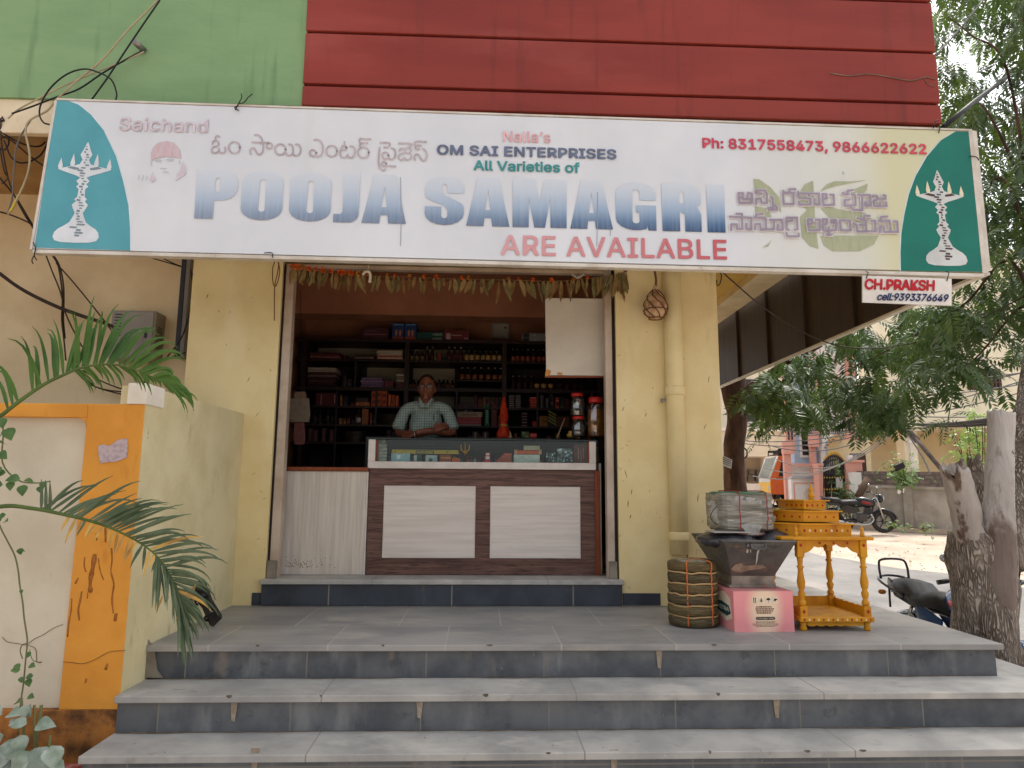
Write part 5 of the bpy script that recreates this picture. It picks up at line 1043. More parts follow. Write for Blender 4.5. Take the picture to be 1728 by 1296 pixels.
# pink carton
A = at(1240, 1067, Z=0); B = at(1341, 1066, Z=0); Bk = at(1214, 1050, Z=0)
ux = (B-A); uy = Vector((-ux.y, ux.x, 0)).normalized()*.36; hC = az(1290, 998, A.y)
cn_ = thing('pink_carton', 'pink printed cardboard carton with handling symbols under the metal hopper', 'carton', (A+B)/2)
zv = Vector((0, 0, hC)); m_pk = M('pink_printed_card', L(232, 152, 152), .6, L(226, 140, 143), 3.0, layers=[(L(236, 178, 160), 2.2, .5, .7, (1, 1, .6), .5), (L(200, 90, 100), 24, .7, .78, (1, 1, 1), .4)])
b = MB(); b.prism([A, B, B+zv, A+zv], uy*1.0); b.build('box_body', m_pk, cn_)
def onf(u, v, d=.0012): return A+ux*u+Vector((0, 0, hC*v))-uy.normalized()*d
def patch(u0, u1, v0, v1, name, mat, d=.0012): return MB().prism([onf(u0, v0, d), onf(u1, v0, d), onf(u1, v1, d), onf(u0, v1, d)], uy.normalized()*.0008).build(name, mat, cn_)
n = m_pk.node_tree; bsd, src = base_socket(m_pk); tcp = n.nodes.new('ShaderNodeTexCoord'); vm = n.nodes.new('ShaderNodeVectorMath'); vm.operation = 'SUBTRACT'; n.links.new(tcp.outputs['Object'], vm.inputs[0]); vm.inputs[1].default_value = onf(.52, .55)
sc_ = n.nodes.new('ShaderNodeVectorMath'); sc_.operation = 'MULTIPLY'; sc_.inputs[1].default_value = (1, 1, .62); n.links.new(vm.outputs[0], sc_.inputs[0]); ln_ = n.nodes.new('ShaderNodeVectorMath'); ln_.operation = 'LENGTH'; n.links.new(sc_.outputs[0], ln_.inputs[0])
mrp = n.nodes.new('ShaderNodeMapRange'); mrp.interpolation_type = 'SMOOTHSTEP'; mrp.inputs['From Min'].default_value = .135; mrp.inputs['From Max'].default_value = .04; n.links.new(ln_.outputs['Value'], mrp.inputs['Value'])
mxp = n.nodes.new('ShaderNodeMix'); mxp.data_type = 'RGBA'; n.links.new(mrp.outputs[0], mxp.inputs[0]); n.links.new(src, mxp.inputs[6]); mxp.inputs[7].default_value = L(240, 214, 182); n.links.new(mxp.outputs[2], bsd.inputs['Base Color'])
ink = M('black_ink', L(44, 36, 38), .6); m_cr = M('cream_print', L(240, 222, 196), .6)
for i in range(4):
    u = .31+i*.113; patch(u, u+.088, .70, .86, 'symbol_square', m_cr, .002)
b = MB()
for u in (.335, .365): b.prism([onf(u-.006, .715, .0028), onf(u+.006, .715, .0028), onf(u+.006, .82, .0028), onf(u+.012, .82, .0028), onf(u, .855, .0028), onf(u-.012, .82, .0028), onf(u-.006, .82, .0028)], uy.normalized()*.0006)
c_ = (.58, .78); b.prism([onf(c_[0]+.033*math.cos(a), c_[1]+.055*math.sin(a), .0028) for a in np.linspace(0, PI, 9)], uy.normalized()*.0006); b.prism([onf(c_[0]-.003, .72, .0028), onf(c_[0]+.003, .72, .0028), onf(c_[0]+.003, .79, .0028), onf(c_[0]-.003, .79, .0028)], uy.normalized()*.0006)
b.prism([onf(u, v, .0028) for u, v in ((.66, .75), (.68, .81), (.7, .82), (.73, .81), (.728, .785), (.71, .78), (.7, .74), (.69, .77), (.68, .76))], uy.normalized()*.0006)
b.build('handling_symbol', ink, cn_)
def ctext(s_, u0, u1, v0, v1, mat, nm, bold=.01): place_text(s_, nm, mat, cn_, 0, 1, 0, 1, 0, bold, frame=(onf(u0, v0, .0032), ux*(u1-u0), Vector((0, 0, hC*(v1-v0)))))
ctext('6', .445, .475, .735, .83, ink, 'lettering')
b = MB(); b.prism([onf(u, v, .002) for u, v in ((.355, .33), (.375, .295), (.665, .295), (.685, .33), (.665, .37), (.375, .37))], uy.normalized()*.0008); b.build('black_band', ink, cn_)
ctext('50 Pet Bottles x 500ml', .38, .66, .31, .355, m_cr, 'lettering', .0)
rr = random.Random(8)
for v0, v1, u0, u1, n in ((.60, .635, .37, .63, 6), (.55, .585, .36, .65, 7), (.50, .535, .37, .64, 6), (.45, .485, .38, .62, 5), (.22, .235, .36, .66, 9), (.19, .205, .3, .74, 14), (.16, .175, .32, .72, 12), (.13, .145, .36, .66, 9), (.245, .26, .34, .7, 10)):
    b = MB(); u = u0
    while u < u1:
        w = rr.uniform(.012, .03) if v1-v0 > .02 else rr.uniform(.01, .022); b.prism([onf(u, v0, .002), onf(u+w, v0, .002), onf(u+w, v1-rr.uniform(0, .008), .002), onf(u, v1, .002)], uy.normalized()*.0006); u += w+.009
    b.build('small_print', M('brown_ink', L(112, 66, 66), .6), cn_)
# left side print: teal and dark badge
def onl(u, v, d=.0014): return A+uy*u+Vector((0, 0, hC*v))-ux.normalized()*d
b = MB(); b.prism([onl(u, v) for u, v in ((.1, .3), (.3, .2), (.75, .3), (.9, .6), (.8, .85), (.4, .92), (.15, .8))], ux.normalized()*.001); b.build('side_print', M('cream_print', L(240, 222, 196), .6), cn_)
b = MB(); b.prism([onl(u, v, .0022) for u, v in ((.12, .42), (.3, .32), (.8, .42), (.86, .62), (.5, .66), (.2, .6))], ux.normalized()*.001); b.build('side_badge', M('dark_teal_print', L(40, 84, 84), .6, L(34, 44, 54), 16.0, amt=1), cn_)
place_text('CHITRA', 'side_lettering', M('pale_print', L(220, 226, 210), .6), cn_, 0, 1, 0, 1, 0, .02, frame=(onl(.78, .45, .003), -uy*.6, Vector((0, 0, hC*.11))))
# metal hopper
YH_ = A.y-.02
rim = [at(1222, 913, YH_), at(1342, 914, YH_)]; rim += [Vector((rim[1].x, YH_+.62, rim[1].z)), Vector((rim[0].x, YH_+.62, rim[0].z))]
zb_ = hC+.075
yb0, yb1 = YH_+.16, YH_+.44; xb0, xb1 = ax(1235, 985, yb0), ax(1306, 985, yb0)
bot = [Vector((xb0, yb0, zb_)), Vector((xb1, yb0, zb_)), Vector((xb1, yb1, zb_)), Vector((xb0, yb1, zb_))]
hop = thing('metal_hopper', 'dull grey sheet metal tapered fire pit standing on the pink carton', 'hopper', ((xb0+xb1)/2, (yb0+yb1)/2, hC))
m_hop = M('weathered_sheet_metal', L(112, 108, 104), .5, L(78, 76, 76), 4.0, amt=1, metal=.45, bump=.15, bsc=20, layers=[(L(150, 116, 90), 4.5, .60, .68, (.8, 1, 2.2), .85), (L(56, 54, 56), 9, .56, .72, (1, 1, 2), .6), (L(180, 176, 170), 16, .68, .76, (1.6, 1, .5), .5)])
b = MB()
for i in range(4):
    j = (i+1) % 4; a, c2_, d_, e_ = rim[i], rim[j], bot[j], bot[i]
    nrm = (c2_-a).cross(e_-a).normalized()*-.006
    b.prism([a, c2_, d_, e_], nrm)
b.prism([v for v in bot], (0, 0, .01)); b.build('hopper_body', m_hop, hop)
b = MB()
for i in range(4): b.tube([rim[i], rim[(i+1) % 4]], .008, 6)
b.build('rolled_rim', m_hop, hop)
b = MB(); b.box(xb0-.02, xb1+.01, yb0-.012, yb1+.02, hC+.001, hC+.02, .003); b.box(xb0-.002, xb1+.002, yb0-.004, yb1+.004, hC+.02, zb_+.004); b.build('base_plate', M('pale_worn_metal', L(150, 140, 128), .55, L(110, 102, 94), 12.0, metal=.4, layers=[(L(160, 110, 76), 14, .6, .7, (1, 1, 1), .6)]), hop)
hx0, hx1 = ax(1267, 920, YH_), ax(1290, 920, YH_); hzz = az(1278, 926, YH_)
b = MB(); b.box(hx0, hx1, YH_-.004, YH_+.03, hzz, hzz+.03, .003); b.tube(smooth([(hx0-.003, YH_-.01, hzz+.028), (hx0+.005, YH_-.022, hzz+.002), (hx1-.005, YH_-.022, hzz+.002), (hx1+.003, YH_-.01, hzz+.028)], 4), .004, 6); b.ball((hx0-.018, YH_-.002, hzz+.016), .012, 8, 5); b.build('handle', m_hop, hop)
def onh(x, y):   # a pixel on the hopper's sloping front
    n_ = (rim[1]-rim[0]).cross(bot[0]-rim[0]); d = ray(x, y); o_ = Vector((0, 0, CAMZ)); D = Vector(d); t = (rim[0]-o_).dot(n_)/D.dot(n_); return o_+D*t-Vector((0, .011, 0))
b = MB()
for q in ([(1276, 930), (1281, 926), (1278, 936), (1277, 945), (1274, 954), (1275, 940)], [(1259, 926), (1262, 928), (1261, 933), (1258, 932)], [(1264, 929), (1266, 926), (1266, 933)]): b.prism([onh(*p) for p in q], (0, -.001, 0))
b.build('chalk_drip', M('white_chalk', L(200, 194, 186), .9), hop)
b = MB(); b.prism([onh(*p) for p in ((1232, 960), (1240, 952), (1250, 949), (1256, 954), (1270, 953), (1286, 952), (1292, 957), (1280, 960), (1262, 962), (1250, 966), (1238, 964))], (0, -.0008, 0)); b.build('rust_patch', M('pinkish_rust', L(158, 136, 118), .8, L(126, 108, 94), 20.0), hop)
# plastic bundles in the hopper and the wrapped stack
m_wrap = M('crinkled_clear_wrap', L(158, 154, 142), .22, L(96, 92, 82), 9.0, amt=1, spec=.6, bump=1.0, bsc=22, stretch=(.5, .5, 3), layers=[(L(206, 204, 198), 12, .62, .7, (.4, .4, 3.5), .7), (L(70, 66, 56), 16, .58, .7, (.4, .4, 5), .7)])
m_dkw = M('dark_plastic_wrap', L(64, 64, 68), .25, L(40, 40, 44), 8.0, spec=.6, bump=.8, bsc=20, layers=[(L(150, 150, 154), 14, .66, .72, (1, 1, 1), .7)])
def lump(c, rx, ry, rz_, seed, amp=.12):
    b = MB(); n, m_ = 18, 10; rings = []
    for i in range(m_+1):
        th = PI*i/m_; ring = []
        for j in range(n):
            ph = 2*PI*j/n; d = Vector((math.sin(th)*math.cos(ph), math.sin(th)*math.sin(ph), -math.cos(th)))
            k = 1+amp*noise.noise(d*2.2+Vector((seed, 0, 0)))+amp*.5*noise.noise(d*6+Vector((0, seed, 0))); ring.append(b.bm.verts.new((c[0]+rx*d.x*k, c[1]+ry*d.y*k, c[2]+rz_*d.z*k)))
        rings.append(ring)
    for a, c2_ in zip(rings, rings[1:]):
        for j in range(n): b._f([a[j], a[(j+1) % n], c2_[(j+1) % n], c2_[j]], True)
    return b
zr = rim[0].z
cL = Vector((ax(1226, 905, YH_+.25), YH_+.25, zr-.01)); cR = Vector((ax(1300, 905, YH_+.25), YH_+.25, zr-.01))
single(lump(cL, .19, .2, .055, 2).build('wrapped_package', m_dkw), 'grey plastic wrapped flat package lying under the paper in the hopper', 'package', 'packages in the hopper')
single(lump(cR, .115, .17, .07, 5).build('wrapped_package', m_dkw), 'black plastic wrapped package lying in the hopper by the shrine stand', 'package', 'packages in the hopper')
single(MB().box(cL.x-.14, cL.x+.08, YH_+.06, YH_+.24, zr+.042, zr+.048, .002, 1, Matrix.Translation((0, 0, 0))).build('paper_sheet', M('grey_paper', L(168, 162, 156), .8)), 'folded grey paper sheet lying on the grey package in the hopper', 'paper')
sx0, sx1 = ax(1209, 860, YH_+.22), ax(1303, 860, YH_+.22); s0, s1 = zr+.045, az(1256, 833, YH_+.22)
ws = thing('wrapped_stack', 'stack of leaf plates in crinkled clear plastic on top of the hopper', 'stack', ((sx0+sx1)/2, YH_+.3, s0))
rr = random.Random(17); b = MB(); cxm, cym, rx, ry = (sx0+sx1)/2, YH_+.32, (sx1-sx0)/2, .2; nz2 = 26; rings = []
for i in range(nz2+1):
    t = i/nz2; z = s0+(s1-s0)*t; ring = []
    for j in range(44):
        a = 2*PI*j/44; k = (abs(math.cos(a))**5+abs(math.sin(a))**5)**(-1/5.)*.97; k = min(k, 1.18)
        k *= 1+.03*noise.noise(Vector((math.cos(a)*3, math.sin(a)*3, t*14)))+.035*noise.noise(Vector((math.cos(a)*1.5, math.sin(a)*1.5, t*4+9)))+(-.10 if t < .08 else 0)*(1-t/.08 if t < .08 else 0)
        ring.append(b.bm.verts.new((cxm+rx*k*math.cos(a), cym+ry*k*math.sin(a), z+.004*math.sin(a*5+i))))
    rings.append(ring)
for a, c2_ in zip(rings, rings[1:]):
    for j in range(44): b._f([a[j], a[(j+1) % 44], c2_[(j+1) % 44], c2_[j]], False)
b._f(rings[-1]); b._f(list(reversed(rings[0]))); b.build('plate_stack', m_wrap, ws)
b = MB(); r = random.Random(40)
for k in range(16):   # loose flaps of plastic film
    a = r.uniform(-PI, .3); z = r.uniform(s0+.02, s1); d = Vector((math.cos(a), math.sin(a), 0)); p = Vector((cxm+rx*1.0*d.x, cym+ry*1.0*d.y, z)); t_ = Vector((-d.y, d.x, 0)); w = r.uniform(.03, .07); h = r.uniform(.02, .06)
    q = [p-t_*w, p-t_*w*.3+d*.012+Vector((0, 0, h*.2)), p+t_*w*.4+d*.008, p+t_*w, p+t_*w*.5-Vector((0, 0, h))+d*.006, p-t_*w*.4-Vector((0, 0, h))+d*.016]
    b.poly(q)
for q in ([(1209, 846), (1200, 845), (1194, 850), (1196, 853), (1209, 852)], [(1300, 866), (1310, 872), (1308, 880), (1302, 893), (1296, 880)]):
    b.poly([at(x, y, YH_+.25) for x, y in q])
flap = b.build('plastic_film', M('thin_plastic_film', L(200, 200, 196), .15, L(170, 168, 160), 20.0, spec=.7, alpha=.55), ws)
MB().lathe([(rx*.98, 0), (rx*1.0, .01), (rx*.9, .016)], (cxm, cym, s1-.004), 30, 1, ry/rx).build('green_top_plate', M('green_plate', L(86, 120, 92), .5), ws)
for u in (.3, .78):
    x = sx0+(sx1-sx0)*u; pts = [(x, cym-ry*1.03, s0+.01)]+[(x+rr.uniform(-.004, .004), cym-ry*1.06+rr.uniform(-.004, .004), s0+(s1-s0)*t) for t in np.linspace(.1, .95, 8)]+[(x, cym-ry*.8, s1+.016), (x, cym+ry*.8, s1+.016)]
    MB().tube(smooth(pts, 2), .0035, 5).build('red_cord', M('red_cord_fibre', L(150, 60, 56), .8), ws)
MB().tube(smooth([at(x, y, YH_+.2) for x, y in ((1210, 854), (1203, 862), (1199, 872), (1203, 880), (1212, 886))], 4), .0025, 5).build('loose_cord', ink, ws)
single(lump(Vector((cxm-.01, cym-.03, s0-.012)), rx*.9, .17, .03, 9, .06).build('pink_plastic_bag', M('pinkish_plastic', L(176, 140, 130), .3, L(140, 112, 104), 10.0)), 'flattened pinkish plastic bag under the wrapped stack on the hopper', 'bag')
# ------------------------------------------------------------------ yellow wooden mandir stand
m_yw = M('yellow_painted_wood', L(208, 146, 22), .5, L(188, 124, 16), 7.0, amt=1, spec=.35, bump=.15, bsc=30, stretch=(1, 1, .5), layers=[(L(150, 92, 14), 12, .62, .74, (1, 1, .4), .55), (L(110, 66, 20), 30, .7, .76, (1, 1, 1), .6)])
m_rd = M('red_dot_paint', L(170, 40, 24), .5); m_wd = M('white_dot_paint', L(236, 216, 176), .5)
FL, FR = at(1356, 1064, Z=0), at(1464, 1064, Z=0); FR.y = FL.y
md = thing('wooden_mandir', 'yellow painted wooden shrine stand with turned legs and stepped top', 'shrine', ((FL.x+FR.x)/2, FL.y+.2, 0))
wx = FR.x-FL.x; DP = .42; cyf, cyb = FL.y, FL.y+DP
zs1 = az(1410, 1040, cyf); zs0 = az(1410, 1048, cyf); ztop = az(1405, 911, cyf); zt1 = az(1405, 905, cyf)
def leg(x, y):
    b = MB(); s_ = .021; b.lathe([(s_*.8, .0), (s_*1.0, .012), (s_*.7, .03), (s_*1.05, .05), (s_*.8, zs0-.004)], (x, y, 0), 14)
    b.box(x-s_, x+s_, y-s_, y+s_, zs1-.002, zs1+.06, .002); H_ = ztop-.10; z0 = zs1+.06
    prof = [(.014, 0), (.021, .01), (.021, .03), (.013, .04), (.018, .06), (.022, .085), (.013, .105), (.02, .125), (.024, .16), (.016, .22), (.014, .25), (.022, .262), (.014, .275), (.016, .31), (.02, .33)]
    k = (H_-z0)/.33; b.lathe([(r_, z*k) for r_, z in prof], (x, y, z0), 14); b.box(x-s_, x+s_, y-s_, y+s_, H_, ztop, .002)
    return b
for x in (FL.x, FR.x):
    for y in (cyf, cyb): leg(x, y).build('leg', m_yw, md)
xL, xR = FL.x-.03, FR.x+.03
MB().box(xL, xR, cyf-.035, cyb+.03, zs0, zs1, .003).build('lower_shelf', m_yw, md)
def dots(y, x0, x1, z, n, nm='painted_dot', r=.008, alt=True, par=md, seed=0, face='y'):
    for col in (0, 1):
        b = MB(); c_ = 0; rr_ = random.Random(seed)
        for i in range(n):
            u = (i+.5)/n; x = x0+(x1-x0)*u; isw = alt and i % 2 == 1; rr1 = r*rr_.uniform(.8, 1.2)
            if isw != (col == 1): continue
            c_ += 1
            pts = [((x+rr1*math.cos(a)*rr_.uniform(.75, 1.1), y, z+rr1*1.25*math.sin(a)) if face == 'y' else (y, x+rr1*math.cos(a), z+rr1*1.25*math.sin(a))) for a in np.linspace(0, 2*PI, 9)[:-1]]
            b.prism(pts, (0, -.0012, 0) if face == 'y' else (-.0012, 0, 0))
        if c_: b.build(nm, m_rd if col == 0 else m_wd, par)
        else: b.bm.free()
dots(cyf-.036, xL+.01, xR-.01, (zs0+zs1)/2, 15, r=.0055)
def scallop(x0, x1, y, zt_, depth, n, nm, mid):
    top = [(x0, zt_), (x1, zt_)]; low = []
    for i in range(n*6+1):
        u = i/(n*6); archd = depth*(1-.75*math.sin(PI*u)**.6) if mid else depth*.55; low.append((x1+(x0-x1)*u, zt_-archd-abs(math.sin(PI*n*u))*depth*.18))
    pts = [(x, y, z) for x, z in top]+[(x, y, z) for x, z in low]; return MB().prism(pts, (0, .014, 0)).build(nm, m_yw, md)
scallop(FL.x+.021, FR.x-.021, cyf-.006, ztop, .085, 5, 'arched_apron', True); scallop(FL.x+.021, FR.x-.021, cyb, ztop, .085, 5, 'arched_apron', True)
scallop(FL.x+.021, FR.x-.021, cyf-.008, zs0, .04, 6, 'lower_apron', False)
b = MB(); b.box(FL.x+.02, FR.x-.02, cyb-.006, cyb+.006, zs1+.0, zs1+.055); b.build('rear_rail', m_yw, md)
b = MB(); pts = [(FR.x+.006, cyf+.022, zs1), (FR.x+.006, cyb-.022, zs1)]+[(FR.x+.006, cyb-.022+(cyf-cyb+.044)*i/20, zs1+.045+.008*abs(math.sin(i*.9))) for i in range(21)]; b.prism(pts, (.012, 0, 0)); b.build('side_rail', m_yw, md)
b = MB(); pts = [(FL.x-.012, cyf+.022, zs1), (FL.x-.012, cyb-.022, zs1)]+[(FL.x-.012, cyb-.022+(cyf-cyb+.044)*i/20, zs1+.045+.008*abs(math.sin(i*.9))) for i in range(21)]; b.prism(pts, (.012, 0, 0)); b.build('side_rail', m_yw, md)
b = MB(); b.box(FL.x-.24, FL.x+.02, cyb-.01, cyb+.01, az(1340, 966, cyb), az(1340, 956, cyb)); b.build('rear_bar', m_yw, md)
MB().box(ax(1312, 905, cyf), xR+.02, cyf-.05, cyb+.05, ztop+.001, zt1, .003).build('top_board', m_yw, md)
dots(cyf-.0235, FL.x-.01, FL.x+.012, ztop-.03, 1, alt=False, r=.007); dots(cyf-.0235, FR.x-.012, FR.x+.01, ztop-.03, 1, alt=False, r=.007); dots(cyf-.0075, FL.x+.08, FR.x-.05, ztop-.018, 3, alt=False, r=.006); dots(cyf-.0235, FL.x-.012, FL.x+.01, zs1+.03, 1, alt=False, r=.008); dots(cyf-.0235, FR.x-.012, FR.x+.012, zs1+.03, 1, alt=False, r=.008)
# the three stepped tiers: chamfered left front
def tier(x0p, x1p, xkp, ytop, ybot, lipt, y0, seed, ndot, alt):
    """front face from pixel xk to x1, a slanting face running back left from xk to x0"""
    z0, z1_ = az(1400, ybot, y0), az(1400, ytop, y0); xk, x1 = ax(xkp, ybot, y0), ax(x1p, ybot, y0); yb_ = cyb+.02-seed*.04; 
    dxl = ax(x0p, ybot, y0)-xk; xl_ = xk+dxl*1.12; yl = y0+.16
    base = [(xk, y0), (x1, y0), (x1, yb_), (xl_, yb_), (xl_, yl)]
    t = MB().prism([(x, y, z0) for x, y in base], (0, 0, z1_-z0)).build('tier', m_yw, md)
    e = .018; lip = [(xk-e*.4, y0-e), (x1+e, y0-e), (x1+e, yb_+e), (xl_-e, yb_+e), (xl_-e, yl-e*.5)]
    MB().prism([(x, y, z1_+.0005) for x, y in lip], (0, 0, lipt)).build('tier_lip', m_yw, t)
    dots(y0-.0005, xk+.005, x1-.005, (z0+z1_)/2, ndot, r=.0065, alt=alt, par=t, seed=seed)
    b = MB(); d = Vector((xl_-xk, yl-y0, 0)); nrm = Vector((d.y, -d.x, 0)).normalized()*.001*(1 if d.y*0-d.x*1 > 0 else 1); nrm = Vector((-abs(d.y), -abs(d.x), 0)).normalized()*.0015
    for i in range(4):
        p = Vector((xk, y0, (z0+z1_)/2))+d*((i+.5)/4); tt = d.normalized(); b.prism([p+nrm+tt*(.007*math.cos(a))+Vector((0, 0, .008*math.sin(a))) for a in np.linspace(0, 2*PI, 9)[:-1]], nrm)
    b.build('painted_dot', m_rd, t)
    return z1_+lipt
tier(1312, 1437, 1352, 886, 905, .008, cyf+.03, 0, 9, True)
tier(1327, 1416, 1357, 864, 881, .007, cyf+.07, 1, 4, False)
zt3 = tier(1345, 1394, 1357, 846, 860, .007, cyf+.10, 2, 4, False)
def finial(x, y, z, h, nm='finial'):
    k = h/.085; MB().lathe([(.018*k, 0), (.012*k, .008*k), (.018*k, .018*k), (.016*k, .03*k), (.009*k, .04*k), (.014*k, .05*k), (.012*k, .062*k), (.004*k, .07*k), (.008*k, .078*k), (.003*k, .085*k)], (x, y, z), 14).build(nm, m_yw, md)
finial(ax(1369, 840, cyf+.2), cyf+.2, zt3, .10)
for px_, py_ in ((1343, 904), (1455, 904)): finial(ax(px_, py_, cyf-.02), cyf-.02, zt1+.0005, .065)
# sandal leaning on the side wall
sd = thing('sandal', 'black rubber sandal leaning against the side wall on the landing', 'sandal', at(350, 1050, Z=0))
P0 = at(364, 1050, Z=.03); P1 = at(329, 984, P0.y+.1); d = (P1-P0); ln = d.length; d.normalize(); sd_ = Vector((.8, -.3, .5)); sd_ = (sd_-d*sd_.dot(d)).normalized(); nn = d.cross(sd_).normalized()
if nn.y > 0: nn = -nn
prof = [(0, .036), (.06, .043), (.25, .04), (.45, .036), (.65, .046), (.85, .05), (.95, .04), (1, .02)]
b = MB(); b.prism([P0+d*(t*ln)-sd_*w for t, w in prof]+[P0+d*(t*ln)+sd_*w for t, w in reversed(prof)], nn*-.02); b.build('sole', M('black_rubber', L(38, 36, 38), .6, L(58, 54, 52), 20.0, amt=1, bump=.3), sd)
for t0, t1, w in ((.55, .62, .046), (.72, .8, .05)):
    b = MB()
    n_ = 9; r1 = [P0+d*(t0*ln)+sd_*(w*math.cos(a))+nn*(.05*math.sin(a)) for a in np.linspace(0, PI, n_)]; r2 = [P0+d*(t1*ln)+sd_*(w*math.cos(a))+nn*(.05*math.sin(a)) for a in np.linspace(0, PI, n_)]
    for i in range(n_-1): b.prism([r1[i], r1[i+1], r2[i+1], r2[i]], nn*.004)
    b.build('strap', M('black_strap', L(30, 28, 30), .5), sd)
b = MB(); r1 = [P0+d*(.16*ln)+sd_*(.04*math.cos(a))+nn*(.05*math.sin(a)) for a in np.linspace(0, PI, 9)]
b.tube(r1, .008, 6); b.build('heel_strap', MATS['black_strap'], sd)
# ------------------------------------------------------------------ cables, meter box and conduit on the left
m_ck = M('black_cable_sheath', L(34, 33, 34), .55); m_cc = M('cream_cable_sheath', L(186, 172, 138), .6); m_cg = M('grey_cable_sheath', L(112, 106, 102), .6); m_cb = M('brown_cable_sheath', L(62, 48, 40), .6)
def cable(pts, sc, org, Y0, Y1, r, mat, label, group, name='cable'):
    n = len(pts); q = [at(org[0]+x/sc, org[1]+y/sc, Y0+(Y1-Y0)*i/(n-1)) for i, (x, y) in enumerate(pts)]
    return single(MB().tube(smooth(q, 5), r, 6).build(name, mat), label, 'cable', group)
GT = 'cables in the tangle at the signboard end'
LB, LC = 'thin black cable in the tangle at the teal end of the signboard', 'cream cable running from the roof down past the teal end of the signboard'
cable([(800, 0), (650, 150), (520, 300), (400, 400), (290, 500), (240, 560), (150, 610), (130, 670), (150, 780), (140, 880), (90, 1000), (40, 1085)], 3, (0, 0), 4.4, 4.5, .0065, m_cc, 'long cream cable with yellow taped end hanging beside the teal end of the signboard', None)
cable([(92, 995), (75, 1030), (52, 1072)], 3, (0, 0), 4.495, 4.495, .0085, M('yellow_tape', L(206, 184, 70), .6), 'yellow taped end of the hanging cream cable', None, 'cable_tape')
cable([(810, 0), (700, 160), (600, 310), (540, 400), (460, 510)], 3, (0, 0), 4.4, 4.42, .0055, m_ck, 'straight black cable running from the top edge down behind the signboard', None)
cable([(720, 258), (640, 300), (520, 370), (400, 450), (290, 490), (160, 540), (60, 575)], 3, (0, 0), 4.50, 4.45, .0055, m_ck, 'black cable running from the wall pipe to the tangle', None)
cable([(730, 262), (600, 320), (400, 400), (250, 470), (100, 550), (40, 600)], 3, (0, 0), 4.50, 4.46, .0055, m_cc, 'cream cable running from the wall pipe to the tangle', None)
cable([(585, 510), (590, 470), (560, 400), (480, 360), (420, 350), (340, 375), (260, 440), (210, 520), (200, 580), (220, 620), (250, 630)], 3, (0, 0), 4.36, 4.40, .0055, m_ck, 'black cable bent in a wide arch over the signboard corner', None)
for pts in ([(-40, 625), (60, 575), (130, 570), (190, 590), (250, 600)], [(-20, 650), (40, 690), (120, 730), (200, 740), (245, 700)], [(5, 600), (5, 700), (30, 850), (60, 960), (120, 1080), (165, 1150)], [(-10, 890), (80, 1000), (165, 1140)], [(20, 710), (60, 800), (120, 825), (200, 790), (245, 720)], [(-20, 615), (40, 600), (130, 600), (210, 610), (250, 640)], [(0, 680), (70, 720), (150, 790), (235, 850)], [(-10, 1070), (60, 1090), (150, 1130), (170, 1160)], [(0, 600), (30, 640), (45, 720), (20, 760), (-15, 740)], [(-10, 700), (20, 860), (40, 900), (10, 930)], [(10, 590), (40, 660), (10, 700), (-20, 660)], [(-20, 605), (30, 590), (70, 560), (95, 545)]):
    cable(pts, 3, (0, 0), 4.55, 4.75, .0055, m_ck if len(pts) % 2 else m_cb, LB, GT)
cable([(160, 600), (90, 720), (70, 850), (62, 1000), (40, 1080)], 3, (0, 0), 4.5, 4.5, .0055, m_cg, 'grey cable hanging next to the yellow taped cream cable', None)
LH = 'cable hanging down the beige wall behind the palm frond'
GH = 'cables hanging down the beige wall'
o5 = (0, 400)
for k in range(2): cable([(0, 260+k*14), (120, 350+k*12), (260, 430+k*12), (440, 512+k*12), (600, 570+k*12), (780, 630+k*10), (870, 672+k*10)], 4.32, o5, 5.35, 5.5, .009, m_cb, ('thick brown cable sagging to the meter box, upper of the pair', 'thick brown cable sagging to the meter box, lower of the pair')[k], None)
for pts in ([(325, 105), (380, 250), (440, 400), (480, 560), (560, 730), (600, 800)], [(360, 105), (420, 200), (445, 330), (455, 450), (450, 600), (465, 740), (480, 900)], [(372, 105), (432, 205), (460, 330), (466, 450), (462, 600), (475, 740)], [(410, 190), (560, 360), (760, 610), (850, 735)], [(540, 970), (650, 1070), (760, 1110), (860, 1125), (930, 1128)], [(560, 960), (680, 1080), (800, 1125), (930, 1155)], [(600, 970), (740, 1050), (850, 1095), (932, 1120)], [(1055, 1000), (1055, 1060)]):
    cable(pts, 4.32, o5, 5.5, 5.58, .006, m_cb, LH, GH)
for pts in ([(1010, 125), (1200, 180), (1340, 222)], [(1140, 130), (1260, 190), (1340, 220)]): cable(pts, 4.32, o5, 5.5, 5.6, .005, m_ck, 'thin black cable running from behind the signboard to the dark conduit', 'cables into the conduit')
cable([(1390, 240), (1415, 330), (1400, 480), (1430, 640), (1400, 800), (1330, 850), (1210, 885)], 4.32, o5, 5.05, 5.5, .0055, m_ck, 'black cable bulging out in a loop beside the dark conduit', None)
cable([(1392, 260), (1405, 350), (1390, 500), (1330, 720), (1215, 880)], 4.32, o5, 5.06, 5.5, .0055, m_ck, 'black cable crossing the dark conduit down to the meter box', None)
# conduit
cd = thing('cable_conduit', 'tall dark cable channel fixed at the edge of the yellow pillar above the meter box', 'conduit', at(310, 600, 5.6))
q0, q1 = ax(303, 520, 5.58), ax(311, 520, 5.58); zt_, zb_ = 3.15, az(305, 604, 5.58)
MB().box(q0, q1, 5.55, 5.60, zb_, zt_, .003).build('channel', M('black_channel', L(36, 34, 34), .4), cd)
MB().box(q1+.001, q1+.035, 5.55, 5.62, zb_-.005, zt_, .003).build('channel_side', M('grey_channel', L(120, 116, 112), .5), cd)
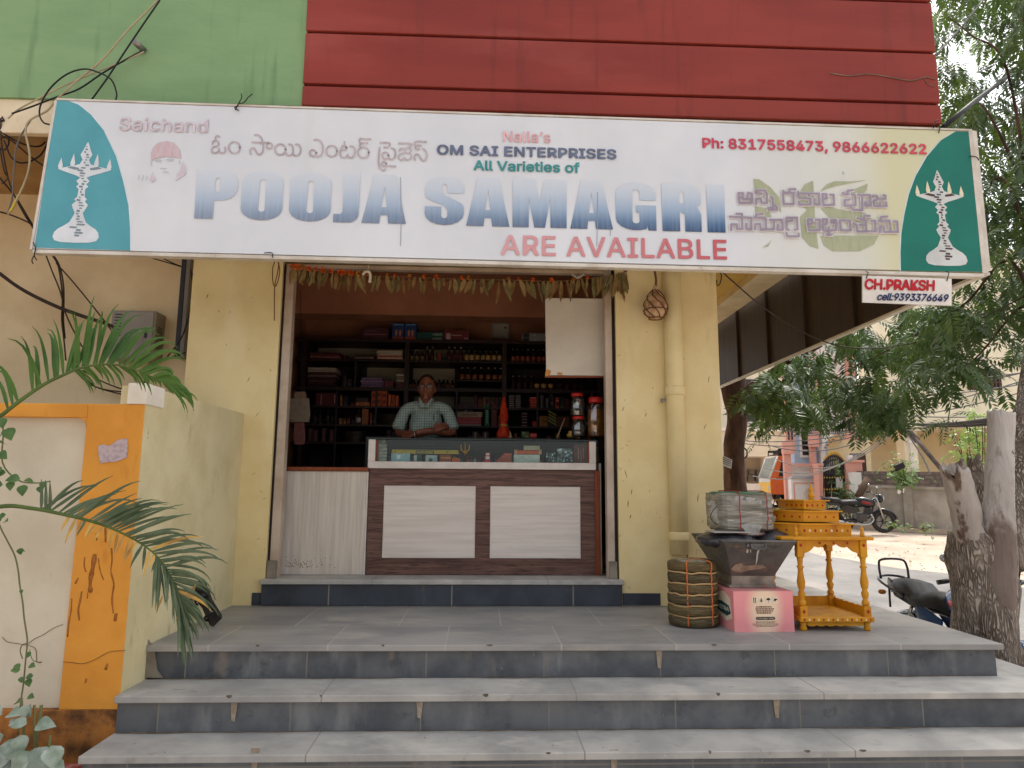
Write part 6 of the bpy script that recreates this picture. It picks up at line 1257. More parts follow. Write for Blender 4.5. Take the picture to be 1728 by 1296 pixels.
# wall pipe stub
p = at(243, 85, 4.545); sp_ = thing('pipe_stub', 'short metal pipe stub with cables poking out of the green wall', 'pipe', p)
MB().cyl(p, p+Vector((-.03, -.09, .01)), .022, n=12).build('pipe', M('worn_steel', L(150, 146, 140), .4, metal=.7), sp_)
# meter box
mb = thing('meter_box', 'grey vented metal meter box on the beige wall behind the palm frond', 'meter box', at(235, 560, 5.6))
Yf = 5.49; X0, X1 = ax(188, 540, Yf), ax(263, 540, Yf); Z1, Z0 = az(225, 524, Yf), az(225, 606, Yf)
m_mbx = M('grey_painted_steel', L(146, 140, 130), .5, L(128, 122, 112), 5.0, layers=[(L(200, 196, 190), 36, .74, .77, (1, 1, .5), .6), (L(98, 86, 70), 10, .64, .78, (1, 1, .4), .5)])
MB().box(X0, X1, Yf, 5.659, Z0, Z1, .006).build('housing', m_mbx, mb)
MB().box(X0+.02, X1-.015, Yf-.008, Yf-.0005, Z0+.02, Z1-.012, .003).build('door', m_mbx, mb)
b = MB()
for i in range(8): b.box(X0+.03, X0+.085, Yf-.0095, Yf-.0081, Z1-.04-i*.024, Z1-.03-i*.024)
b.build('louvre', m_blk, mb)
b = MB()
for j in range(2):
    for i in range(10): b.box(X1+.0005, X1+.002, Yf+.04+j*.045, Yf+.075+j*.045, Z0+.1+i*.018, Z0+.108+i*.018)
b.build('side_louvre', m_blk, mb)
MB().box(X1-.075, X1-.055, Yf-.016, Yf-.0085, Z0+.17, Z0+.21, .002).build('lock', m_blk, mb)
# ------------------------------------------------------------------ palm fronds
m_p1 = M('fresh_palm_green', L(74, 108, 40), .5, L(44, 78, 26), 4.0, amt=1, spec=.3, layers=[(L(116, 140, 70), 14, .66, .76, (1, 1, 1), .4)])
m_p2 = M('dull_palm_green', L(98, 112, 84), .55, L(66, 84, 58), 5.0, amt=1, spec=.3, layers=[(L(140, 132, 84), 10, .64, .74, (1, 1, 1), .5)])
m_dry = M('dry_palm_yellow', L(206, 164, 84), .7, L(160, 126, 72), 12.0, amt=1)
m_ra = M('palm_rachis_green', L(86, 104, 48), .5, L(66, 84, 40), 8.0, amt=1)
def leaflet(b, p, ang, ln, w, droop, dy, fold=.4, n=8):
    """strip leaflet from p; ang in the x-z plane, dy its lean along y; droop bends the tip down"""
    d = Vector((math.cos(ang), dy, math.sin(ang))).normalized(); c = Vector(p); mid, lf, rt = [], [], []
    st = ln/n; g = Vector((0, 0, -1))
    for i in range(n+1):
        t = i/n; ww = w*min(1, .35+2.2*t)*(1-t**2.2)+.0008
        side = d.cross(Vector((0, 1, 0)));
        if side.length < 1e-4: side = Vector((1, 0, 0))
        side.normalize(); nr = side.cross(d).normalized()
        mid.append(b.bm.verts.new(c)); lf.append(b.bm.verts.new(c+side*ww+nr*ww*fold)); rt.append(b.bm.verts.new(c-side*ww+nr*ww*fold))
        d = (d+g*(droop*t*t*st/ln*6)).normalized(); c = c+d*st
    for i in range(n): b._f([mid[i], lf[i], lf[i+1], mid[i+1]], True); b._f([mid[i], mid[i+1], rt[i+1], rt[i]], True)
pal = thing('palm_plant', 'garden palm whose two long fronds arch over the orange boundary wall', 'palm', (at(-170, 900, 3.1).x, 3.1, -.9))
hub = Vector((at(-170, 900, 3.1).x, 3.1, -.1))
MB().tube([hub-Vector((0, 0, .8)), hub-Vector((0, 0, .3)), hub], [.06, .05, .035], 10).build('stem', m_ra, pal)
rnd = random.Random(12)
r1 = smooth([hub]+[at(x, y, Y) for x, y, Y in ((-60, 760, 3.12), (5, 699, 3.14), (69, 652, 3.18), (111, 631, 3.2), (139, 620, 3.22), (176, 615, 3.24), (208, 618, 3.26), (243, 630, 3.28), (278, 647, 3.3), (300, 661, 3.3))], 8)
fr = MB().tube(r1, [max(.0025, .012*(1-i/len(r1))) for i in range(len(r1))], 6).build('frond', m_ra, pal)
b = MB(); b2 = MB(); i0 = int(len(r1)*.16)
N1 = 54
for k in range(N1):
    u = k/(N1-1); q = r1[int(i0+(len(r1)-1-i0)*u)]
    ang = math.radians(118-72*u-72*max(0, u-.5)/.5)+rnd.gauss(0, .04); ln = (.21+.10*math.sin(PI*min(1, u*1.05)))*(1 if u < .75 else .58)
    if rnd.random() < .06: continue
    leaflet(b, q, ang+rnd.gauss(0, .05), ln*rnd.uniform(.82, 1.12), .0125*rnd.uniform(.7, 1.1), .75*rnd.uniform(.6, 1.5)+u*.25, rnd.gauss(.05, .16))
    if u > .35: leaflet(b2, q, math.radians(-35-25*u)+rnd.gauss(0, .15), ln*.42*rnd.uniform(.6, 1.1), .006, .7, .7+rnd.gauss(0, .2))
for k in range(10):
    q = r1[int(i0+(len(r1)-1-i0)*(.93+.07*k/9))-1]; leaflet(b2, q, math.radians(-50+4*k)+rnd.gauss(0, .12), .13*rnd.uniform(.7, 1.2), .0045, .8, rnd.gauss(0, .3))
b.build('leaflets', m_p1, fr); b2.build('leaflets', m_p1, fr)
r2 = smooth([hub]+[at(x, y, Y) for x, y, Y in ((-80, 880, 3.05), (0, 855, 3.08), (55, 858, 3.1), (111, 869, 3.13), (155, 880, 3.15), (194, 894, 3.17), (236, 916, 3.2), (267, 941, 3.22), (289, 974, 3.24), (300, 1010, 3.26), (304, 1050, 3.27))], 8)
fr2 = MB().tube(r2, [max(.003, .011*(1-i/len(r2))) for i in range(len(r2))], 6).build('frond', m_ra, pal)
b = MB(); b2 = MB(); i0 = int(len(r2)*.30); N2 = 58
for k in range(N2):
    u = k/(N2-1); q = r2[int(i0+(len(r2)-1-i0)*u)]
    ang = math.radians(48-62*u-50*max(0, u-.7)/.3)+rnd.gauss(0, .05); ln = .165+.10*math.sin(PI*min(1, .15+u*.85))
    if rnd.random() < .08: continue
    leaflet(b2 if rnd.random() < .07 else b, q, ang+rnd.gauss(0, .09), ln*rnd.uniform(.78, 1.15), .0085*rnd.uniform(.7, 1.15), .35*rnd.uniform(.4, 1.6)+(.2 if u > .6 else 0), rnd.gauss(.0, .18), .5)
    if u < .05: leaflet(b, q, math.radians(95), .13, .008, .2, 0)
for k in range(26):
    u = .62+.38*k/25; q = r2[int(i0+(len(r2)-1-i0)*u)]; leaflet(b, q, math.radians(-62-22*rnd.random()), rnd.uniform(.12, .26), .006, .3, rnd.gauss(0, .2))
for k in range(18):
    u = .12+.5*k/17; q = r2[int(i0+(len(r2)-1-i0)*u)]; leaflet(b2 if rnd.random() < .72 else b, q, math.radians(-95-30*rnd.random()), rnd.uniform(.06, .12), .0075, .5, rnd.gauss(0, .3))
for k in range(4):
    q = r2[int(i0+(len(r2)-1-i0)*(.60+.012*k))]; leaflet(b, q, math.radians(-88+rnd.gauss(0, 4)), .22, .009, .2, rnd.gauss(0, .1)); 
for k in range(5):
    q = at(rnd.uniform(272, 330), rnd.uniform(985, 1045), 3.27); leaflet(b2, q, math.radians(-95-20*rnd.random()), .08, .005, .3, 0)
b.build('leaflets', m_p2, fr2); b2.build('dry_leaflets', m_dry, fr2)
# ------------------------------------------------------------------ climbing vine and dusty shrub
m_vl = M('vine_leaf_green', L(86, 116, 62), .55, L(62, 92, 46), 14.0, amt=1); m_vs = M('vine_stem', L(112, 112, 70), .7)
m_du = M('dusty_leaf', L(152, 164, 150), .7, L(112, 128, 108), 12.0, amt=1, layers=[(L(196, 200, 192), 9, .52, .7, (1, 1, 1), .6)])
def ovleaf(b, p, d, up, ln, w, cup=.25):
    d = Vector(d).normalized(); s_ = d.cross(Vector(up)).normalized(); n_ = s_.cross(d).normalized(); prev = None; n = 6
    for i in range(n+1):
        t = i/n; ww = w*math.sin(PI*(t**.75))*.5+.0004; c = Vector(p)+d*(ln*t)-n_*(cup*ln*t*t)
        cur = (b.bm.verts.new(c), b.bm.verts.new(c+s_*ww+n_*cup*ww), b.bm.verts.new(c-s_*ww+n_*cup*ww))
        if prev: b._f([prev[0], prev[1], cur[1], cur[0]], True); b._f([prev[0], cur[0], cur[2], prev[2]], True)
        prev = cur
YV = 3.52
vn = thing('climbing_vine', 'thin climbing vine with small green leaves trailing down the cream wall panel', 'vine', at(44, 1230, YV))
b = MB(); st_ = smooth([at(x, y, YV) for x, y in ((-12, 850), (0, 888), (12, 912), (25, 938), (31, 965), (33, 985), (38, 1015), (41, 1045), (45, 1070), (46, 1086), (43, 1117), (40, 1150), (36, 1178), (33, 1205), (30, 1240)  )], 4); b.tube(st_, .004, 6)
b.tube(smooth([at(x, y, YV) for x, y in ((-15, 700), (5, 722), (4, 780), (30, 810), (60, 815), (85, 812))], 4), .0035, 6); b.tube(smooth([at(x, y, YV) for x, y in ((46, 1086), (38, 1088), (34, 1098), (38, 1112))], 3), .0025, 5); b.tube(smooth([at(x, y, YV) for x, y in ((50, 1096), (54, 1112), (62, 1117), (70, 1117))], 3), .002, 5)
b.build('vine_stem', m_vs, vn)
b = MB(); rnd = random.Random(6)
for x, y, s_ in ((4, 705, 1.2), (14, 722, 1.5), (2, 735, 1.3), (10, 750, 1.1), (-4, 765, 1.3), (3, 788, 1.2), (10, 797, 1.1), (20, 812, 1.0), (34, 808, 1.3), (40, 818, 1.2), (57, 814, 1.0), (68, 820, .8), (76, 812, .9), (5, 818, 1.3), (-5, 826, 1.3), (2, 872, .9), (8, 880, .8), (10, 868, .8), (34, 925, .7), (42, 930, .6), (36, 995, .4), (52, 1100, .6), (28, 1120, .7), (34, 1130, .8), (50, 1122, .7), (36, 1142, .6), (48, 1145, .8), (56, 1140, .7), (48, 1174, .7), (28, 1184, .8)):
    a = rnd.uniform(0, 2*PI); ovleaf(b, at(x, y, YV-.03), (math.cos(a), -.4, -.35+.5*math.sin(a)), (0, -.8, .6), .046*s_, .042*s_)
b.build('foliage', m_vl, vn)
sh = thing('dusty_shrub', 'low shrub with large dusty grey green leaves at the foot of the orange wall', 'shrub', at(40, 1296, 3.3))
b = MB(); base = Vector((at(60, 1296, 3.38).x, 3.38, -.92))
for x, y in ((58, 1190), (36, 1178), (20, 1250), (85, 1240), (70, 1270), (-10, 1240)): b.tube(smooth([base, base.lerp(at(x, y, 3.32), .5)+Vector((.02, 0, 0)), at(x, y, 3.32)], 4), .006, 6)
b.tube([at(70, 1190, 3.4), at(62, 1240, 3.4), at(58, 1296, 3.4)], .008, 6)
b.build('stem', m_vs, sh)
b = MB()
for x, y, s_, a in ((15, 1205, 1.1, .3), (3, 1206, 1.2, 2.6), (40, 1190, .8, -1.3), (28, 1212, .7, -2), (60, 1225, 1.3, .2), (45, 1222, 1.1, 2.9), (6, 1240, 1.3, -2.6), (15, 1248, 1.5, -.8), (35, 1240, 1.2, -1.2), (88, 1258, 1.5, -1.1), (60, 1262, 1.9, -.9), (50, 1268, 1.6, -2.2), (20, 1278, 1.7, -2.8), (4, 1288, 1.7, -.5), (78, 1290, 1.6, -.3), (40, 1296, 1.6, -1.6), (-4, 1265, 1.4, -1.2), (28, 1258, 1.2, -1.9), (70, 1300, 1.6, 2.4), (15, 1300, 1.6, 1.6), (48, 1210, .9, 1.5), (95, 1275, 1.0, -1.8)):
    ovleaf(b, at(x, y, 3.28+rnd.uniform(-.05, .06)), (math.cos(a), rnd.uniform(-.6, -.1), math.sin(a)), (rnd.uniform(-.3, .3), -.6, .8), .062*s_, .056*s_, .35)
b.build('foliage', m_du, sh)
# ------------------------------------------------------------------ ground, road
m_dirt = M('pinkish_dirt_ground', L(192, 174, 156), .95, L(174, 154, 136), .6, bump=.5, bsc=6, layers=[(L(208, 188, 170), 1.6, .52, .72, (1, 1, 1), .6), (L(128, 104, 84), 3.2, .6, .75, (1, 1, 1), .5), (L(112, 110, 80), .5, .62, .75, (1, 1, 1), .4)])
m_road = M('worn_asphalt', L(136, 132, 128), .9, L(116, 113, 110), 1.2, bump=.4, bsc=40, layers=[(L(170, 158, 144), .8, .56, .74, (1, .4, 1), .55), (L(92, 90, 88), 5, .64, .74, (1, 1, 1), .35)])
def strip(xs_of_y, ys, dz, nx, name, mat):
    bm = bmesh.new(); rows = []
    for y in ys:
        a, c = xs_of_y(y); rows.append([bm.verts.new((a+(c-a)*i/nx, y, gz(y)+dz+(.03*noise.noise(Vector(((a+(c-a)*i/nx)*.5, y*.5, 3))) if dz == 0 and y > 9 else 0))) for i in range(nx+1)])
    for r0_, r1_ in zip(rows, rows[1:]):
        for i in range(nx): bm.faces.new((r0_[i], r0_[i+1], r1_[i+1], r1_[i])).smooth = True
    me = bpy.data.meshes.new(name); bm.to_mesh(me); bm.free(); o = link(name, me, mat); o['kind'] = 'structure'; return o
yl = list(np.linspace(-12, 60, 73))+[90, 140, 260]
strip(lambda y: (-90, 140), yl, 0, 120, 'ground', m_dirt)
red_ = lambda y: 7.4-.45*(y-14)
def wob(y): return .18*math.sin(y*1.7)+.12*math.sin(y*4.1+1)
strip(lambda y: (max(-30, red_(y)-6.2), red_(y)+wob(y)), list(np.linspace(-11, 40, 103)), .034, 14, 'road', m_road)
# pebbles and litter on the dirt verge
b = MB(); rnd = random.Random(2)
for _ in range(260):
    y = rnd.uniform(11, 20); x = red_(y)+abs(rnd.gauss(.6, 2.6)); r = rnd.uniform(.008, .026); z = gz(y)+.03
    b.lathe([(r*.5, -r*.3), (r, 0), (r*.6, r*.5)], (x, y, z), 5, 1, rnd.uniform(.6, 1.3), .2)
o = b.build('pebbles', M('pale_pebble', L(196, 176, 156), .9, L(150, 130, 112), 3.0, amt=1)); o['kind'] = 'stuff'; o['label'] = 'small stones scattered on the dirt verge'; o['category'] = 'stones'
# ------------------------------------------------------------------ foliage helpers
def leafmat(nm, a, c): 
    m = M(nm, L(*a), .42, L(*c), 3.0, amt=1, spec=.45); n = m.node_tree; bsd, src = base_socket(m)
    tr = n.nodes.new('ShaderNodeBsdfTranslucent'); mx = n.nodes.new('ShaderNodeMixShader'); mx.inputs[0].default_value = .26; n.links.new(src, tr.inputs['Color']); n.links.new(bsd.outputs[0], mx.inputs[1]); n.links.new(tr.outputs[0], mx.inputs[2]); n.links.new(mx.outputs[0], n.nodes['Material Output'].inputs['Surface'])
    return m
m_l1 = leafmat('feathery_leaf_green', (88, 112, 54), (50, 74, 34)); m_l2 = leafmat('bright_leaf_green', (122, 150, 62), (82, 112, 44)); m_l3 = leafmat('shrub_green', (120, 152, 74), (84, 116, 52))
m_bark = M('furrowed_bark', L(176, 164, 152), .9, L(144, 129, 116), 7.0, amt=1, bump=.6, bsc=30, stretch=(1, 1, .4), layers=[(L(190, 182, 174), 9, .56, .72, (1, 1, .4), .6), (L(104, 84, 70), 5, .58, .74, (1, 1, .5), .6)])

def crackle(m, lo, hi, scale, stretch, w=.16, k=.9, bmp=.9):
    n = m.node_tree; bsd, src = base_socket(m); tc = n.nodes.new('ShaderNodeTexCoord'); mp = n.nodes.new('ShaderNodeMapping'); mp.inputs['Scale'].default_value = stretch; n.links.new(tc.outputs['Object'], mp.inputs['Vector'])
    nz = n.nodes.new('ShaderNodeTexNoise'); nz.inputs['Scale'].default_value = 9; n.links.new(mp.outputs[0], nz.inputs['Vector']); ad = n.nodes.new('ShaderNodeVectorMath'); ad.operation = 'MULTIPLY_ADD'; ad.inputs[1].default_value = (.17, .17, .17); n.links.new(nz.outputs['Color'], ad.inputs[0]); n.links.new(mp.outputs[0], ad.inputs[2])
    v = n.nodes.new('ShaderNodeTexVoronoi'); v.feature = 'DISTANCE_TO_EDGE'; v.inputs['Scale'].default_value = scale; n.links.new(ad.outputs[0], v.inputs['Vector'])
    r = n.nodes.new('ShaderNodeMapRange'); r.interpolation_type = 'SMOOTHSTEP'; r.inputs['From Max'].default_value = w; n.links.new(v.outputs['Distance'], r.inputs['Value'])
    iv = n.nodes.new('ShaderNodeMath'); iv.operation = 'MULTIPLY_ADD'; iv.inputs[1].default_value = -k; iv.inputs[2].default_value = k; n.links.new(r.outputs[0], iv.inputs[0]); n2 = n.nodes.new('ShaderNodeTexNoise'); n2.inputs['Scale'].default_value = 7; n.links.new(tc.outputs['Object'], n2.inputs['Vector']); r2 = n.nodes.new('ShaderNodeMapRange'); r2.inputs['From Min'].default_value = .3; r2.inputs['From Max'].default_value = .62; r2.inputs['To Min'].default_value = .25; n.links.new(n2.outputs[0], r2.inputs['Value']); mv = n.nodes.new('ShaderNodeMath'); mv.operation = 'MULTIPLY'; n.links.new(iv.outputs[0], mv.inputs[0]); n.links.new(r2.outputs[0], mv.inputs[1]); iv = mv
    mx = n.nodes.new('ShaderNodeMix'); mx.data_type = 'RGBA'; n.links.new(iv.outputs[0], mx.inputs[0]); n.links.new(src, mx.inputs[6]); mx.inputs[7].default_value = lo; n.links.new(mx.outputs[2], bsd.inputs['Base Color'])
    bp = n.nodes.new('ShaderNodeBump'); bp.inputs['Strength'].default_value = bmp; bp.inputs['Distance'].default_value = .02; n.links.new(r.outputs[0], bp.inputs['Height'])
    old = bsd.inputs['Normal'].links
    if old: n.links.new(old[0].from_socket, bp.inputs['Normal'])
    n.links.new(bp.outputs[0], bsd.inputs['Normal']); return m
def zmask(m, z0, z1, col, wob_=.25, sc=5, k=1.0):
    """bark left on below an uneven line"""
    n = m.node_tree; bsd, src = base_socket(m); tc = n.nodes.new('ShaderNodeTexCoord'); sp_ = n.nodes.new('ShaderNodeSeparateXYZ'); n.links.new(tc.outputs['Object'], sp_.inputs[0]); nz = n.nodes.new('ShaderNodeTexNoise'); nz.inputs['Scale'].default_value = sc; nz.inputs['Detail'].default_value = 8; n.links.new(tc.outputs['Object'], nz.inputs['Vector'])
    a = n.nodes.new('ShaderNodeMath'); a.operation = 'MULTIPLY_ADD'; a.inputs[1].default_value = wob_*2; n.links.new(nz.outputs[0], a.inputs[0]); n.links.new(sp_.outputs['Z'], a.inputs[2])
    r = n.nodes.new('ShaderNodeMapRange'); r.inputs['From Min'].default_value = z1+wob_; r.inputs['From Max'].default_value = z0+wob_; r.inputs['To Max'].default_value = k; n.links.new(a.outputs[0], r.inputs['Value'])
    mx = n.nodes.new('ShaderNodeMix'); mx.data_type = 'RGBA'; n.links.new(r.outputs[0], mx.inputs[0]); n.links.new(src, mx.inputs[6]); mx.inputs[7].default_value = col; n.links.new(mx.outputs[2], bsd.inputs['Base Color']); return m
m_bark2 = M('dark_brown_bark', L(92, 66, 52), .9, L(58, 40, 32), 8.0, amt=1, bump=1.0, bsc=20, stretch=(1, 1, .3), layers=[(L(120, 96, 80), 9, .6, .74, (1, 1, .3), .5)])
crackle(m_bark, L(74, 60, 50), None, 54, (1, 1, .17), .26, .85)
m_bare = M('pale_stripped_wood', L(186, 180, 174), .8, L(164, 156, 150), 4.0, amt=1, bump=.4, bsc=24, stretch=(1, 1, .3), layers=[(L(98, 78, 64), 7, .58, .66, (1, 1, .4), .8), (L(126, 112, 102), 26, .58, .72, (1, 1, .1), .75), (L(60, 44, 36), 12, .69, .73, (1, 1, .5), .9)])
m_bare2 = M('pale_stripped_short_limb', L(176, 168, 160), .85, L(150, 140, 130), 5.0, amt=1, bump=.5, bsc=24, stretch=(1, 1, .3), layers=[(L(84, 62, 48), 7, .56, .64, (1, 1, .5), .9), (L(126, 112, 102), 26, .6, .72, (1, 1, .12), .7)])
m_lime = M('whitewashed_bark', L(192, 186, 178), .95, L(150, 138, 126), 10.0, amt=1, bump=1.0, bsc=30, stretch=(1, 1, .5), layers=[(L(84, 68, 56), 20, .54, .64, (1, 1, .4), .8)])
crackle(m_lime, L(104, 88, 76), None, 50, (1, 1, .4), .2, .8)
m_stump = M('broken_wood', L(104, 80, 62), .9, L(66, 48, 38), 14.0, amt=1, bump=.8, stretch=(1, 1, .3))
def limb(pts, radii, seed=0, n=22, amp=.10, per=5, fine=.05, sub=7, ragged=0):
    """organic tapering limb with lumps and furrows"""
    P = smooth(pts, sub); k = len(P); rs = np.interp(np.linspace(0, len(pts)-1, k), range(len(pts)), radii); b = MB(); rings = []; up = Vector((0, 1, 0))
    for i, p in enumerate(P):
        t = (P[min(i+1, k-1)]-P[max(i-1, 0)]).normalized(); u = t.cross(up).normalized(); w = u.cross(t).normalized(); up = w*-1 if False else w
        ring = []
        for j in range(n):
            a = 2*PI*j/n; d = u*math.cos(a)+w*math.sin(a); q = p+d*rs[i]; f = 1+amp*noise.noise(q*per*.6+Vector((seed, 0, 0)))*1.6+fine*noise.noise(Vector((math.cos(a)*4, math.sin(a)*4, i*.35+seed)))*1.5
            ring.append(b.bm.verts.new(p+d*rs[i]*f))
        rings.append(ring)
    for r0_, r1_ in zip(rings, rings[1:]):
        for j in range(n): b._f([r0_[j], r0_[(j+1) % n], r1_[(j+1) % n], r1_[j]], True)
    tdir = (P[-1]-P[-2]).normalized()
    if ragged:
        for j, v in enumerate(rings[-1]): v.co += tdir*ragged*2*noise.noise(Vector((math.cos(2*PI*j/n)*2.3, math.sin(2*PI*j/n)*2.3, seed+.5)))+tdir*ragged*.8*noise.noise(Vector((j*1.7, seed, 0)))
    b._f(list(reversed(rings[0]))); top = rings[-1]; c = b.bm.verts.new(P[-1]+tdir*(.004 if not ragged else -ragged*.8))
    for j in range(n): b._f([top[j], top[(j+1) % n], c])
    return b
def feather(b, p, d, ln, npin, pl_, droop, rnd, wid=.14):
    """one bipinnate leaf: pairs of slender leaflets along a drooping stalk"""
    d = Vector(d).normalized(); c = Vector(p); st = ln/npin; side = d.cross(Vector((0, 0, 1)))
    if side.length < .1: side = Vector((1, 0, 0))
    side.normalize(); roll = rnd.gauss(0, .5); side = (Matrix.Rotation(roll, 3, d) @ side)
    for i in range(npin):
        t = i/npin; d = (d+Vector((0, 0, -droop/npin))).normalized(); c = c+d*st; L_ = pl_*(.55+.9*t if t < .5 else 1.0-.65*(t-.5)*2*.8)
        for s_ in (-1, 1):
            q = (side*s_+d*.55+Vector((rnd.gauss(0, .1), rnd.gauss(0, .1), -.22+rnd.gauss(0, .14)))).normalized(); w = q.cross(side.cross(d)).normalized()*(L_*wid); e = c+q*L_+Vector((0, 0, -.12*L_))
            b.poly([c, c+q*L_*.4+w, e, c+q*L_*.45-w])
def crown(name, mat, parent, pts, rnd, lnr=(.28, .45), npin=9, pl_=.12, n_each=5, spread=.22, mb=None, down=.5):
    b = mb or MB()
    for p in pts:
        for _ in range(n_each):
            a = rnd.uniform(0, 2*PI); d = Vector((math.cos(a), math.sin(a), rnd.uniform(-.7, .35)-down*.2)); o = Vector((rnd.gauss(0, spread), rnd.gauss(0, spread), rnd.gauss(0, spread*.6)))
            feather(b, Vector(p)+o, d, rnd.uniform(*lnr), npin, pl_*rnd.uniform(.8, 1.2), rnd.uniform(.6, 1.8), rnd)
    return b.build(name, mat, parent) if mb is None else b
def inside(x, y, poly):
    c = False; j = len(poly)-1
    for i in range(len(poly)):
        xi, yi = poly[i]; xj, yj = poly[j]
        if (yi > y) != (yj > y) and x < (xj-xi)*(y-yi)/(yj-yi)+xi: c = not c
        j = i
    return c
def scatter(poly, n, Y0, Y1, rnd):
    xs = [p[0] for p in poly]; ys_ = [p[1] for p in poly]; o = []
    while len(o) < n:
        x, y = rnd.uniform(min(xs), max(xs)), rnd.uniform(min(ys_), max(ys_))
        if inside(x, y, poly): o.append(at(x, y, rnd.uniform(Y0, Y1)))
    return o
# ------------------------------------------------------------------ the big tree at the right
YT = 4.62
tr_ = thing('pollarded_tree', 'big gnarled tree with pale cut limbs and whitewashed base beside the steps', 'tree', (at(1665, 1100, YT).x, YT, -.95))
def zp(x, y, Y=YT): return at(1440+x/2.54, 640+y/2.54, Y)
wpx = YT/FPX/2.54
b = limb([zp(575, 1420), zp(570, 1200), zp(560, 1000), zp(556, 800), zp(552, 660)], [w*wpx for w in (150, 128, 124, 132, 112)], 1, 36, .13, 7, .05)
trunk = b.build('trunk', m_bark, tr_)
limb([zp(600, 1400), zp(600, 1260), zp(602, 1130), zp(606, 1030)], [w*wpx for w in (116, 104, 90, 60)], 4, 30, .16, 9, .06).build('whitewashed_base', m_lime, tr_)
crackle(m_bare, L(110, 96, 84), None, 26, (1, 1, .1), .1, .3, .12)
zmask(m_bare, zp(622, 640).z-.02, zp(622, 590).z, L(84, 62, 50), .22, 9, .72)
limb([zp(622, 1040, YT-.08), zp(621, 960, YT-.11), zp(622, 850, YT-.13), zp(624, 700, YT-.13), zp(624, 580, YT-.12), zp(626, 420, YT-.1), zp(630, 260, YT-.08), zp(634, 140, YT-.08)], [w*wpx for w in (44, 60, 64, 62, 57, 54, 52, 53)], 3, 30, .07, 6, .04, ragged=.012).build('cut_limb', m_bare, tr_, 'tall pale stripped cut limb with a flat top')
limb([zp(520, 720, YT-.02), zp(490, 610, YT-.05), zp(455, 480, YT-.08), zp(432, 386, YT-.1)], [w*wpx for w in (78, 60, 52, 52)], 6, 30, .12, 8, .08, ragged=.05).build('cut_limb', m_bare2, tr_, 'short leaning cut limb with broken brown top')
limb([zp(545, 640, YT+.1), zp(530, 500, YT+.14), zp(524, 400, YT+.16), zp(516, 340, YT+.18)], [w*wpx for w in (48, 40, 32, 26)], 8, 20, .1, 8, .05, ragged=.03).build('limb', m_bark, tr_)
limb([zp(650, 800, YT+.1), zp(684, 560, YT+.16), zp(706, 380, YT+.22), zp(724, 200, YT+.32), zp(760, 0, YT+.5), zp(800, -300, YT+.7), zp(790, -700, YT+.9), zp(740, -1200, YT+1.2)], [w*wpx for w in (78, 66, 50, 46, 44, 40, 34, 26)], 12, 24, .10, 7, .05).build('limb', m_bark, tr_)
br = MB(); rnd = random.Random(31)
B0 = zp(790, -500, YT+.8); B1 = zp(800, -250, YT+.7)
for p0, mids in ((B0, [at(1690, 300, 5.6), at(1640, 360, 6.2), at(1600, 330, 6.6)]), (B0, [at(1700, 120, 5.6), at(1640, 60, 6.0), at(1590, 20, 6.4)]), (B1, [at(1700, 440, 5.6), at(1620, 520, 6.4), at(1500, 590, 7.4), at(1400, 640, 8.0)]), (B1, [at(1720, 520, 5.8), at(1640, 610, 6.6), at(1560, 650, 7.2)]), (B0, [at(1720, -40, 5.6), at(1680, -160, 6.0)]), (zp(790, -700, YT+.9), [at(1660, 180, 6), at(1620, 200, 6.6)])):
    br.tube(smooth([p0]+mids, 6), list(np.linspace(.015, .005, len(smooth([p0]+mids, 6)))), 7)
br.build('branch', m_bark2, tr_)
rnd = random.Random(77)
R1 = [(1580, -80), (1800, -80), (1800, 470), (1690, 455), (1660, 400), (1655, 225), (1592, 205), (1586, 130)]
pts = scatter(R1, 210, 5.2, 8.2, rnd)
# leave gaps where the sky shows
holes = [(1655, 70, 34), (1640, 110, 22), (1722, 150, 22), (1700, 190, 14), (1718, 290, 12), (1690, 215, 10)]
def okp(p):
    d = RT.dot(np.array(p)-np.array((0, 0, CAMZ))), UP.dot(np.array(p)-np.array((0, 0, CAMZ))), _f.dot(np.array(p)-np.array((0, 0, CAMZ))); x, y = 864+d[0]/d[2]*FPX, 648-d[1]/d[2]*FPX
    return all((x-a)**2+(y-c)**2 > r*r for a, c, r in holes)
pts = [p for p in pts if okp(p)]
crown('crown', m_l1, tr_, pts[:150], rnd, (.26, .42), 10, .115, 5, .09)
crown('crown', m_l2, tr_, [p+Vector((0, .5, .2)) for p in pts[150:]], rnd, (.26, .42), 10, .11, 4, .11)
R2 = [(1585, 450), (1800, 450), (1800, 560), (1728, 590), (1700, 560), (1660, 640), (1600, 690), (1560, 660), (1500, 690), (1480, 640), (1520, 560), (1560, 520)]
crown('crown', m_l1, tr_, scatter(R2, 52, 5.6, 7.8, rnd), rnd, (.26, .44), 10, .12, 5, .09)
p0 = at(1610, 660, 6.4); fb = MB()
for k in range(7): feather(fb, at(1600, 708, 6.2), (rnd.uniform(-1, 1), rnd.uniform(-.4, .4), rnd.uniform(-.2, .3)), .28, 9, .08, 1.2, rnd)
fb.tube(smooth([p0, at(1603, 690, 6.2), at(1600, 710, 6.2)], 3), .005, 5); fb.build('crown', m_l1, tr_)
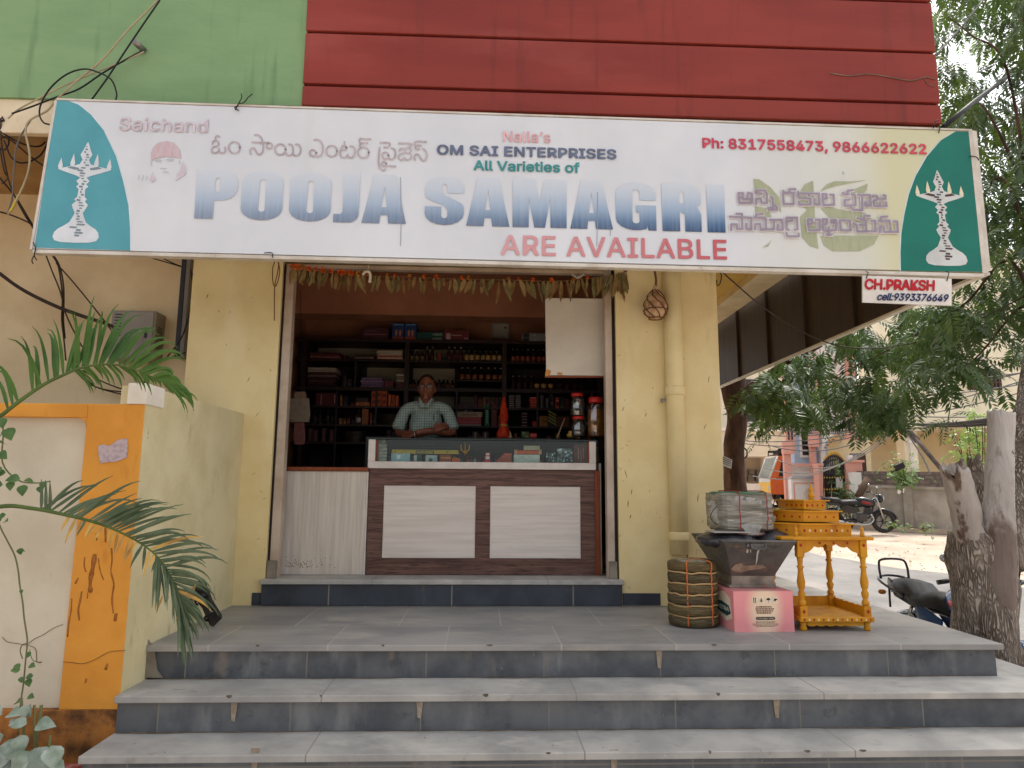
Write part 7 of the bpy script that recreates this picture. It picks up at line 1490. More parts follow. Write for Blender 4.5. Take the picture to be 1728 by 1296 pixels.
# ------------------------------------------------------------------ the tree behind the pillar
Y2 = 10.4
t2 = thing('roadside_tree', 'brown trunked tree behind the yellow pillar with foliage hanging over the road', 'tree', (at(1240, 900, Y2).x, Y2, gz(Y2)))
w2 = Y2/FPX
limb([at(1241, 960, Y2), at(1240, 830, Y2), at(1238, 760, Y2), at(1244, 700, Y2), at(1236, 640, Y2), at(1232, 560, Y2+.3)], [w*w2 for w in (24, 20, 17, 17, 22, 16)], 21, 22, .12, 4, .05).build('trunk', m_bark2, t2)
limb([at(1246, 700, Y2), at(1268, 660, Y2-.3), at(1300, 635, Y2-.8), at(1350, 600, Y2-1.2), at(1420, 560, Y2-1.6)], [w*w2 for w in (14, 13, 10, 7, 4)], 22, 16, .1, 5, .05).build('limb', m_bark2, t2)
b = MB()
for pp in ([(1300, 635), (1325, 650), (1345, 668), (1352, 690)], [(1350, 600), (1390, 625), (1430, 650), (1445, 690)], [(1420, 560), (1480, 580), (1540, 620)], [(1262, 668), (1290, 700), (1300, 722), (1283, 735)], [(1330, 612), (1380, 640), (1385, 670)]):
    b.tube(smooth([at(x, y, Y2-.8-.3*i) for i, (x, y) in enumerate(pp)], 5), .02, 6)
b.build('branch', m_bark2, t2)
R3 = [(1262, 660), (1300, 690), (1330, 700), (1362, 705), (1400, 672), (1420, 655), (1440, 690), (1470, 716), (1510, 690), (1540, 690), (1560, 640), (1600, 560), (1640, 500), (1560, 505), (1450, 545), (1340, 595)]
crown('crown', m_l1, t2, scatter(R3, 92, 7.4, 9.6, rnd), rnd, (.24, .40), 9, .135, 6, .085, down=1.3)
crown('crown', m_l2, t2, scatter([(1300, 640), (1340, 690), (1380, 660), (1350, 610)], 9, 9.5, 10.2, rnd), rnd, (.24, .4), 9, .10, 3, .14)
crown('crown', m_l1, t2, [at(1285, 735, 9.0), at(1281, 728, 9.0), at(1290, 722, 9.1), at(1262, 655, 10), at(1270, 680, 9.8)], rnd, (.16, .26), 8, .07, 3, .05)
ntc = MB(); q = [at(x, y, Y2-.22) for x, y in ((1218, 768), (1236, 776), (1234, 791), (1216, 784))]; ntc.prism(q, (0, .01, 0)); nn_ = thing('paper_notice', 'white paper notice wrapped on the brown tree trunk', 'notice', q[3]); ntc.build('paper', M('white_paper', L(206, 204, 200), .8), nn_)
b = MB()
for k in range(4): b.prism([q[3].lerp(q[0], .2+.2*k).lerp(q[2].lerp(q[1], .2+.2*k), u)+Vector((0, -.003, dz)) for u, dz in ((.1, 0), (.9, 0), (.9, .012), (.1, .012))], (0, -.001, 0))
b.build('printed_line', M('grey_print', L(120, 118, 116), .8), nn_)
# ------------------------------------------------------------------ shrubs
def shrub(name, label, pts, n, mat, base, ln=.16, pl_=.05, spread=.08, Ystem=None, cat='shrub'):
    t = thing(name, label, cat, base); b = MB(); rr = random.Random(len(label))
    for p in pts: b.tube(smooth([base, Vector(base).lerp(p, .5)+Vector((rr.gauss(0, .04), 0, .05)), p], 3), .008, 5)
    b.build('stem', m_bark2, t); b = MB()
    for p in pts:
        for _ in range(n): feather(b, Vector(p)+Vector((rr.gauss(0, spread), rr.gauss(0, spread), rr.gauss(0, spread))), (rr.uniform(-1, 1), rr.uniform(-1, 1), rr.uniform(-.3, .8)), ln, 6, pl_, 1.0, rr, .22)
    b.build('foliage', mat, t); return t
rnd = random.Random(9)
YW = 18.6
shrub('wall_bush', 'light green bush leaning over the grey compound wall', scatter([(1496, 800), (1505, 780), (1520, 772), (1540, 785), (1556, 802), (1540, 814), (1505, 812)], 22, YW+.3, YW+.9, rnd), 6, m_l3, at(1528, 826, YW+.6), .26, .09, .12)
shrub('sapling', 'bright green sapling behind the leaning cut limb', scatter([(1608, 760), (1620, 722), (1650, 700), (1672, 690), (1672, 790), (1640, 800), (1620, 785)], 26, 11.5, 12.5, rnd), 6, leafmat('sapling_green', (150, 178, 84), (104, 138, 58)), Vector((at(1650, 900, 12).x, 12, gz(12))), .2, .085, .12, cat='sapling')
shrub('gate_shrub', 'dark leafy shrub growing at the foot of the black gate', scatter([(1405, 862), (1415, 838), (1440, 830), (1462, 850), (1465, 868), (1430, 872)], 22, 19.6, 20.4, rnd), 7, m_l1, Vector((at(1436, 870, 20).x, 20, gz(20))), .28, .1, .16)
shrub('gate_creeper', 'small green plant hanging on the black gate', [at(1416, 800, 20.6), at(1408, 792, 20.6), at(1425, 796, 20.6)], 6, m_l3, at(1418, 812, 20.6), .24, .08, .12, cat='plant')
for k, (x, y, Y) in enumerate(((1330, 862, 19), (1318, 866, 18.8), (1560, 897, 16.6), (1510, 892, 17.2), (1640, 905, 15.6))):
    p = at(x, y, Y); shrub('weed_tuft', ('short green weeds at the foot of the white house wall by the truck', 'weed tuft under the front of the truck', 'weed tuft at the foot of the grey wall nearer the cut limb', 'weed tuft at the foot of the grey wall beside the motorcycle', 'weed tuft behind the whitewashed trunk')[k], [p+Vector((rnd.gauss(0, .14), 0, rnd.uniform(.04, .14))) for _ in range(6)], 4, m_l3, p, .12, .05, .05, cat='weeds')
# ------------------------------------------------------------------ far houses
def R_(x0, x1, y0, y1, Y, d, b=None, inset=0):
    """box whose front face covers the pixel rectangle at depth Y"""
    xm, ym = .5*(x0+x1), .5*(y0+y1); bb = b or MB(); bb.box(ax(x0, ym, Y), ax(x1, ym, Y), Y, Y+d, az(xm, y1, Y), az(xm, y0, Y)); return bb
hw = lambda nm, c, c2=None: M(nm, L(*c), .85, L(*c2) if c2 else None, .8, amt=.5, layers=[(tuple(v*.55 for v in L(*c)[:3])+(1,), 1.1, .6, .8, (1, 1, .4), .45)])
m_hc, m_hcd = hw('house_cream_paint', (246, 236, 208)), hw('house_darker_cream', (232, 214, 174)); m_hp, m_hw_, m_hb = hw('house_salmon_trim', (226, 164, 146)), hw('house_white_paint', (238, 234, 228)), hw('house_blue_grey_paint', (172, 188, 206)); m_hg = hw('house_old_beige_paint', (222, 212, 196)); m_con = M('stained_concrete', L(168, 160, 148), .9, L(138, 130, 118), 1.5, bump=.3, bsc=10, layers=[(L(98, 90, 80), 1.6, .55, .75, (1, 1, .35), .6), (L(190, 184, 174), 3, .6, .75, (1, 1, .5), .5)])  # second cream is darker: porch walls, porch ceiling and one set-back column
m_win = M('dark_window', L(44, 46, 50), .25); m_grl = M('dark_iron', L(52, 46, 46), .5)
# left old house
YA = 31.0
hA = thing('old_beige_house', 'old beige house with shaded ground floor behind the electricity pole', 'house', (at(1285, 830, YA).x, YA, gz(YA)))
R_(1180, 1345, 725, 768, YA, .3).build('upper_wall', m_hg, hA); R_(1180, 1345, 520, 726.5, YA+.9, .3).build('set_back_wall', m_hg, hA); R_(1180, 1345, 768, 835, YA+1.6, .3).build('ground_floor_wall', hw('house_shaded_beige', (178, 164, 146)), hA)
R_(1178, 1346, 722, 727, YA-.15, 2.0).build('ledge', m_hw_, hA); R_(1178, 1346, 765, 770, YA-.1, 2.0).build('ledge', m_hg, hA)
for x0, x1, y0, y1 in ((1252, 1276, 690, 712), (1302, 1324, 700, 718), (1304, 1322, 664, 682), (1254, 1276, 640, 668)): 
    w = R_(x0, x1, y0, y1, YA+.85, .06).build('window', m_win, hA); R_(x0-1, x1+1, y1, y1+2, YA+.8, .1).build('sill', m_hw_, w)
R_(1229, 1258, 790, 817, YA+1.5, .08).build('dark_door', m_win, hA); R_(1289, 1292, 768, 832, YA+1.2, .3).build('porch_post', m_hg, hA)
for k, (x, y) in enumerate(((1264, 792), (1277, 793), (1263, 803), (1276, 803), (1283, 800))): R_(x, x+9, y, y+9, YA+1.4, .15).build('meter', M('old_meter', L(108, 100, 92), .6), hA)
R_(1236, 1300, 816, 832, YA-1.5, .15).build('parapet', m_hw_, hA)
# pole
pl_ = thing('electricity_pole', 'pale grey electricity pole with a coil of cable in front of the old beige house', 'pole', Vector((at(1250, 830, 26).x, 26, gz(26))))
b = MB(); b.tube([Vector((at(1250, 830, 26).x, 26, gz(26)-.2)), at(1249, 640, 26)], .085, 10); b.build('shaft', M('pole_grey', L(176, 180, 180), .6), pl_)
b = MB(); b.tube([at(1252+9*math.cos(a), 765+10*math.sin(a), 25.85) for a in np.linspace(0, 2*PI, 17)], .03, 6); b.build('cable_coil', m_ck, pl_)
# salmon and white house
YB_ = 22.0
hB = thing('salmon_white_house', 'white and blue grey house with salmon pink pillars and an arched porch', 'house', (at(1380, 850, YB_).x, YB_, gz(YB_)))
R_(1336, 1392, 560, 806, YB_+.25, .3).build('blue_wall', m_hb, hB); R_(1336, 1388, 782, 808, YB_+.1, .3).build('white_wall', m_hw_, hB)
R_(1323, 1337, 560, 765, YB_-.1, .12).build('pillar', m_hp, hB); R_(1321, 1338, 745, 766, YB_-.2, .12).build('pillar_base', m_hp, hB); R_(1325, 1337, 766, 858, YB_-.1, .12).build('pillar', m_hp, hB)
b = MB()
for x in (1326, 1331.5): R_(x, x+2.2, 560, 742, YB_-.13, .05, b)
b.build('slit_window', m_win, hB)
R_(1368, 1380, 560, 735, YB_-.1, .12).build('pillar', m_hp, hB); R_(1366, 1382, 733, 754, YB_-.2, .12).build('pillar_base', m_hp, hB); R_(1369, 1378, 754, 802, YB_-.05, .12).build('pillar', m_hp, hB); b = MB(); R_(1372, 1376, 560, 726, YB_-.13, .05, b); b.build('slit_window', m_win, hB)
w = R_(1350, 1366, 690, 772, YB_+.18, .1).build('window', m_hw_, hB); R_(1353, 1363, 692, 768, YB_+.15, .05).build('pane', m_win, w)
b = MB()
for i in range(9): R_(1353, 1363, 695+i*8, 696+i*8, YB_+.12, .03, b)
b.build('window_grille', m_hw_, w)
R_(1336, 1372, 782, 787, YB_-.12, .12).build('salmon_ledge', m_hp, hB)
R_(1336, 1386, 806, 860, YB_-.35, .3).build('front_wall', m_hw_, hB); R_(1336, 1388, 803, 808, YB_-.4, .12).build('wall_coping', hw('house_grey_coping', (178, 176, 180)), hB)
b = MB()
for x0, x1, y0, y1 in ((1340, 1382, 814, 816), (1340, 1342, 816, 858), (1380, 1382, 816, 858)): R_(x0, x1, y0, y1, YB_-.37, .02, b)
b.build('pink_border', m_hp, hB)
b = MB(); b.prism([at(x, y, YB_-.37) for x, y in ((1360, 824), (1364, 832), (1360, 841), (1356, 832))], (0, -.02, 0)); b.build('diamond_panel', m_hg, hB)
R_(1380, 1388, 560, 800, YB_+.1, .4).build('white_strip', m_hw_, hB); R_(1388, 1430, 560, 730, YB_+.15, .4).build('upper_wall', m_hw_, hB)
# corbelled arch and porch
b = MB(); prof = [(1388, 760), (1390, 752), (1394, 748), (1394, 744), (1399, 742), (1400, 737), (1406, 735), (1408, 730), (1416, 728), (1430, 726), (1430, 700), (1388, 700)]
b.prism([at(x, y, YB_-.2) for x, y in prof], (0, .35, 0)); b.build('stepped_arch', m_hw_, hB)
b = MB()
for i in range(7): x = 1391+i*4.6; y = 756-i*4.6; R_(x, x+3.6, y-1.4, y+.6, YB_-.23, .03, b)
b.build('arch_moulding', M('dark_pink_brown', L(150, 96, 84), .8), hB)
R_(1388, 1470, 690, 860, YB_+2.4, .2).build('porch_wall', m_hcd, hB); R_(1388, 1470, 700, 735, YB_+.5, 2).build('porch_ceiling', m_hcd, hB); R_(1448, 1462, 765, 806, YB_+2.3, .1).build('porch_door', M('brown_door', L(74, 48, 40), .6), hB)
R_(1430, 1444, 560, 720, YB_-.4, .12).build('pillar', m_hp, hB); R_(1427, 1446, 714, 722, YB_-.45, .12).build('pillar_base', m_hp, hB); R_(1429, 1444, 722, 738, YB_-.4, .12).build('pillar', m_hp, hB); R_(1427, 1456, 738, 743, YB_-.5, .12).build('pillar_base', m_hp, hB); R_(1444, 1456, 640, 738, YB_-.35, .12).build('cream_pillar', m_hc, hB); b = MB(); R_(1435, 1439, 560, 712, YB_-.43, .05, b); b.build('slit_window', m_win, hB)
R_(1320, 1457, 400, 561, YB_-.1, 3.2).build('upper_storey', m_hw_, hB)
# gate and posts
YGt = 21.0
gp_ = thing('gate_post', 'salmon pink gate post with a small white lamp on top', 'gate post', Vector((at(1443, 850, YGt).x, YGt, gz(YGt))))
R_(1429, 1457, 780, 852, YGt-.1, .5).build('post', m_hp, gp_); R_(1427, 1459, 776, 780, YGt-.16, .62).build('post_cap', m_hp, gp_); R_(1432, 1439, 768, 776, YGt+.05, .15).build('lamp', m_hw_, gp_); R_(1439, 1446, 765, 776, YGt+.05, .2).build('lamp_box', M('grey_lamp', L(120, 124, 124), .4), gp_)
gp2 = thing('gate_post', 'thin salmon gate post between the white wall and the black gate', 'gate post', Vector((at(1384, 850, YGt).x, YGt, gz(YGt))))
R_(1383, 1389, 785, 858, YGt-.1, .35).build('post', m_hp, gp2); R_(1381.5, 1390, 782, 786, YGt-.14, .42).build('post_cap', m_hp, gp2)
ga = thing('iron_gate', 'black iron gate with an arched top and gold spikes', 'gate', Vector((at(1408, 856, YGt).x, YGt, gz(YGt))))
def gtop(x): return 769+ (0 if x < 1388 else 0) + ((x-1407)/20.0)**2*17
b = MB(); n_ = 15; pts = [at(x, gtop(x), YGt) for x in np.linspace(1390, 1428, n_)]; b.tube(pts, .04, 6); pts2 = [at(x, gtop(x)+7, YGt) for x in np.linspace(1390, 1428, n_)]; b.tube(pts2, .03, 6)
for x in np.linspace(1390, 1428, 14): b.tube([at(x, 853, YGt), at(x, gtop(x), YGt)], .02, 5)
for y in (800, 826, 850): b.tube([at(1390, y, YGt), at(1428, y, YGt)], .03, 5)
b.build('bars', m_grl, ga)
b = MB()
for x in np.linspace(1391, 1427, 15): p = at(x, gtop(x)-1, YGt); b.tube([p, p+Vector((0, 0, .07)), p+Vector((0, 0, .15))], [.012, .03, .002], 6)
for x in np.linspace(1391, 1427, 9): b.ball(at(x, 826, YGt-.03), .03, 6, 4); b.ball(at(x, 806, YGt-.03), .025, 6, 4)
b.build('gold_spike', M('gold_paint', L(206, 160, 62), .4), ga)
R_(1392, 1402, 792, 850, YGt+.03, .03).build('red_panel', M('gate_red_brown', L(140, 74, 56), .6), ga); R_(1404, 1427, 785, 852, YGt+.05, .03).build('black_panel', m_grl, ga)
pst = R_(1411, 1422, 806, 824, YGt-.06, .02).build('paper_sign', M('white_paper', L(206, 204, 200), .8)); single(pst, 'small white paper sign hung on the black gate', 'sign')
# cream house
YCh = 25.0
hC_ = thing('cream_house', 'large cream house with an open ground floor behind the grey compound wall', 'house', (at(1590, 800, YCh).x, YCh, gz(YCh)))
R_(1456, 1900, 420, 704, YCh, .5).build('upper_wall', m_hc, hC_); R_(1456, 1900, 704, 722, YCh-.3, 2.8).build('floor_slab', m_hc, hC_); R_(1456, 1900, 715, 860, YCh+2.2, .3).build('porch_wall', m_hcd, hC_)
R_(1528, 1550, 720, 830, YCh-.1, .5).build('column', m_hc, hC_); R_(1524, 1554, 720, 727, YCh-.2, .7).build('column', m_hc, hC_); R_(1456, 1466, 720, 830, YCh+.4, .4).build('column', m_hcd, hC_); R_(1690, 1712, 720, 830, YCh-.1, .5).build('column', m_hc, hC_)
R_(1538, 1541, 724, 830, YCh-.2, .1).build('pipe', m_hw_, hC_); R_(1533, 1545, 744, 747, YCh-.22, .1).build('pipe_collar', m_hw_, hC_)
w = R_(1632, 1690, 622, 658, YCh-.02, .1).build('window', m_win, hC_)
b = MB()
for i in range(9): R_(1634+i*6.5, 1635.5+i*6.5, 622, 658, YCh-.06, .04, b)
for i in range(4): R_(1632, 1690, 626+i*9, 627.3+i*9, YCh-.06, .04, b)
b.build('window_grille', M('brown_window_bar', L(112, 84, 72), .6), w)
R_(1448, 1460, 764, 806, YCh+2.1, .1).build('dark_doorway', m_win, hC_)
m_mtr = M('meter_grey', L(120, 116, 104), .5); m_mtr2 = M('meter_dark', L(66, 64, 62), .5)
for k, (x, y) in enumerate(((1484, 745), (1497, 745), (1510, 744), (1487, 761), (1501, 761), (1514, 760), (1486, 779))):
    mt = thing('electricity_meter', ('round electricity meter, first of the upper row on the cream house', 'round electricity meter, middle of the upper row on the cream house', 'round electricity meter, last of the upper row on the cream house', 'dark electricity meter, first of the lower row on the cream house', 'dark electricity meter, middle of the lower row on the cream house', 'dark electricity meter, last of the lower row on the cream house', 'brown electricity meter alone below the two rows')[k], 'meter', at(x+5, y+12, YCh+2.1), 'electricity meters on the cream house')
    R_(x, x+11, y, y+12, YCh+2.0, .18).build('meter_box', m_mtr if k in (0, 1, 2, 6) else m_mtr2, mt); c = at(x+5.5, y+4.5, YCh+1.98); MB().lathe([(.07, 0), (.07, .02)], (0, 0, 0), 12).build('dial', M('dial_white', L(206, 206, 200), .4), mt)
    dl = mt.children[-1]; dl.data.transform(Matrix.Translation(c) @ Matrix.Rotation(PI/2, 4, 'X'))
# compound wall and brick wall
cw = thing('compound_wall', 'grey plastered compound wall with stained concrete face behind the motorcycle', 'wall', (at(1530, 890, YW).x, YW, gz(YW)))
wl = [(1452, 815, 889), (1900, 830, 925)]
pA, pB = at(1452, 884, 19.6), at(1790, 905, 17.2); pA.z = gz(19.6); pB.z = gz(17.2); hW = 1.17
d = (pB-pA); nv = Vector((-d.y, d.x, 0)).normalized()*.2; zv = Vector((0, 0, hW))
b = MB(); b.prism([pA-Vector((0, 0, .3)), pB-Vector((0, 0, .3)), pB+zv, pA+zv], nv); b.build('wall_face', m_con, cw)
b = MB(); o_ = -nv*.25; b.prism([pA+zv+o_, pB+zv+o_, pB+zv+o_+Vector((0, 0, .07)), pA+zv+o_+Vector((0, 0, .07))], nv*1.5); b.build('coping', m_con, cw)
b = MB()
for t in (.27, .62): q = pA.lerp(pB, t); dd = d.normalized()*.11; b.prism([q-dd-nv*.3, q+dd-nv*.3, q+dd-nv*.3+zv, q-dd-nv*.3+zv], nv*.5)
b.build('pilaster', m_con, cw)
b = MB(); b.prism([pA-nv*.8, pB-nv*.8, pB-nv*.8+Vector((0, 0, .13)), pA-nv*.8+Vector((0, 0, .13))], nv*.79); b.build('plinth', M('pale_plinth', L(184, 166, 146), .9), cw)
b = MB()
for q in ([(1515, 826), (1521, 829), (1518, 834), (1514, 832)], [(1524, 824), (1526, 824), (1525, 832), (1523, 831)]): b.prism([at(x, y, 18.9) for x, y in q], (0, -.01, 0))
b.build('lime_splash', m_hw_, cw)
wp = thing('white_gate_wall', 'narrow white wall piece between the salmon gate post and the brick wall', 'wall', at(1448, 850, 20.2)); R_(1443, 1456, 797, 880, 20.2, .3).build('wall_face', m_hw_, wp)
bw2 = thing('brick_wall', 'low unplastered grey brick wall standing above the compound wall', 'wall', at(1540, 812, 20.6))
m_bk = M('grey_old_brick', L(128, 112, 104), .9, L(98, 84, 78), 5.0, amt=1, bump=.4, layers=[(L(160, 150, 142), 3, .58, .74, (1, 1, 1), .5)]); grid_joints(m_bk, .34, .13, L(84, 78, 74), .018, ('X', 'Z'), .5, (0, 0), .35)
R_(1455, 1900, 797, 850, 20.6, .25).build('brick_face', m_bk, bw2)
pg = MB(); pg.tube([at(1448, 838, 19.4), at(1464, 808, 19.5)], .1, 10); single(pg.build('wooden_post', M('rotten_wood', L(96, 76, 62), .9)), 'short leaning brown post at the end of the brick wall', 'post')
fl_ = thing('flood_lamp', 'small black flood lamp on a thin arm over the bush', 'lamp', at(1512, 792, 18.4))
b = MB(); q = [at(x, y, 18.4) for x, y in ((1512, 785), (1524, 780), (1528, 788), (1516, 795))]; b.prism(q, (0, .12, 0)); b.build('lamp_head', m_blk, fl_); MB().tube([at(1514, 793, 18.45), at(1504, 796, 18.5)], .015, 5).build('arm', m_blk, fl_)
# ------------------------------------------------------------------ vehicles
def wheel(c, r, w, parent, mt, mr, spokes=True, n=28):
    """upright wheel, axle along local y, at c (local builder coordinates)"""
    def ring(r0_, r1_, hw_, name, mat, par):
        b = MB(); prof = [(r0_, -hw_), (r1_-.3*hw_, -hw_), (r1_, -hw_*.4), (r1_, hw_*.4), (r1_-.3*hw_, hw_), (r0_, hw_)]; rings = []
        for j in range(n):
            a = 2*PI*j/n; rings.append([b.bm.verts.new((c[0]+rr_*math.cos(a), c[1]+y, c[2]+rr_*math.sin(a))) for rr_, y in prof])
        for j in range(n):
            A_, B_ = rings[j], rings[(j+1) % n]; k = len(prof)
            for i in range(k): b._f([A_[i], A_[(i+1) % k], B_[(i+1) % k], B_[i]], True)
        return b.build(name, mat, par)
    wh = ring(r*.74, r, w, 'wheel', mt, parent); ring(r*.62, r*.75, w*.6, 'rim', mr, wh)
    b = MB()
    for k in range(6 if spokes else 5): a = 2*PI*k/(6 if spokes else 5); b.tube([(c[0]+.04*math.cos(a), c[1], c[2]+.04*math.sin(a)), (c[0]+r*.66*math.cos(a), c[1], c[2]+r*.66*math.sin(a))], r*.05, 5)
    b.tube([(c[0], c[1]-w*.8, c[2]), (c[0], c[1]+w*.8, c[2])], r*.18, 10); b.build('spokes', mr, wh); return wh
m_ty = M('tyre_rubber', L(44, 42, 42), .85, L(66, 60, 56), 20.0, amt=1); m_al = M('dark_alloy', L(70, 70, 72), .4, metal=.5); m_ch = M('chrome_steel', L(190, 190, 190), .2, metal=.9); m_eng = M('engine_grey', L(84, 82, 82), .45, metal=.5); m_seat = M('black_vinyl', L(32, 31, 32), .45, L(44, 42, 42), 9.0, bump=.1); m_body_bk = M('glossy_black_paint', L(26, 26, 28), .2, coat=.4)
def ovoid(c, r, sq, tilt=0, n=16, m=10):
    b = MB(); b.ball((0, 0, 0), r, n, m, sq)
    R4 = Matrix.Translation(c) @ Matrix.Rotation(tilt, 4, 'Y'); bmesh.ops.transform(b.bm, matrix=R4, verts=list(b.bm.verts)); return b
def motorbike(name, label, paint, accent, rack, loc, rz, lean=0.0, tail=None):
    """forward +x, wheels on z=0; built at the origin, then placed"""
    tail = tail or paint; t = thing(name, label, 'motorcycle', (0, 0, 0))
    wheel((.64, 0, .3), .3, .045, t, m_ty, m_al); wheel((-.64, 0, .3), .3, .055, t, m_ty, m_al)
    def fender(cx, a0, a1, nm):
        b = MB(); rows = []
        for a in np.linspace(a0, a1, 12): rows.append([b.bm.verts.new((cx+rr_*math.cos(a), y, .3+rr_*math.sin(a))) for y, rr_ in ((-.065, .315), (-.05, .34), (0, .35), (.05, .34), (.065, .315))])
        for r0_, r1_ in zip(rows, rows[1:]):
            for i in range(4): b._f([r0_[i], r0_[i+1], r1_[i+1], r1_[i]], True)
        b.build(nm, paint, t)
    fender(.64, .2, 2.5, 'front_fender'); paint_, paint = paint, tail; fender(-.64, 1.0, 2.9, 'rear_fender'); paint = paint_
    b = MB()
    for s_ in (-1, 1): b.tube([(.64, s_*.07, .3), (.50, s_*.07, .78), (.45, s_*.07, .93)], [.022, .024, .02], 8)
    b.build('front_fork', m_ch, t)
    b = MB(); b.tube(smooth([(.34, -.36, 1.02), (.42, -.3, 1.04), (.46, -.12, .98), (.46, .12, .98), (.42, .3, 1.04), (.34, .36, 1.02)], 4), .013, 7); b.tube([(.34, -.37, 1.02), (.36, -.26, 1.04)], .02, 7); b.tube([(.34, .37, 1.02), (.36, .26, 1.04)], .02, 7); b.build('handlebar', m_body_bk, t)
    for s_ in (-1, 1):
        b = MB(); b.tube([(.40, s_*.26, 1.03), (.40, s_*.30, 1.18)], .007, 5); b.build('mirror_stem', m_body_bk, t)
        ovoid((.39, s_*.31, 1.22), .06, (.35, 1, .65)).build('mirror', m_ch, t)
    ovoid((.56, 0, .90), .10, (.9, 1, 1.15)).build('headlight_cowl', paint, t); ovoid((.625, 0, .895), .07, (.5, 1, 1.0)).build('headlight', M('lamp_glass', L(190, 196, 200), .1, spec=.7), t)
    ovoid((.18, 0, .80), .22, (1.25, .62, .62), .18).build('fuel_tank', paint, t)
    for s_ in (-1, 1):
        b = ovoid((.19, s_*.075, .80), .15, (1.1, .5, .34), .22); b.build('tank_stripe', accent, t)
        b = MB(); b.prism([(-.02, s_*.11, .66), (-.36, s_*.12, .76), (-.42, s_*.1, .66), (-.30, s_*.11, .54), (-.06, s_*.11, .52)], (0, s_*.015, 0)); b.build('side_cover', paint, t)
        b = MB(); b.prism([(-.34, s_*.09, .80), (-.84, s_*.075, .92), (-.90, s_*.05, .86), (-.74, s_*.08, .76), (-.40, s_*.1, .70)], (0, s_*.02, 0)); b.build('tail_panel', tail, t)
    b = MB(); prof = [(.06, .80), (-.06, .845), (-.24, .84), (-.40, .82), (-.48, .885), (-.66, .90), (-.80, .885)]
    rows = []
    for i, (x, z) in enumerate(prof):
        w = (.10, .155, .17, .16, .155, .14, .10)[i]; rows.append([b.bm.verts.new((x, y*w, z+dz)) for y, dz in ((-.95, -.1), (-1.05, -.03), (-.75, .02), (0, .034), (.75, .02), (1.05, -.03), (.95, -.1))])
    for r0_, r1_ in zip(rows, rows[1:]):
        for j in range(6): b._f([r0_[j], r0_[j+1], r1_[j+1], r1_[j]], True)
        b._f([r0_[0], r1_[0], r1_[6], r0_[6]])
    b._f(rows[0]); b._f(list(reversed(rows[-1]))); b.build('seat', m_seat, t)
    b = MB(); b.box(-.05, .22, -.11, .11, .30, .52, .03, 2); b.tube([(.1, -.13, .42), (.1, .13, .42)], .09, 14); b.build('crankcase', m_eng, t)
    b = MB()
    for k in range(6): b.box(.16, .34, -.09, .09, .48+k*.028, .494+k*.028, .004)
    b.box(.19, .31, -.06, .06, .47, .66); b.build('cylinder_head', m_eng, t)
    b = MB(); b.tube(smooth([(.30, -.08, .50), (.36, -.1, .36), (.2, -.14, .24), (-.2, -.15, .26), (-.4, -.16, .30)], 4), .022, 8); b.tube([(-.35, -.16, .29), (-.45, -.165, .31), (-.85, -.175, .38), (-.9, -.175, .39)], [.03, .046, .05, .04], 10); b.build('exhaust', m_ch, t)
    b = MB(); b.tube([(.44, 0, .9), (.1, 0, .68), (-.35, 0, .7), (-.8, 0, .82)], .022, 7); b.tube([(.42, 0, .82), (.34, 0, .45), (.1, 0, .26), (-.2, 0, .32)], .022, 7)
    for s_ in (-1, 1): b.tube([(-.05, s_*.08, .34), (-.64, s_*.08, .3)], .02, 6)
    b.build('frame', m_body_bk, t)
    b = MB()
    for s_ in (-1, 1):
        b.tube([(-.64, s_*.11, .32), (-.46, s_*.11, .70)], .016, 6)
        for k in range(8): q = Vector((-.61+.018*k*1.0, s_*.11, .385+.038*k)); b.tube([q+Vector((.03*math.cos(a), .03*math.sin(a), 0)) for a in np.linspace(0, 2*PI, 9)], .008, 5)
    b.build('shock_absorber', m_ch, t)
    for s_ in (-1, 1):
        b = MB(); b.tube([(-.02, s_*.1, .3), (0, s_*.24, .3)], .018, 6); b.build('foot_peg', m_body_bk, t)
    ovoid((-.90, 0, .84), .06, (.6, 1.1, .7)).build('tail_light', M('red_tail_lamp', L(150, 30, 26), .25), t)
    for s_ in (-1, 1): ovoid((-.86, s_*.15, .78), .03, (1, 1.3, .8)).build('indicator', M('amber_lamp', L(200, 120, 40), .3), t)
    if not rack: MB().box(-1.0, -.985, -.09, .09, .52, .66).build('number_plate', M('plate_white', L(206, 204, 196), .5), t)
    if rack:
        b = MB(); b.tube(smooth([(-.5, -.15, .80), (-.7, -.17, .84), (-.92, -.15, .90), (-1.0, 0, .92), (-.92, .15, .90), (-.7, .17, .84), (-.5, .15, .80)], 4), .012, 7); b.tube(smooth([(-.88, -.14, .9), (-.9, -.14, 1.02), (-.92, -.10, 1.08), (-.92, .10, 1.08), (-.9, .14, 1.02), (-.88, .14, .9)], 4), .012, 7); b.tube([(-.7, -.17, .84), (-.72, -.16, .66)], .01, 6); b.build('grab_rail', m_body_bk, t)
    else:
        b = MB(); b.tube(smooth([(-.55, -.12, .84), (-.86, -.1, .92), (-.92, 0, .93), (-.86, .1, .92), (-.55, .12, .84)], 4), .012, 7); b.build('grab_rail', m_body_bk, t)
    t.location = loc; t.rotation_euler = (lean, 0, rz); return t
mx_, my_ = at(1445, 885, 19.4), 19.2
fw_, rw_ = at(1484, 893, 19.0), at(1416, 882, 19.3)
motorbike('motorcycle', 'black motorcycle with red striped tank parked before the grey compound wall', m_body_bk, M('red_tank_stripe', L(150, 40, 36), .3), False, Vector((at(1447, 886, 18.4).x, 18.4, gz(18.4)+.045)), math.radians(-12), math.radians(7))
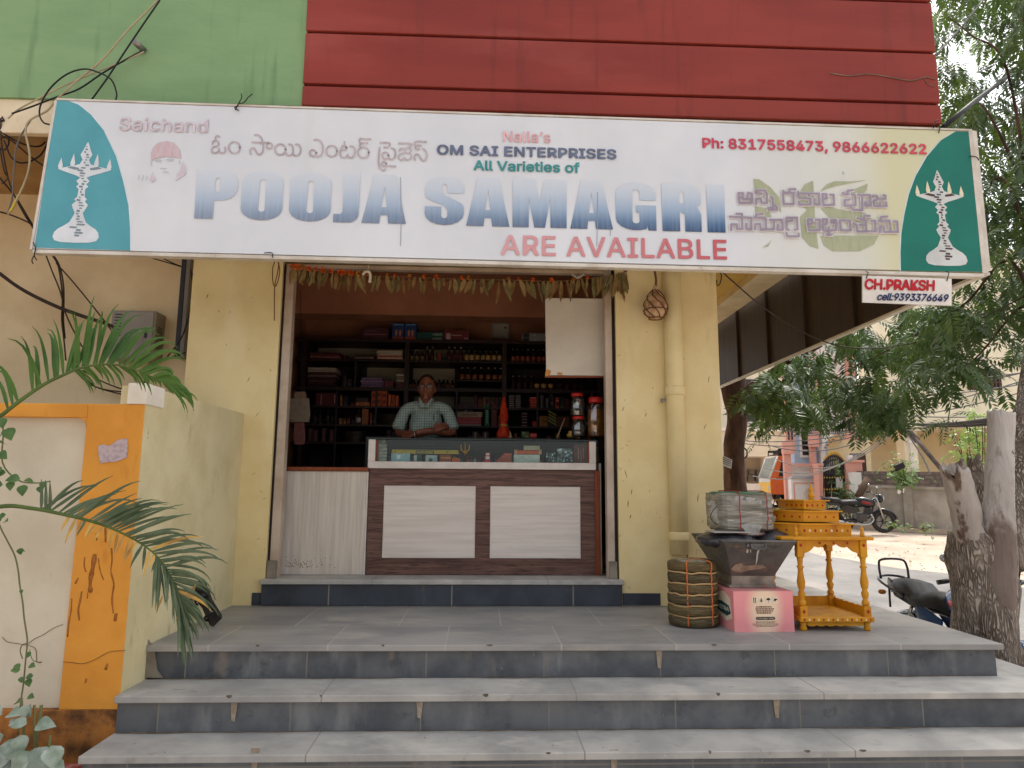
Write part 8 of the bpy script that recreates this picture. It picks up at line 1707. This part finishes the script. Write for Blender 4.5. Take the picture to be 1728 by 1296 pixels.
motorbike('blue_motorcycle', 'blue motorcycle with black seat and rear rack parked behind the pale cut tree trunk', M('blue_paint', L(36, 74, 124), .25, coat=.4), M('red_white_stripe', L(190, 60, 50), .3), True, Vector((4.06, 6.02, gz(6)+.045)), math.radians(-90), math.radians(0), m_body_bk)
# truck
tk = thing('truck', 'orange and white truck with a yellow bumper band standing beside the salmon house', 'truck', (0, 0, 0))
m_or = M('orange_truck_paint', L(206, 100, 50), .4, L(190, 86, 42), 3.0, coat=.2); m_ylb = M('yellow_truck_paint', L(232, 176, 40), .4); m_wht = M('white_truck_paint', L(206, 206, 200), .4); m_scr = M('windscreen_glass', L(120, 132, 132), .12, spec=.7)
b = MB(); b.prism([(0, -.85, .55), (0, -.85, 1.15), (-.32, -.85, 1.95), (-1.3, -.85, 2.0), (-1.3, -.85, .55)], (0, 1.7, 0)); cab = b.build('cab', m_or, tk)
b = MB(); b.box(.003, .02, -.852, .852, .62, 1.0); b.build('yellow_band', m_ylb, tk)
b = MB(); b.box(.003, .015, -.82, .82, 1.0, 1.16); b.build('white_band', m_wht, tk)
b = MB(); b.prism([(.004, -.78, 1.18), (.004, .78, 1.18), (-.29, .78, 1.9), (-.29, -.78, 1.9)], (.012, 0, .004)); b.build('windscreen', m_scr, tk)
b = MB()
for pts in ([(.012, -.82, 1.16), (-.3, -.82, 1.93)], [(.012, .82, 1.16), (-.3, .82, 1.93)], [(-.3, -.82, 1.93), (-.3, .82, 1.93)]): b.tube(pts, .04, 6)
b.build('screen_frame', m_wht, tk)
for s_ in (-1, 1):
    b = MB(); b.prism([(-.3, s_*.853, 1.2), (-.42, s_*.853, 1.8), (-1.1, s_*.853, 1.82), (-1.1, s_*.853, 1.2)], (0, s_*.008, 0)); b.build('side_window', m_win, tk)
    b = MB(); b.box(-1.15, -.2, s_*.853-.004, s_*.853+.004, 1.12, 1.16); b.build('door_line', M('dark_orange_line', L(140, 60, 30), .5), tk)
    ovoid((.02, s_*.6, .78), .1, (.4, 1, 1)).build('headlight', M('lamp_glass', L(190, 196, 200), .1), tk)
b = MB(); b.box(-.05, .1, -.8, .8, .36, .54, .02); b.build('bumper', M('pale_bumper', L(176, 150, 120), .6), tk)
for x, y in ((-.55, -.72), (-.55, .72), (-1.75, -.72), (-1.75, .72)): wheel((x, y, .38), .38, .11, tk, m_ty, m_al, False)
b = MB(); b.box(-2.1, -1.38, -.9, .9, .8, 1.7, .02); b.build('load_bed', m_or, tk); b = MB(); b.box(-2.0, -.2, -.5, .5, .42, .62); b.build('chassis', m_blk, tk)
b = MB(); b.box(-1.25, -.4, -.7, .7, 2.02, 2.06); 
for k in range(5): b.tube([(-1.25, -.7+k*.35, 2.2), (-.35, -.7+k*.35, 2.16)], .025, 5)
for yv in (-.7, .7): b.tube([(-1.28, yv, 2.02), (-1.28, yv, 2.24), (-.36, yv, 2.2), (-.36, yv, 2.02)], .03, 6)
b.box(-1.2, -.5, -.6, .6, 2.07, 2.22, .04); b.build('roof_carrier', m_blk, tk)
place_text('32', 'lettering', m_wht, tk, 0, 1, 0, 1, 0, .03, frame=((-.5, -.857, .84), (.3, 0, 0), (0, 0, .2)))
YTk = 25.5; tk.location = Vector((at(1303, 845, YTk).x+.1, YTk+.85, gz(YTk)+.02)); tk.rotation_euler = (0, 0, math.radians(172))
# ------------------------------------------------------------------ leaning pole and overhead wires
b = MB(); b.tube([at(1512, 702, 13.0), at(1530, 722, 12.6), at(1590, 794, 11.0)], .035, 8); b.tube([at(1514, 704, 12.95), at(1548, 744, 12.1)], .05, 8)
single(b.build('stay_pole', M('weathered_stay_pole', L(112, 100, 92), .8, L(84, 74, 68), 6.0)), 'thin weathered pole leaning across in front of the cream house', 'pole')
m_wi = M('grey_overhead_wire', L(112, 110, 112), .6)
rnd = random.Random(14); GW = 'overhead wires across the houses'
for k in range(20):
    y0 = rnd.uniform(660, 735); y1 = 705+rnd.uniform(0, 60) if k < 12 else rnd.uniform(640, 700); xa, xb2 = rnd.uniform(1225, 1300), (rnd.uniform(1500, 1530) if k < 12 else 1740)
    if k < 12: p, q = at(xa, y0+30*rnd.random(), 20), at(xb2, 712+rnd.uniform(-4, 6), 17)
    else: p, q = at(1300+rnd.uniform(-40, 40), y0-20, 20), at(1745, rnd.uniform(600, 700), 14)
    single(MB().tube(arc(p, q, rnd.uniform(.1, .5)), .014, 5).build('overhead_wire', m_wi), 'thin grey overhead wire strung across the far houses', 'wire', GW)
for k in range(5):
    p, q = at(1520+rnd.uniform(-3, 3), 714, 13), at(1745, 690+k*5+rnd.uniform(-3, 3), 9); single(MB().tube(arc(p, q, .08), .016, 5).build('overhead_wire', m_cb), 'dark wire running from the leaning pole to the cut tree limb', 'wire', 'wires from the leaning pole')
for k in range(3):
    p, q = at(1310-k*20, 775+k*14, 20), at(1505, 735-k*5, 17); single(MB().tube(arc(p, q, .5), .014, 5).build('overhead_wire', M('pale_overhead_cable', L(150, 146, 140), .6)), 'thicker pale cable sagging below the thin wires', 'wire', 'pale sagging cables')
for pts, lab in (([(1525, 722), (1556, 770), (1570, 800)], 'loose thin wire hanging from the leaning pole past the cream column'), ([(1405, 705), (1412, 726), (1420, 742)], 'loose wire end hanging under the foliage by the porch arch')):
    single(MB().tube(smooth([at(x, y, 16) for x, y in pts], 4), .018, 5).build('hanging_wire', m_wi), lab, 'wire')
q = [at(1216, 456, 5.06), at(1240, 478, 5.2), at(1290, 520, 5.6), at(1350, 558, 6.0), at(1410, 582, 6.3), at(1480, 588, 6.4), at(1570, 572, 6.2), at(1650, 540, 5.8), at(1740, 494, 5.4)]
single(MB().tube(smooth(q, 5), .006, 6).build('sagging_cable', m_cb), 'single brown cable sagging from the pillar top across to the tree', 'cable')
b = MB(); b.tube(smooth([at(1212, 458, 5.05), at(1217, 463, 5.03), at(1216, 476, 5.03), at(1211, 482, 5.05), at(1209, 472, 5.06)], 4), .004, 5); single(b.build('wire_loop', m_ck), 'small black wire loop at the top of the pillar with the drain pipe', 'wire')
q = [at(1572, 100, 5.4), at(1610, 60, 5.6), at(1660, 0, 5.8), at(1690, -40, 6)]; single(MB().tube(smooth(q, 4), .008, 5).build('service_wire', m_cg), 'grey service wire rising from the red boarding corner into the tree', 'wire')
# ------------------------------------------------------------------ the shopkeeper behind the counter
PY = 6.12
eye = at(720, 656, PY); PX = eye.x; k_ = (eye.z-FZ)/1.53
def pl(x, y, z): return Vector((PX+x*k_, PY+y*k_, FZ+z*k_))
def skin(verts, edges, radii, sub=2, root=0):
    me = bpy.data.meshes.new('s'); me.from_pydata([tuple(v) for v in verts], edges, []); o = bpy.data.objects.new('s', me); C.objects.link(o)
    m = o.modifiers.new('k', 'SKIN'); m.use_smooth_shade = True
    for v, r in zip(me.skin_vertices[0].data, radii): v.radius = r if isinstance(r, tuple) else (r, r); v.use_root = False
    me.skin_vertices[0].data[root].use_root = True
    m2 = o.modifiers.new('s', 'SUBSURF'); m2.levels = m2.render_levels = sub
    out = evaluated(o); bpy.data.objects.remove(o); return out
def joined(meshes, name, voxel, mat, parent=None, smooth_it=4):
    bm = bmesh.new()
    for me in meshes: bm.from_mesh(me)
    me = bpy.data.meshes.new('j'); bm.to_mesh(me); bm.free(); o = bpy.data.objects.new('j', me); C.objects.link(o)
    r = o.modifiers.new('r', 'REMESH'); r.mode = 'VOXEL'; r.voxel_size = voxel; r.use_smooth_shade = True
    s_ = o.modifiers.new('s', 'SMOOTH'); s_.iterations = smooth_it; s_.factor = .5
    out = evaluated(o); bpy.data.objects.remove(o)
    for p in out.polygons: p.use_smooth = True
    return link(name, out, mat, parent)
def ell_mesh(c, r, sq=(1, 1, 1), rot=None, n=20, m=14, warp=None):
    bm = bmesh.new(); rings = []
    for i in range(m+1):
        th = PI*i/m; ring = []
        for j in range(n):
            ph = 2*PI*j/n; d = Vector((max(1e-3, math.sin(th))*math.cos(ph)*sq[0], max(1e-3, math.sin(th))*math.sin(ph)*sq[1], -math.cos(th)*sq[2]))*r
            if warp: d = warp(d)
            if rot: d = rot @ d
            ring.append(bm.verts.new(Vector(c)+d*k_))
        rings.append(ring)
    for a, b_ in zip(rings, rings[1:]):
        for j in range(n): bm.faces.new([a[j], a[(j+1) % n], b_[(j+1) % n], b_[j]])
    bm.faces.new(list(reversed(rings[0]))); bm.faces.new(rings[-1])
    bmesh.ops.recalc_face_normals(bm, faces=list(bm.faces)); me = bpy.data.meshes.new('e'); bm.to_mesh(me); bm.free(); return me
pn = thing('person', 'man in a checked short sleeved shirt and glasses standing with folded arms behind the counter', 'person', (PX, PY, FZ))
# head: skull, jaw, nose, ears, lips, neck; arms and hands; trunk and legs -> one remeshed body
def jaw(d):
    t = max(0, -d.z/.115); return Vector((d.x*(1-.30*t*t), d.y*(1-.12*t)-.012*t, d.z))
H0 = pl(0, .0, 1.535)
hd = [ell_mesh(H0, .115, (.66, .80, 1.0), warp=jaw), ell_mesh(H0+Vector((0, .025, .03))*k_, .1, (.74, .82, .8)),
      ell_mesh(H0+Vector((0, -.092, -.018))*k_, .03, (.5, .55, 1.0)), ell_mesh(H0+Vector((0, -.100, -.036))*k_, .017, (1.05, .8, .7)),
      ell_mesh(H0+Vector((0, -.082, -.066))*k_, .022, (1.15, .5, .3)), ell_mesh(H0+Vector((0, -.080, -.078))*k_, .02, (1.0, .5, .32)), ell_mesh(H0+Vector((0, -.070, -.1))*k_, .028, (1, .7, .6)),
      ell_mesh(H0+Vector((0, -.077, .022))*k_, .05, (1, .28, .22)), ell_mesh(H0+Vector((.04, -.062, -.022))*k_, .026, (1, .7, .8)), ell_mesh(H0+Vector((-.04, -.062, -.022))*k_, .026, (1, .7, .8)),
      ell_mesh(H0+Vector((.078, .01, -.008))*k_, .032, (.3, .6, 1)), ell_mesh(H0+Vector((-.078, .01, -.008))*k_, .032, (.3, .6, 1))]
V_ = [pl(0, .03, .95), pl(0, .02, 1.12), pl(0, .01, 1.28), pl(0, .02, 1.38), pl(0, .015, 1.45), pl(0, .005, 1.52),
      pl(-.19, .02, 1.345), pl(-.245, -.03, 1.12), pl(-.06, -.20, 1.10), pl(.075, -.215, 1.125),
      pl(.19, .02, 1.345), pl(.25, -.03, 1.13), pl(.05, -.235, 1.135), pl(-.07, -.235, 1.11),
      pl(-.1, .03, .85), pl(-.1, .02, .48), pl(-.1, .04, .08), pl(-.1, -.1, .03), pl(.1, .03, .85), pl(.1, .02, .48), pl(.1, .04, .08), pl(.1, -.1, .03)]
E_2 = [(0, 1), (1, 2), (2, 3), (3, 4), (4, 5), (3, 6), (6, 7), (7, 8), (8, 9), (3, 10), (10, 11), (11, 12), (12, 13), (0, 14), (14, 15), (15, 16), (16, 17), (0, 18), (18, 19), (19, 20), (20, 21)]
R_2 = [(.12, .08), (.12, .08), (.12, .078), (.066, .05), .05, .05, .034, .040, .030, .027, .034, .040, .031, .027, .085, .06, .045, .04, .085, .06, .045, .04]
R_2 = [tuple(q*k_ for q in r) if isinstance(r, tuple) else r*k_ for r in R_2]
body = skin(V_, E_2, R_2, 2)
hands = []
def hand(palm, d, upv, flip):
    d = Vector(d).normalized(); n_ = Vector(upv).normalized(); s_ = d.cross(n_).normalized()*flip; P = Vector(palm); out = [ell_mesh(P+d*.03*k_, .05, (1, 1, 1), Matrix((d, s_, n_)).transposed() @ Matrix.Diagonal((.95, .78, .32)))]
    for i, (ln, off) in enumerate(((.068, -.030), (.078, -.010), (.072, .010), (.056, .029))):
        a = P+d*.065*k_+s_*off*k_; vs = [P+d*.03*k_+s_*off*.8*k_, a, a+(d*.5*ln-n_*.12*ln)*k_, a+(d*.8*ln-n_*.42*ln)*k_, a+(d*.95*ln-n_*.72*ln)*k_]
        out.append(skin(vs, [(0, 1), (1, 2), (2, 3), (3, 4)], [.009*k_, .0092*k_, .0085*k_, .008*k_, .007*k_], 1))
    vs = [P+d*.005*k_-s_*.03*k_, P+d*.04*k_-s_*.052*k_+n_*.01*k_, P+d*.07*k_-s_*.055*k_+n_*.012*k_]; out.append(skin(vs, [(0, 1), (1, 2)], [.011*k_, .0095*k_, .008*k_], 1)); return out
hands += hand(pl(.10, -.20, 1.15), (.85, .35, .42), (.0, -.85, .5), 1)         # his right hand laid on the left upper arm
hands += hand(pl(-.09, -.225, 1.10), (-.9, .4, -.1), (0, -.8, .6), -1)
m_skin = M('brown_skin', L(134, 82, 60), .5, L(112, 64, 46), 12.0, spec=.35)
joined([body]+hd+hands, 'body', .0058, m_skin, pn, 5)
# hair as a cap round the back and sides
hr = bmesh.new(); me = ell_mesh(H0+Vector((0, .022, .022))*k_, .113, (.735, .86, .97)); hr.from_mesh(me)
dele = [v for v in hr.verts if (v.co-H0).y < (-.035-.5*max(0, (.055-(v.co-H0).z/k_)))*k_ or (v.co-H0).z < (-.035 if (v.co-H0).y > 0 else .005)*k_]
dele = [v for v in hr.verts if (((v.co-H0)/k_).z < .066 and ((v.co-H0)/k_).y < -.02) or ((v.co-H0)/k_).z < -.05]
bmesh.ops.delete(hr, geom=dele, context='VERTS'); me = bpy.data.meshes.new('hair'); hr.to_mesh(me); hr.free()
for p in me.polygons: p.use_smooth = True
link('hair', me, M('black_hair', L(30, 26, 26), .5, L(44, 40, 40), 60.0, amt=1), pn)
# face details
for s_ in (-1, 1):
    ey = MB().ball(H0+Vector((s_*.031, -.078, .003))*k_, .0095*k_, 10, 6).build('eye', M('eye_white', L(120, 108, 98), .4), pn)
    MB().ball(H0+Vector((s_*.031, -.0855, .003))*k_, .0048*k_, 8, 5).build('iris', m_blk, ey)
for s_ in (-1, 1): MB().tube([H0+Vector((s_*x, y, z))*k_ for x, y, z in ((.014, -.092, .022), (.03, -.093, .027), (.05, -.082, .022))], .0035*k_, 5).build('eyebrow', MATS['black_hair'], pn)
b = MB(); b.tube([H0+Vector((x, -.094+abs(x)*.3, -.0715))*k_ for x in (-.024, -.01, 0, .01, .024)], .002*k_, 5); b.build('mouth_line', M('dark_lip', L(84, 44, 40), .5), pn)
gs = MB()
for s_ in (-1, 1):
    c = H0+Vector((s_*.033, -.104, .0))*k_; gs.tube([c+Vector((.027*math.cos(a), abs(math.cos(a))*0, .019*math.sin(a)))*k_ for a in np.linspace(0, 2*PI, 17)], .0022*k_, 5); gs.tube([c+Vector((s_*.027, 0, .004))*k_, H0+Vector((s_*.08, -.02, .008))*k_], .002*k_, 5)
gs.tube([H0+Vector((-.007, -.106, .004))*k_, H0+Vector((.007, -.106, .004))*k_], .002*k_, 5)
gl_ = gs.build('glasses', M('dark_spectacle_frame', L(50, 44, 42), .3), pn)
b = MB()
for s_ in (-1, 1): b.poly([H0+Vector((s_*.033+.026*math.cos(a), -.104, .018*math.sin(a)))*k_ for a in np.linspace(0, 2*PI, 13)[:-1]])
b.build('lens', glass('spectacle_lens', (.92, .94, .94), .02), gl_)
# shirt: trunk and short sleeves
VS = [pl(0, .03, .86), pl(0, .025, 1.02), pl(0, .015, 1.18), pl(0, .015, 1.30), pl(0, .02, 1.375), pl(-.185, .02, 1.35), pl(-.235, -.01, 1.2), pl(-.248, -.025, 1.14), pl(.185, .02, 1.35), pl(.235, -.01, 1.2), pl(.25, -.025, 1.15)]
RS = [(.16, .125), (.16, .128), (.165, .125), (.15, .112), (.07, .066), .06, .062, .067, .06, .062, .067]
shm = skin(VS, [(0, 1), (1, 2), (2, 3), (3, 4), (4, 5), (5, 6), (6, 7), (4, 8), (8, 9), (9, 10)], [tuple(q*k_ for q in r) if isinstance(r, tuple) else r*k_ for r in RS], 2)
m_ck2 = M('pale_checked_cotton', L(160, 174, 165), .85, L(144, 158, 150), 12.0)
n = m_ck2.node_tree; bsd, src = base_socket(m_ck2)
tc = n.nodes.new('ShaderNodeTexCoord'); spx = n.nodes.new('ShaderNodeSeparateXYZ'); n.links.new(tc.outputs['Object'], spx.inputs[0])
last = src
for axn, per in (('X', .021), ('Z', .023), ('Y', .022)):
    q = n.nodes.new('ShaderNodeMath'); q.operation = 'PINGPONG'; q.inputs[1].default_value = per/2; n.links.new(spx.outputs[axn], q.inputs[0])
    lt = n.nodes.new('ShaderNodeMath'); lt.operation = 'LESS_THAN'; lt.inputs[1].default_value = per*.085; n.links.new(q.outputs[0], lt.inputs[0])
    g2 = n.nodes.new('ShaderNodeMath'); g2.operation = 'MULTIPLY'; g2.inputs[1].default_value = .72 if axn != 'Y' else .0; n.links.new(lt.outputs[0], g2.inputs[0])
    mx = n.nodes.new('ShaderNodeMix'); mx.data_type = 'RGBA'; n.links.new(g2.outputs[0], mx.inputs[0]); n.links.new(last, mx.inputs[6]); mx.inputs[7].default_value = L(62, 88, 88); last = mx.outputs[2]
n.links.new(last, bsd.inputs['Base Color'])
shirt = joined([shm], 'shirt', .007, m_ck2, pn, 6)
for s_ in (-1, 1):
    b = MB(); q = [pl(s_*x, y, z) for x, y, z in ((.0, -.098, 1.355), (.055, -.07, 1.435), (.068, -.02, 1.43), (.058, -.088, 1.365), (.028, -.112, 1.335))]
    b.prism(q, (0, -.006, .004)); b.build('collar', m_ck2, shirt)
b = MB(); b.tube([pl(.0, -.125, 1.34), pl(.0, -.137, 1.22), pl(0, -.137, 1.15)], .003, 5); b.build('placket', M('shirt_seam', L(120, 140, 134), .8), shirt)
MB().box(pl(.075, 0, 0).x, pl(.082, 0, 0).x, pl(0, -.145, 0).y, pl(0, -.132, 0).y, pl(0, 0, 1.23).z, pl(0, 0, 1.285).z, .002).build('pen', m_blk, pn)
b = MB(); b.tube([pl(-.075, -.195, 1.10)+Vector((0, .034*math.cos(a), .034*math.sin(a))) for a in np.linspace(0, 2*PI, 13)], .007, 6); b.build('watch', M('steel_watch', L(160, 150, 130), .3, metal=.7), pn)
trm = skin([pl(0, .03, .98), pl(0, .03, .9), pl(-.1, .03, .84), pl(-.1, .02, .48), pl(-.1, .04, .1), pl(.1, .03, .84), pl(.1, .02, .48), pl(.1, .04, .1)], [(0, 1), (1, 2), (2, 3), (3, 4), (1, 5), (5, 6), (6, 7)], [(.15*k_, .11*k_), (.155*k_, .115*k_), .1*k_, .078*k_, .07*k_, .1*k_, .078*k_, .07*k_], 2)
link('trousers', trm, M('dark_trousers', L(50, 48, 54), .9), pn)
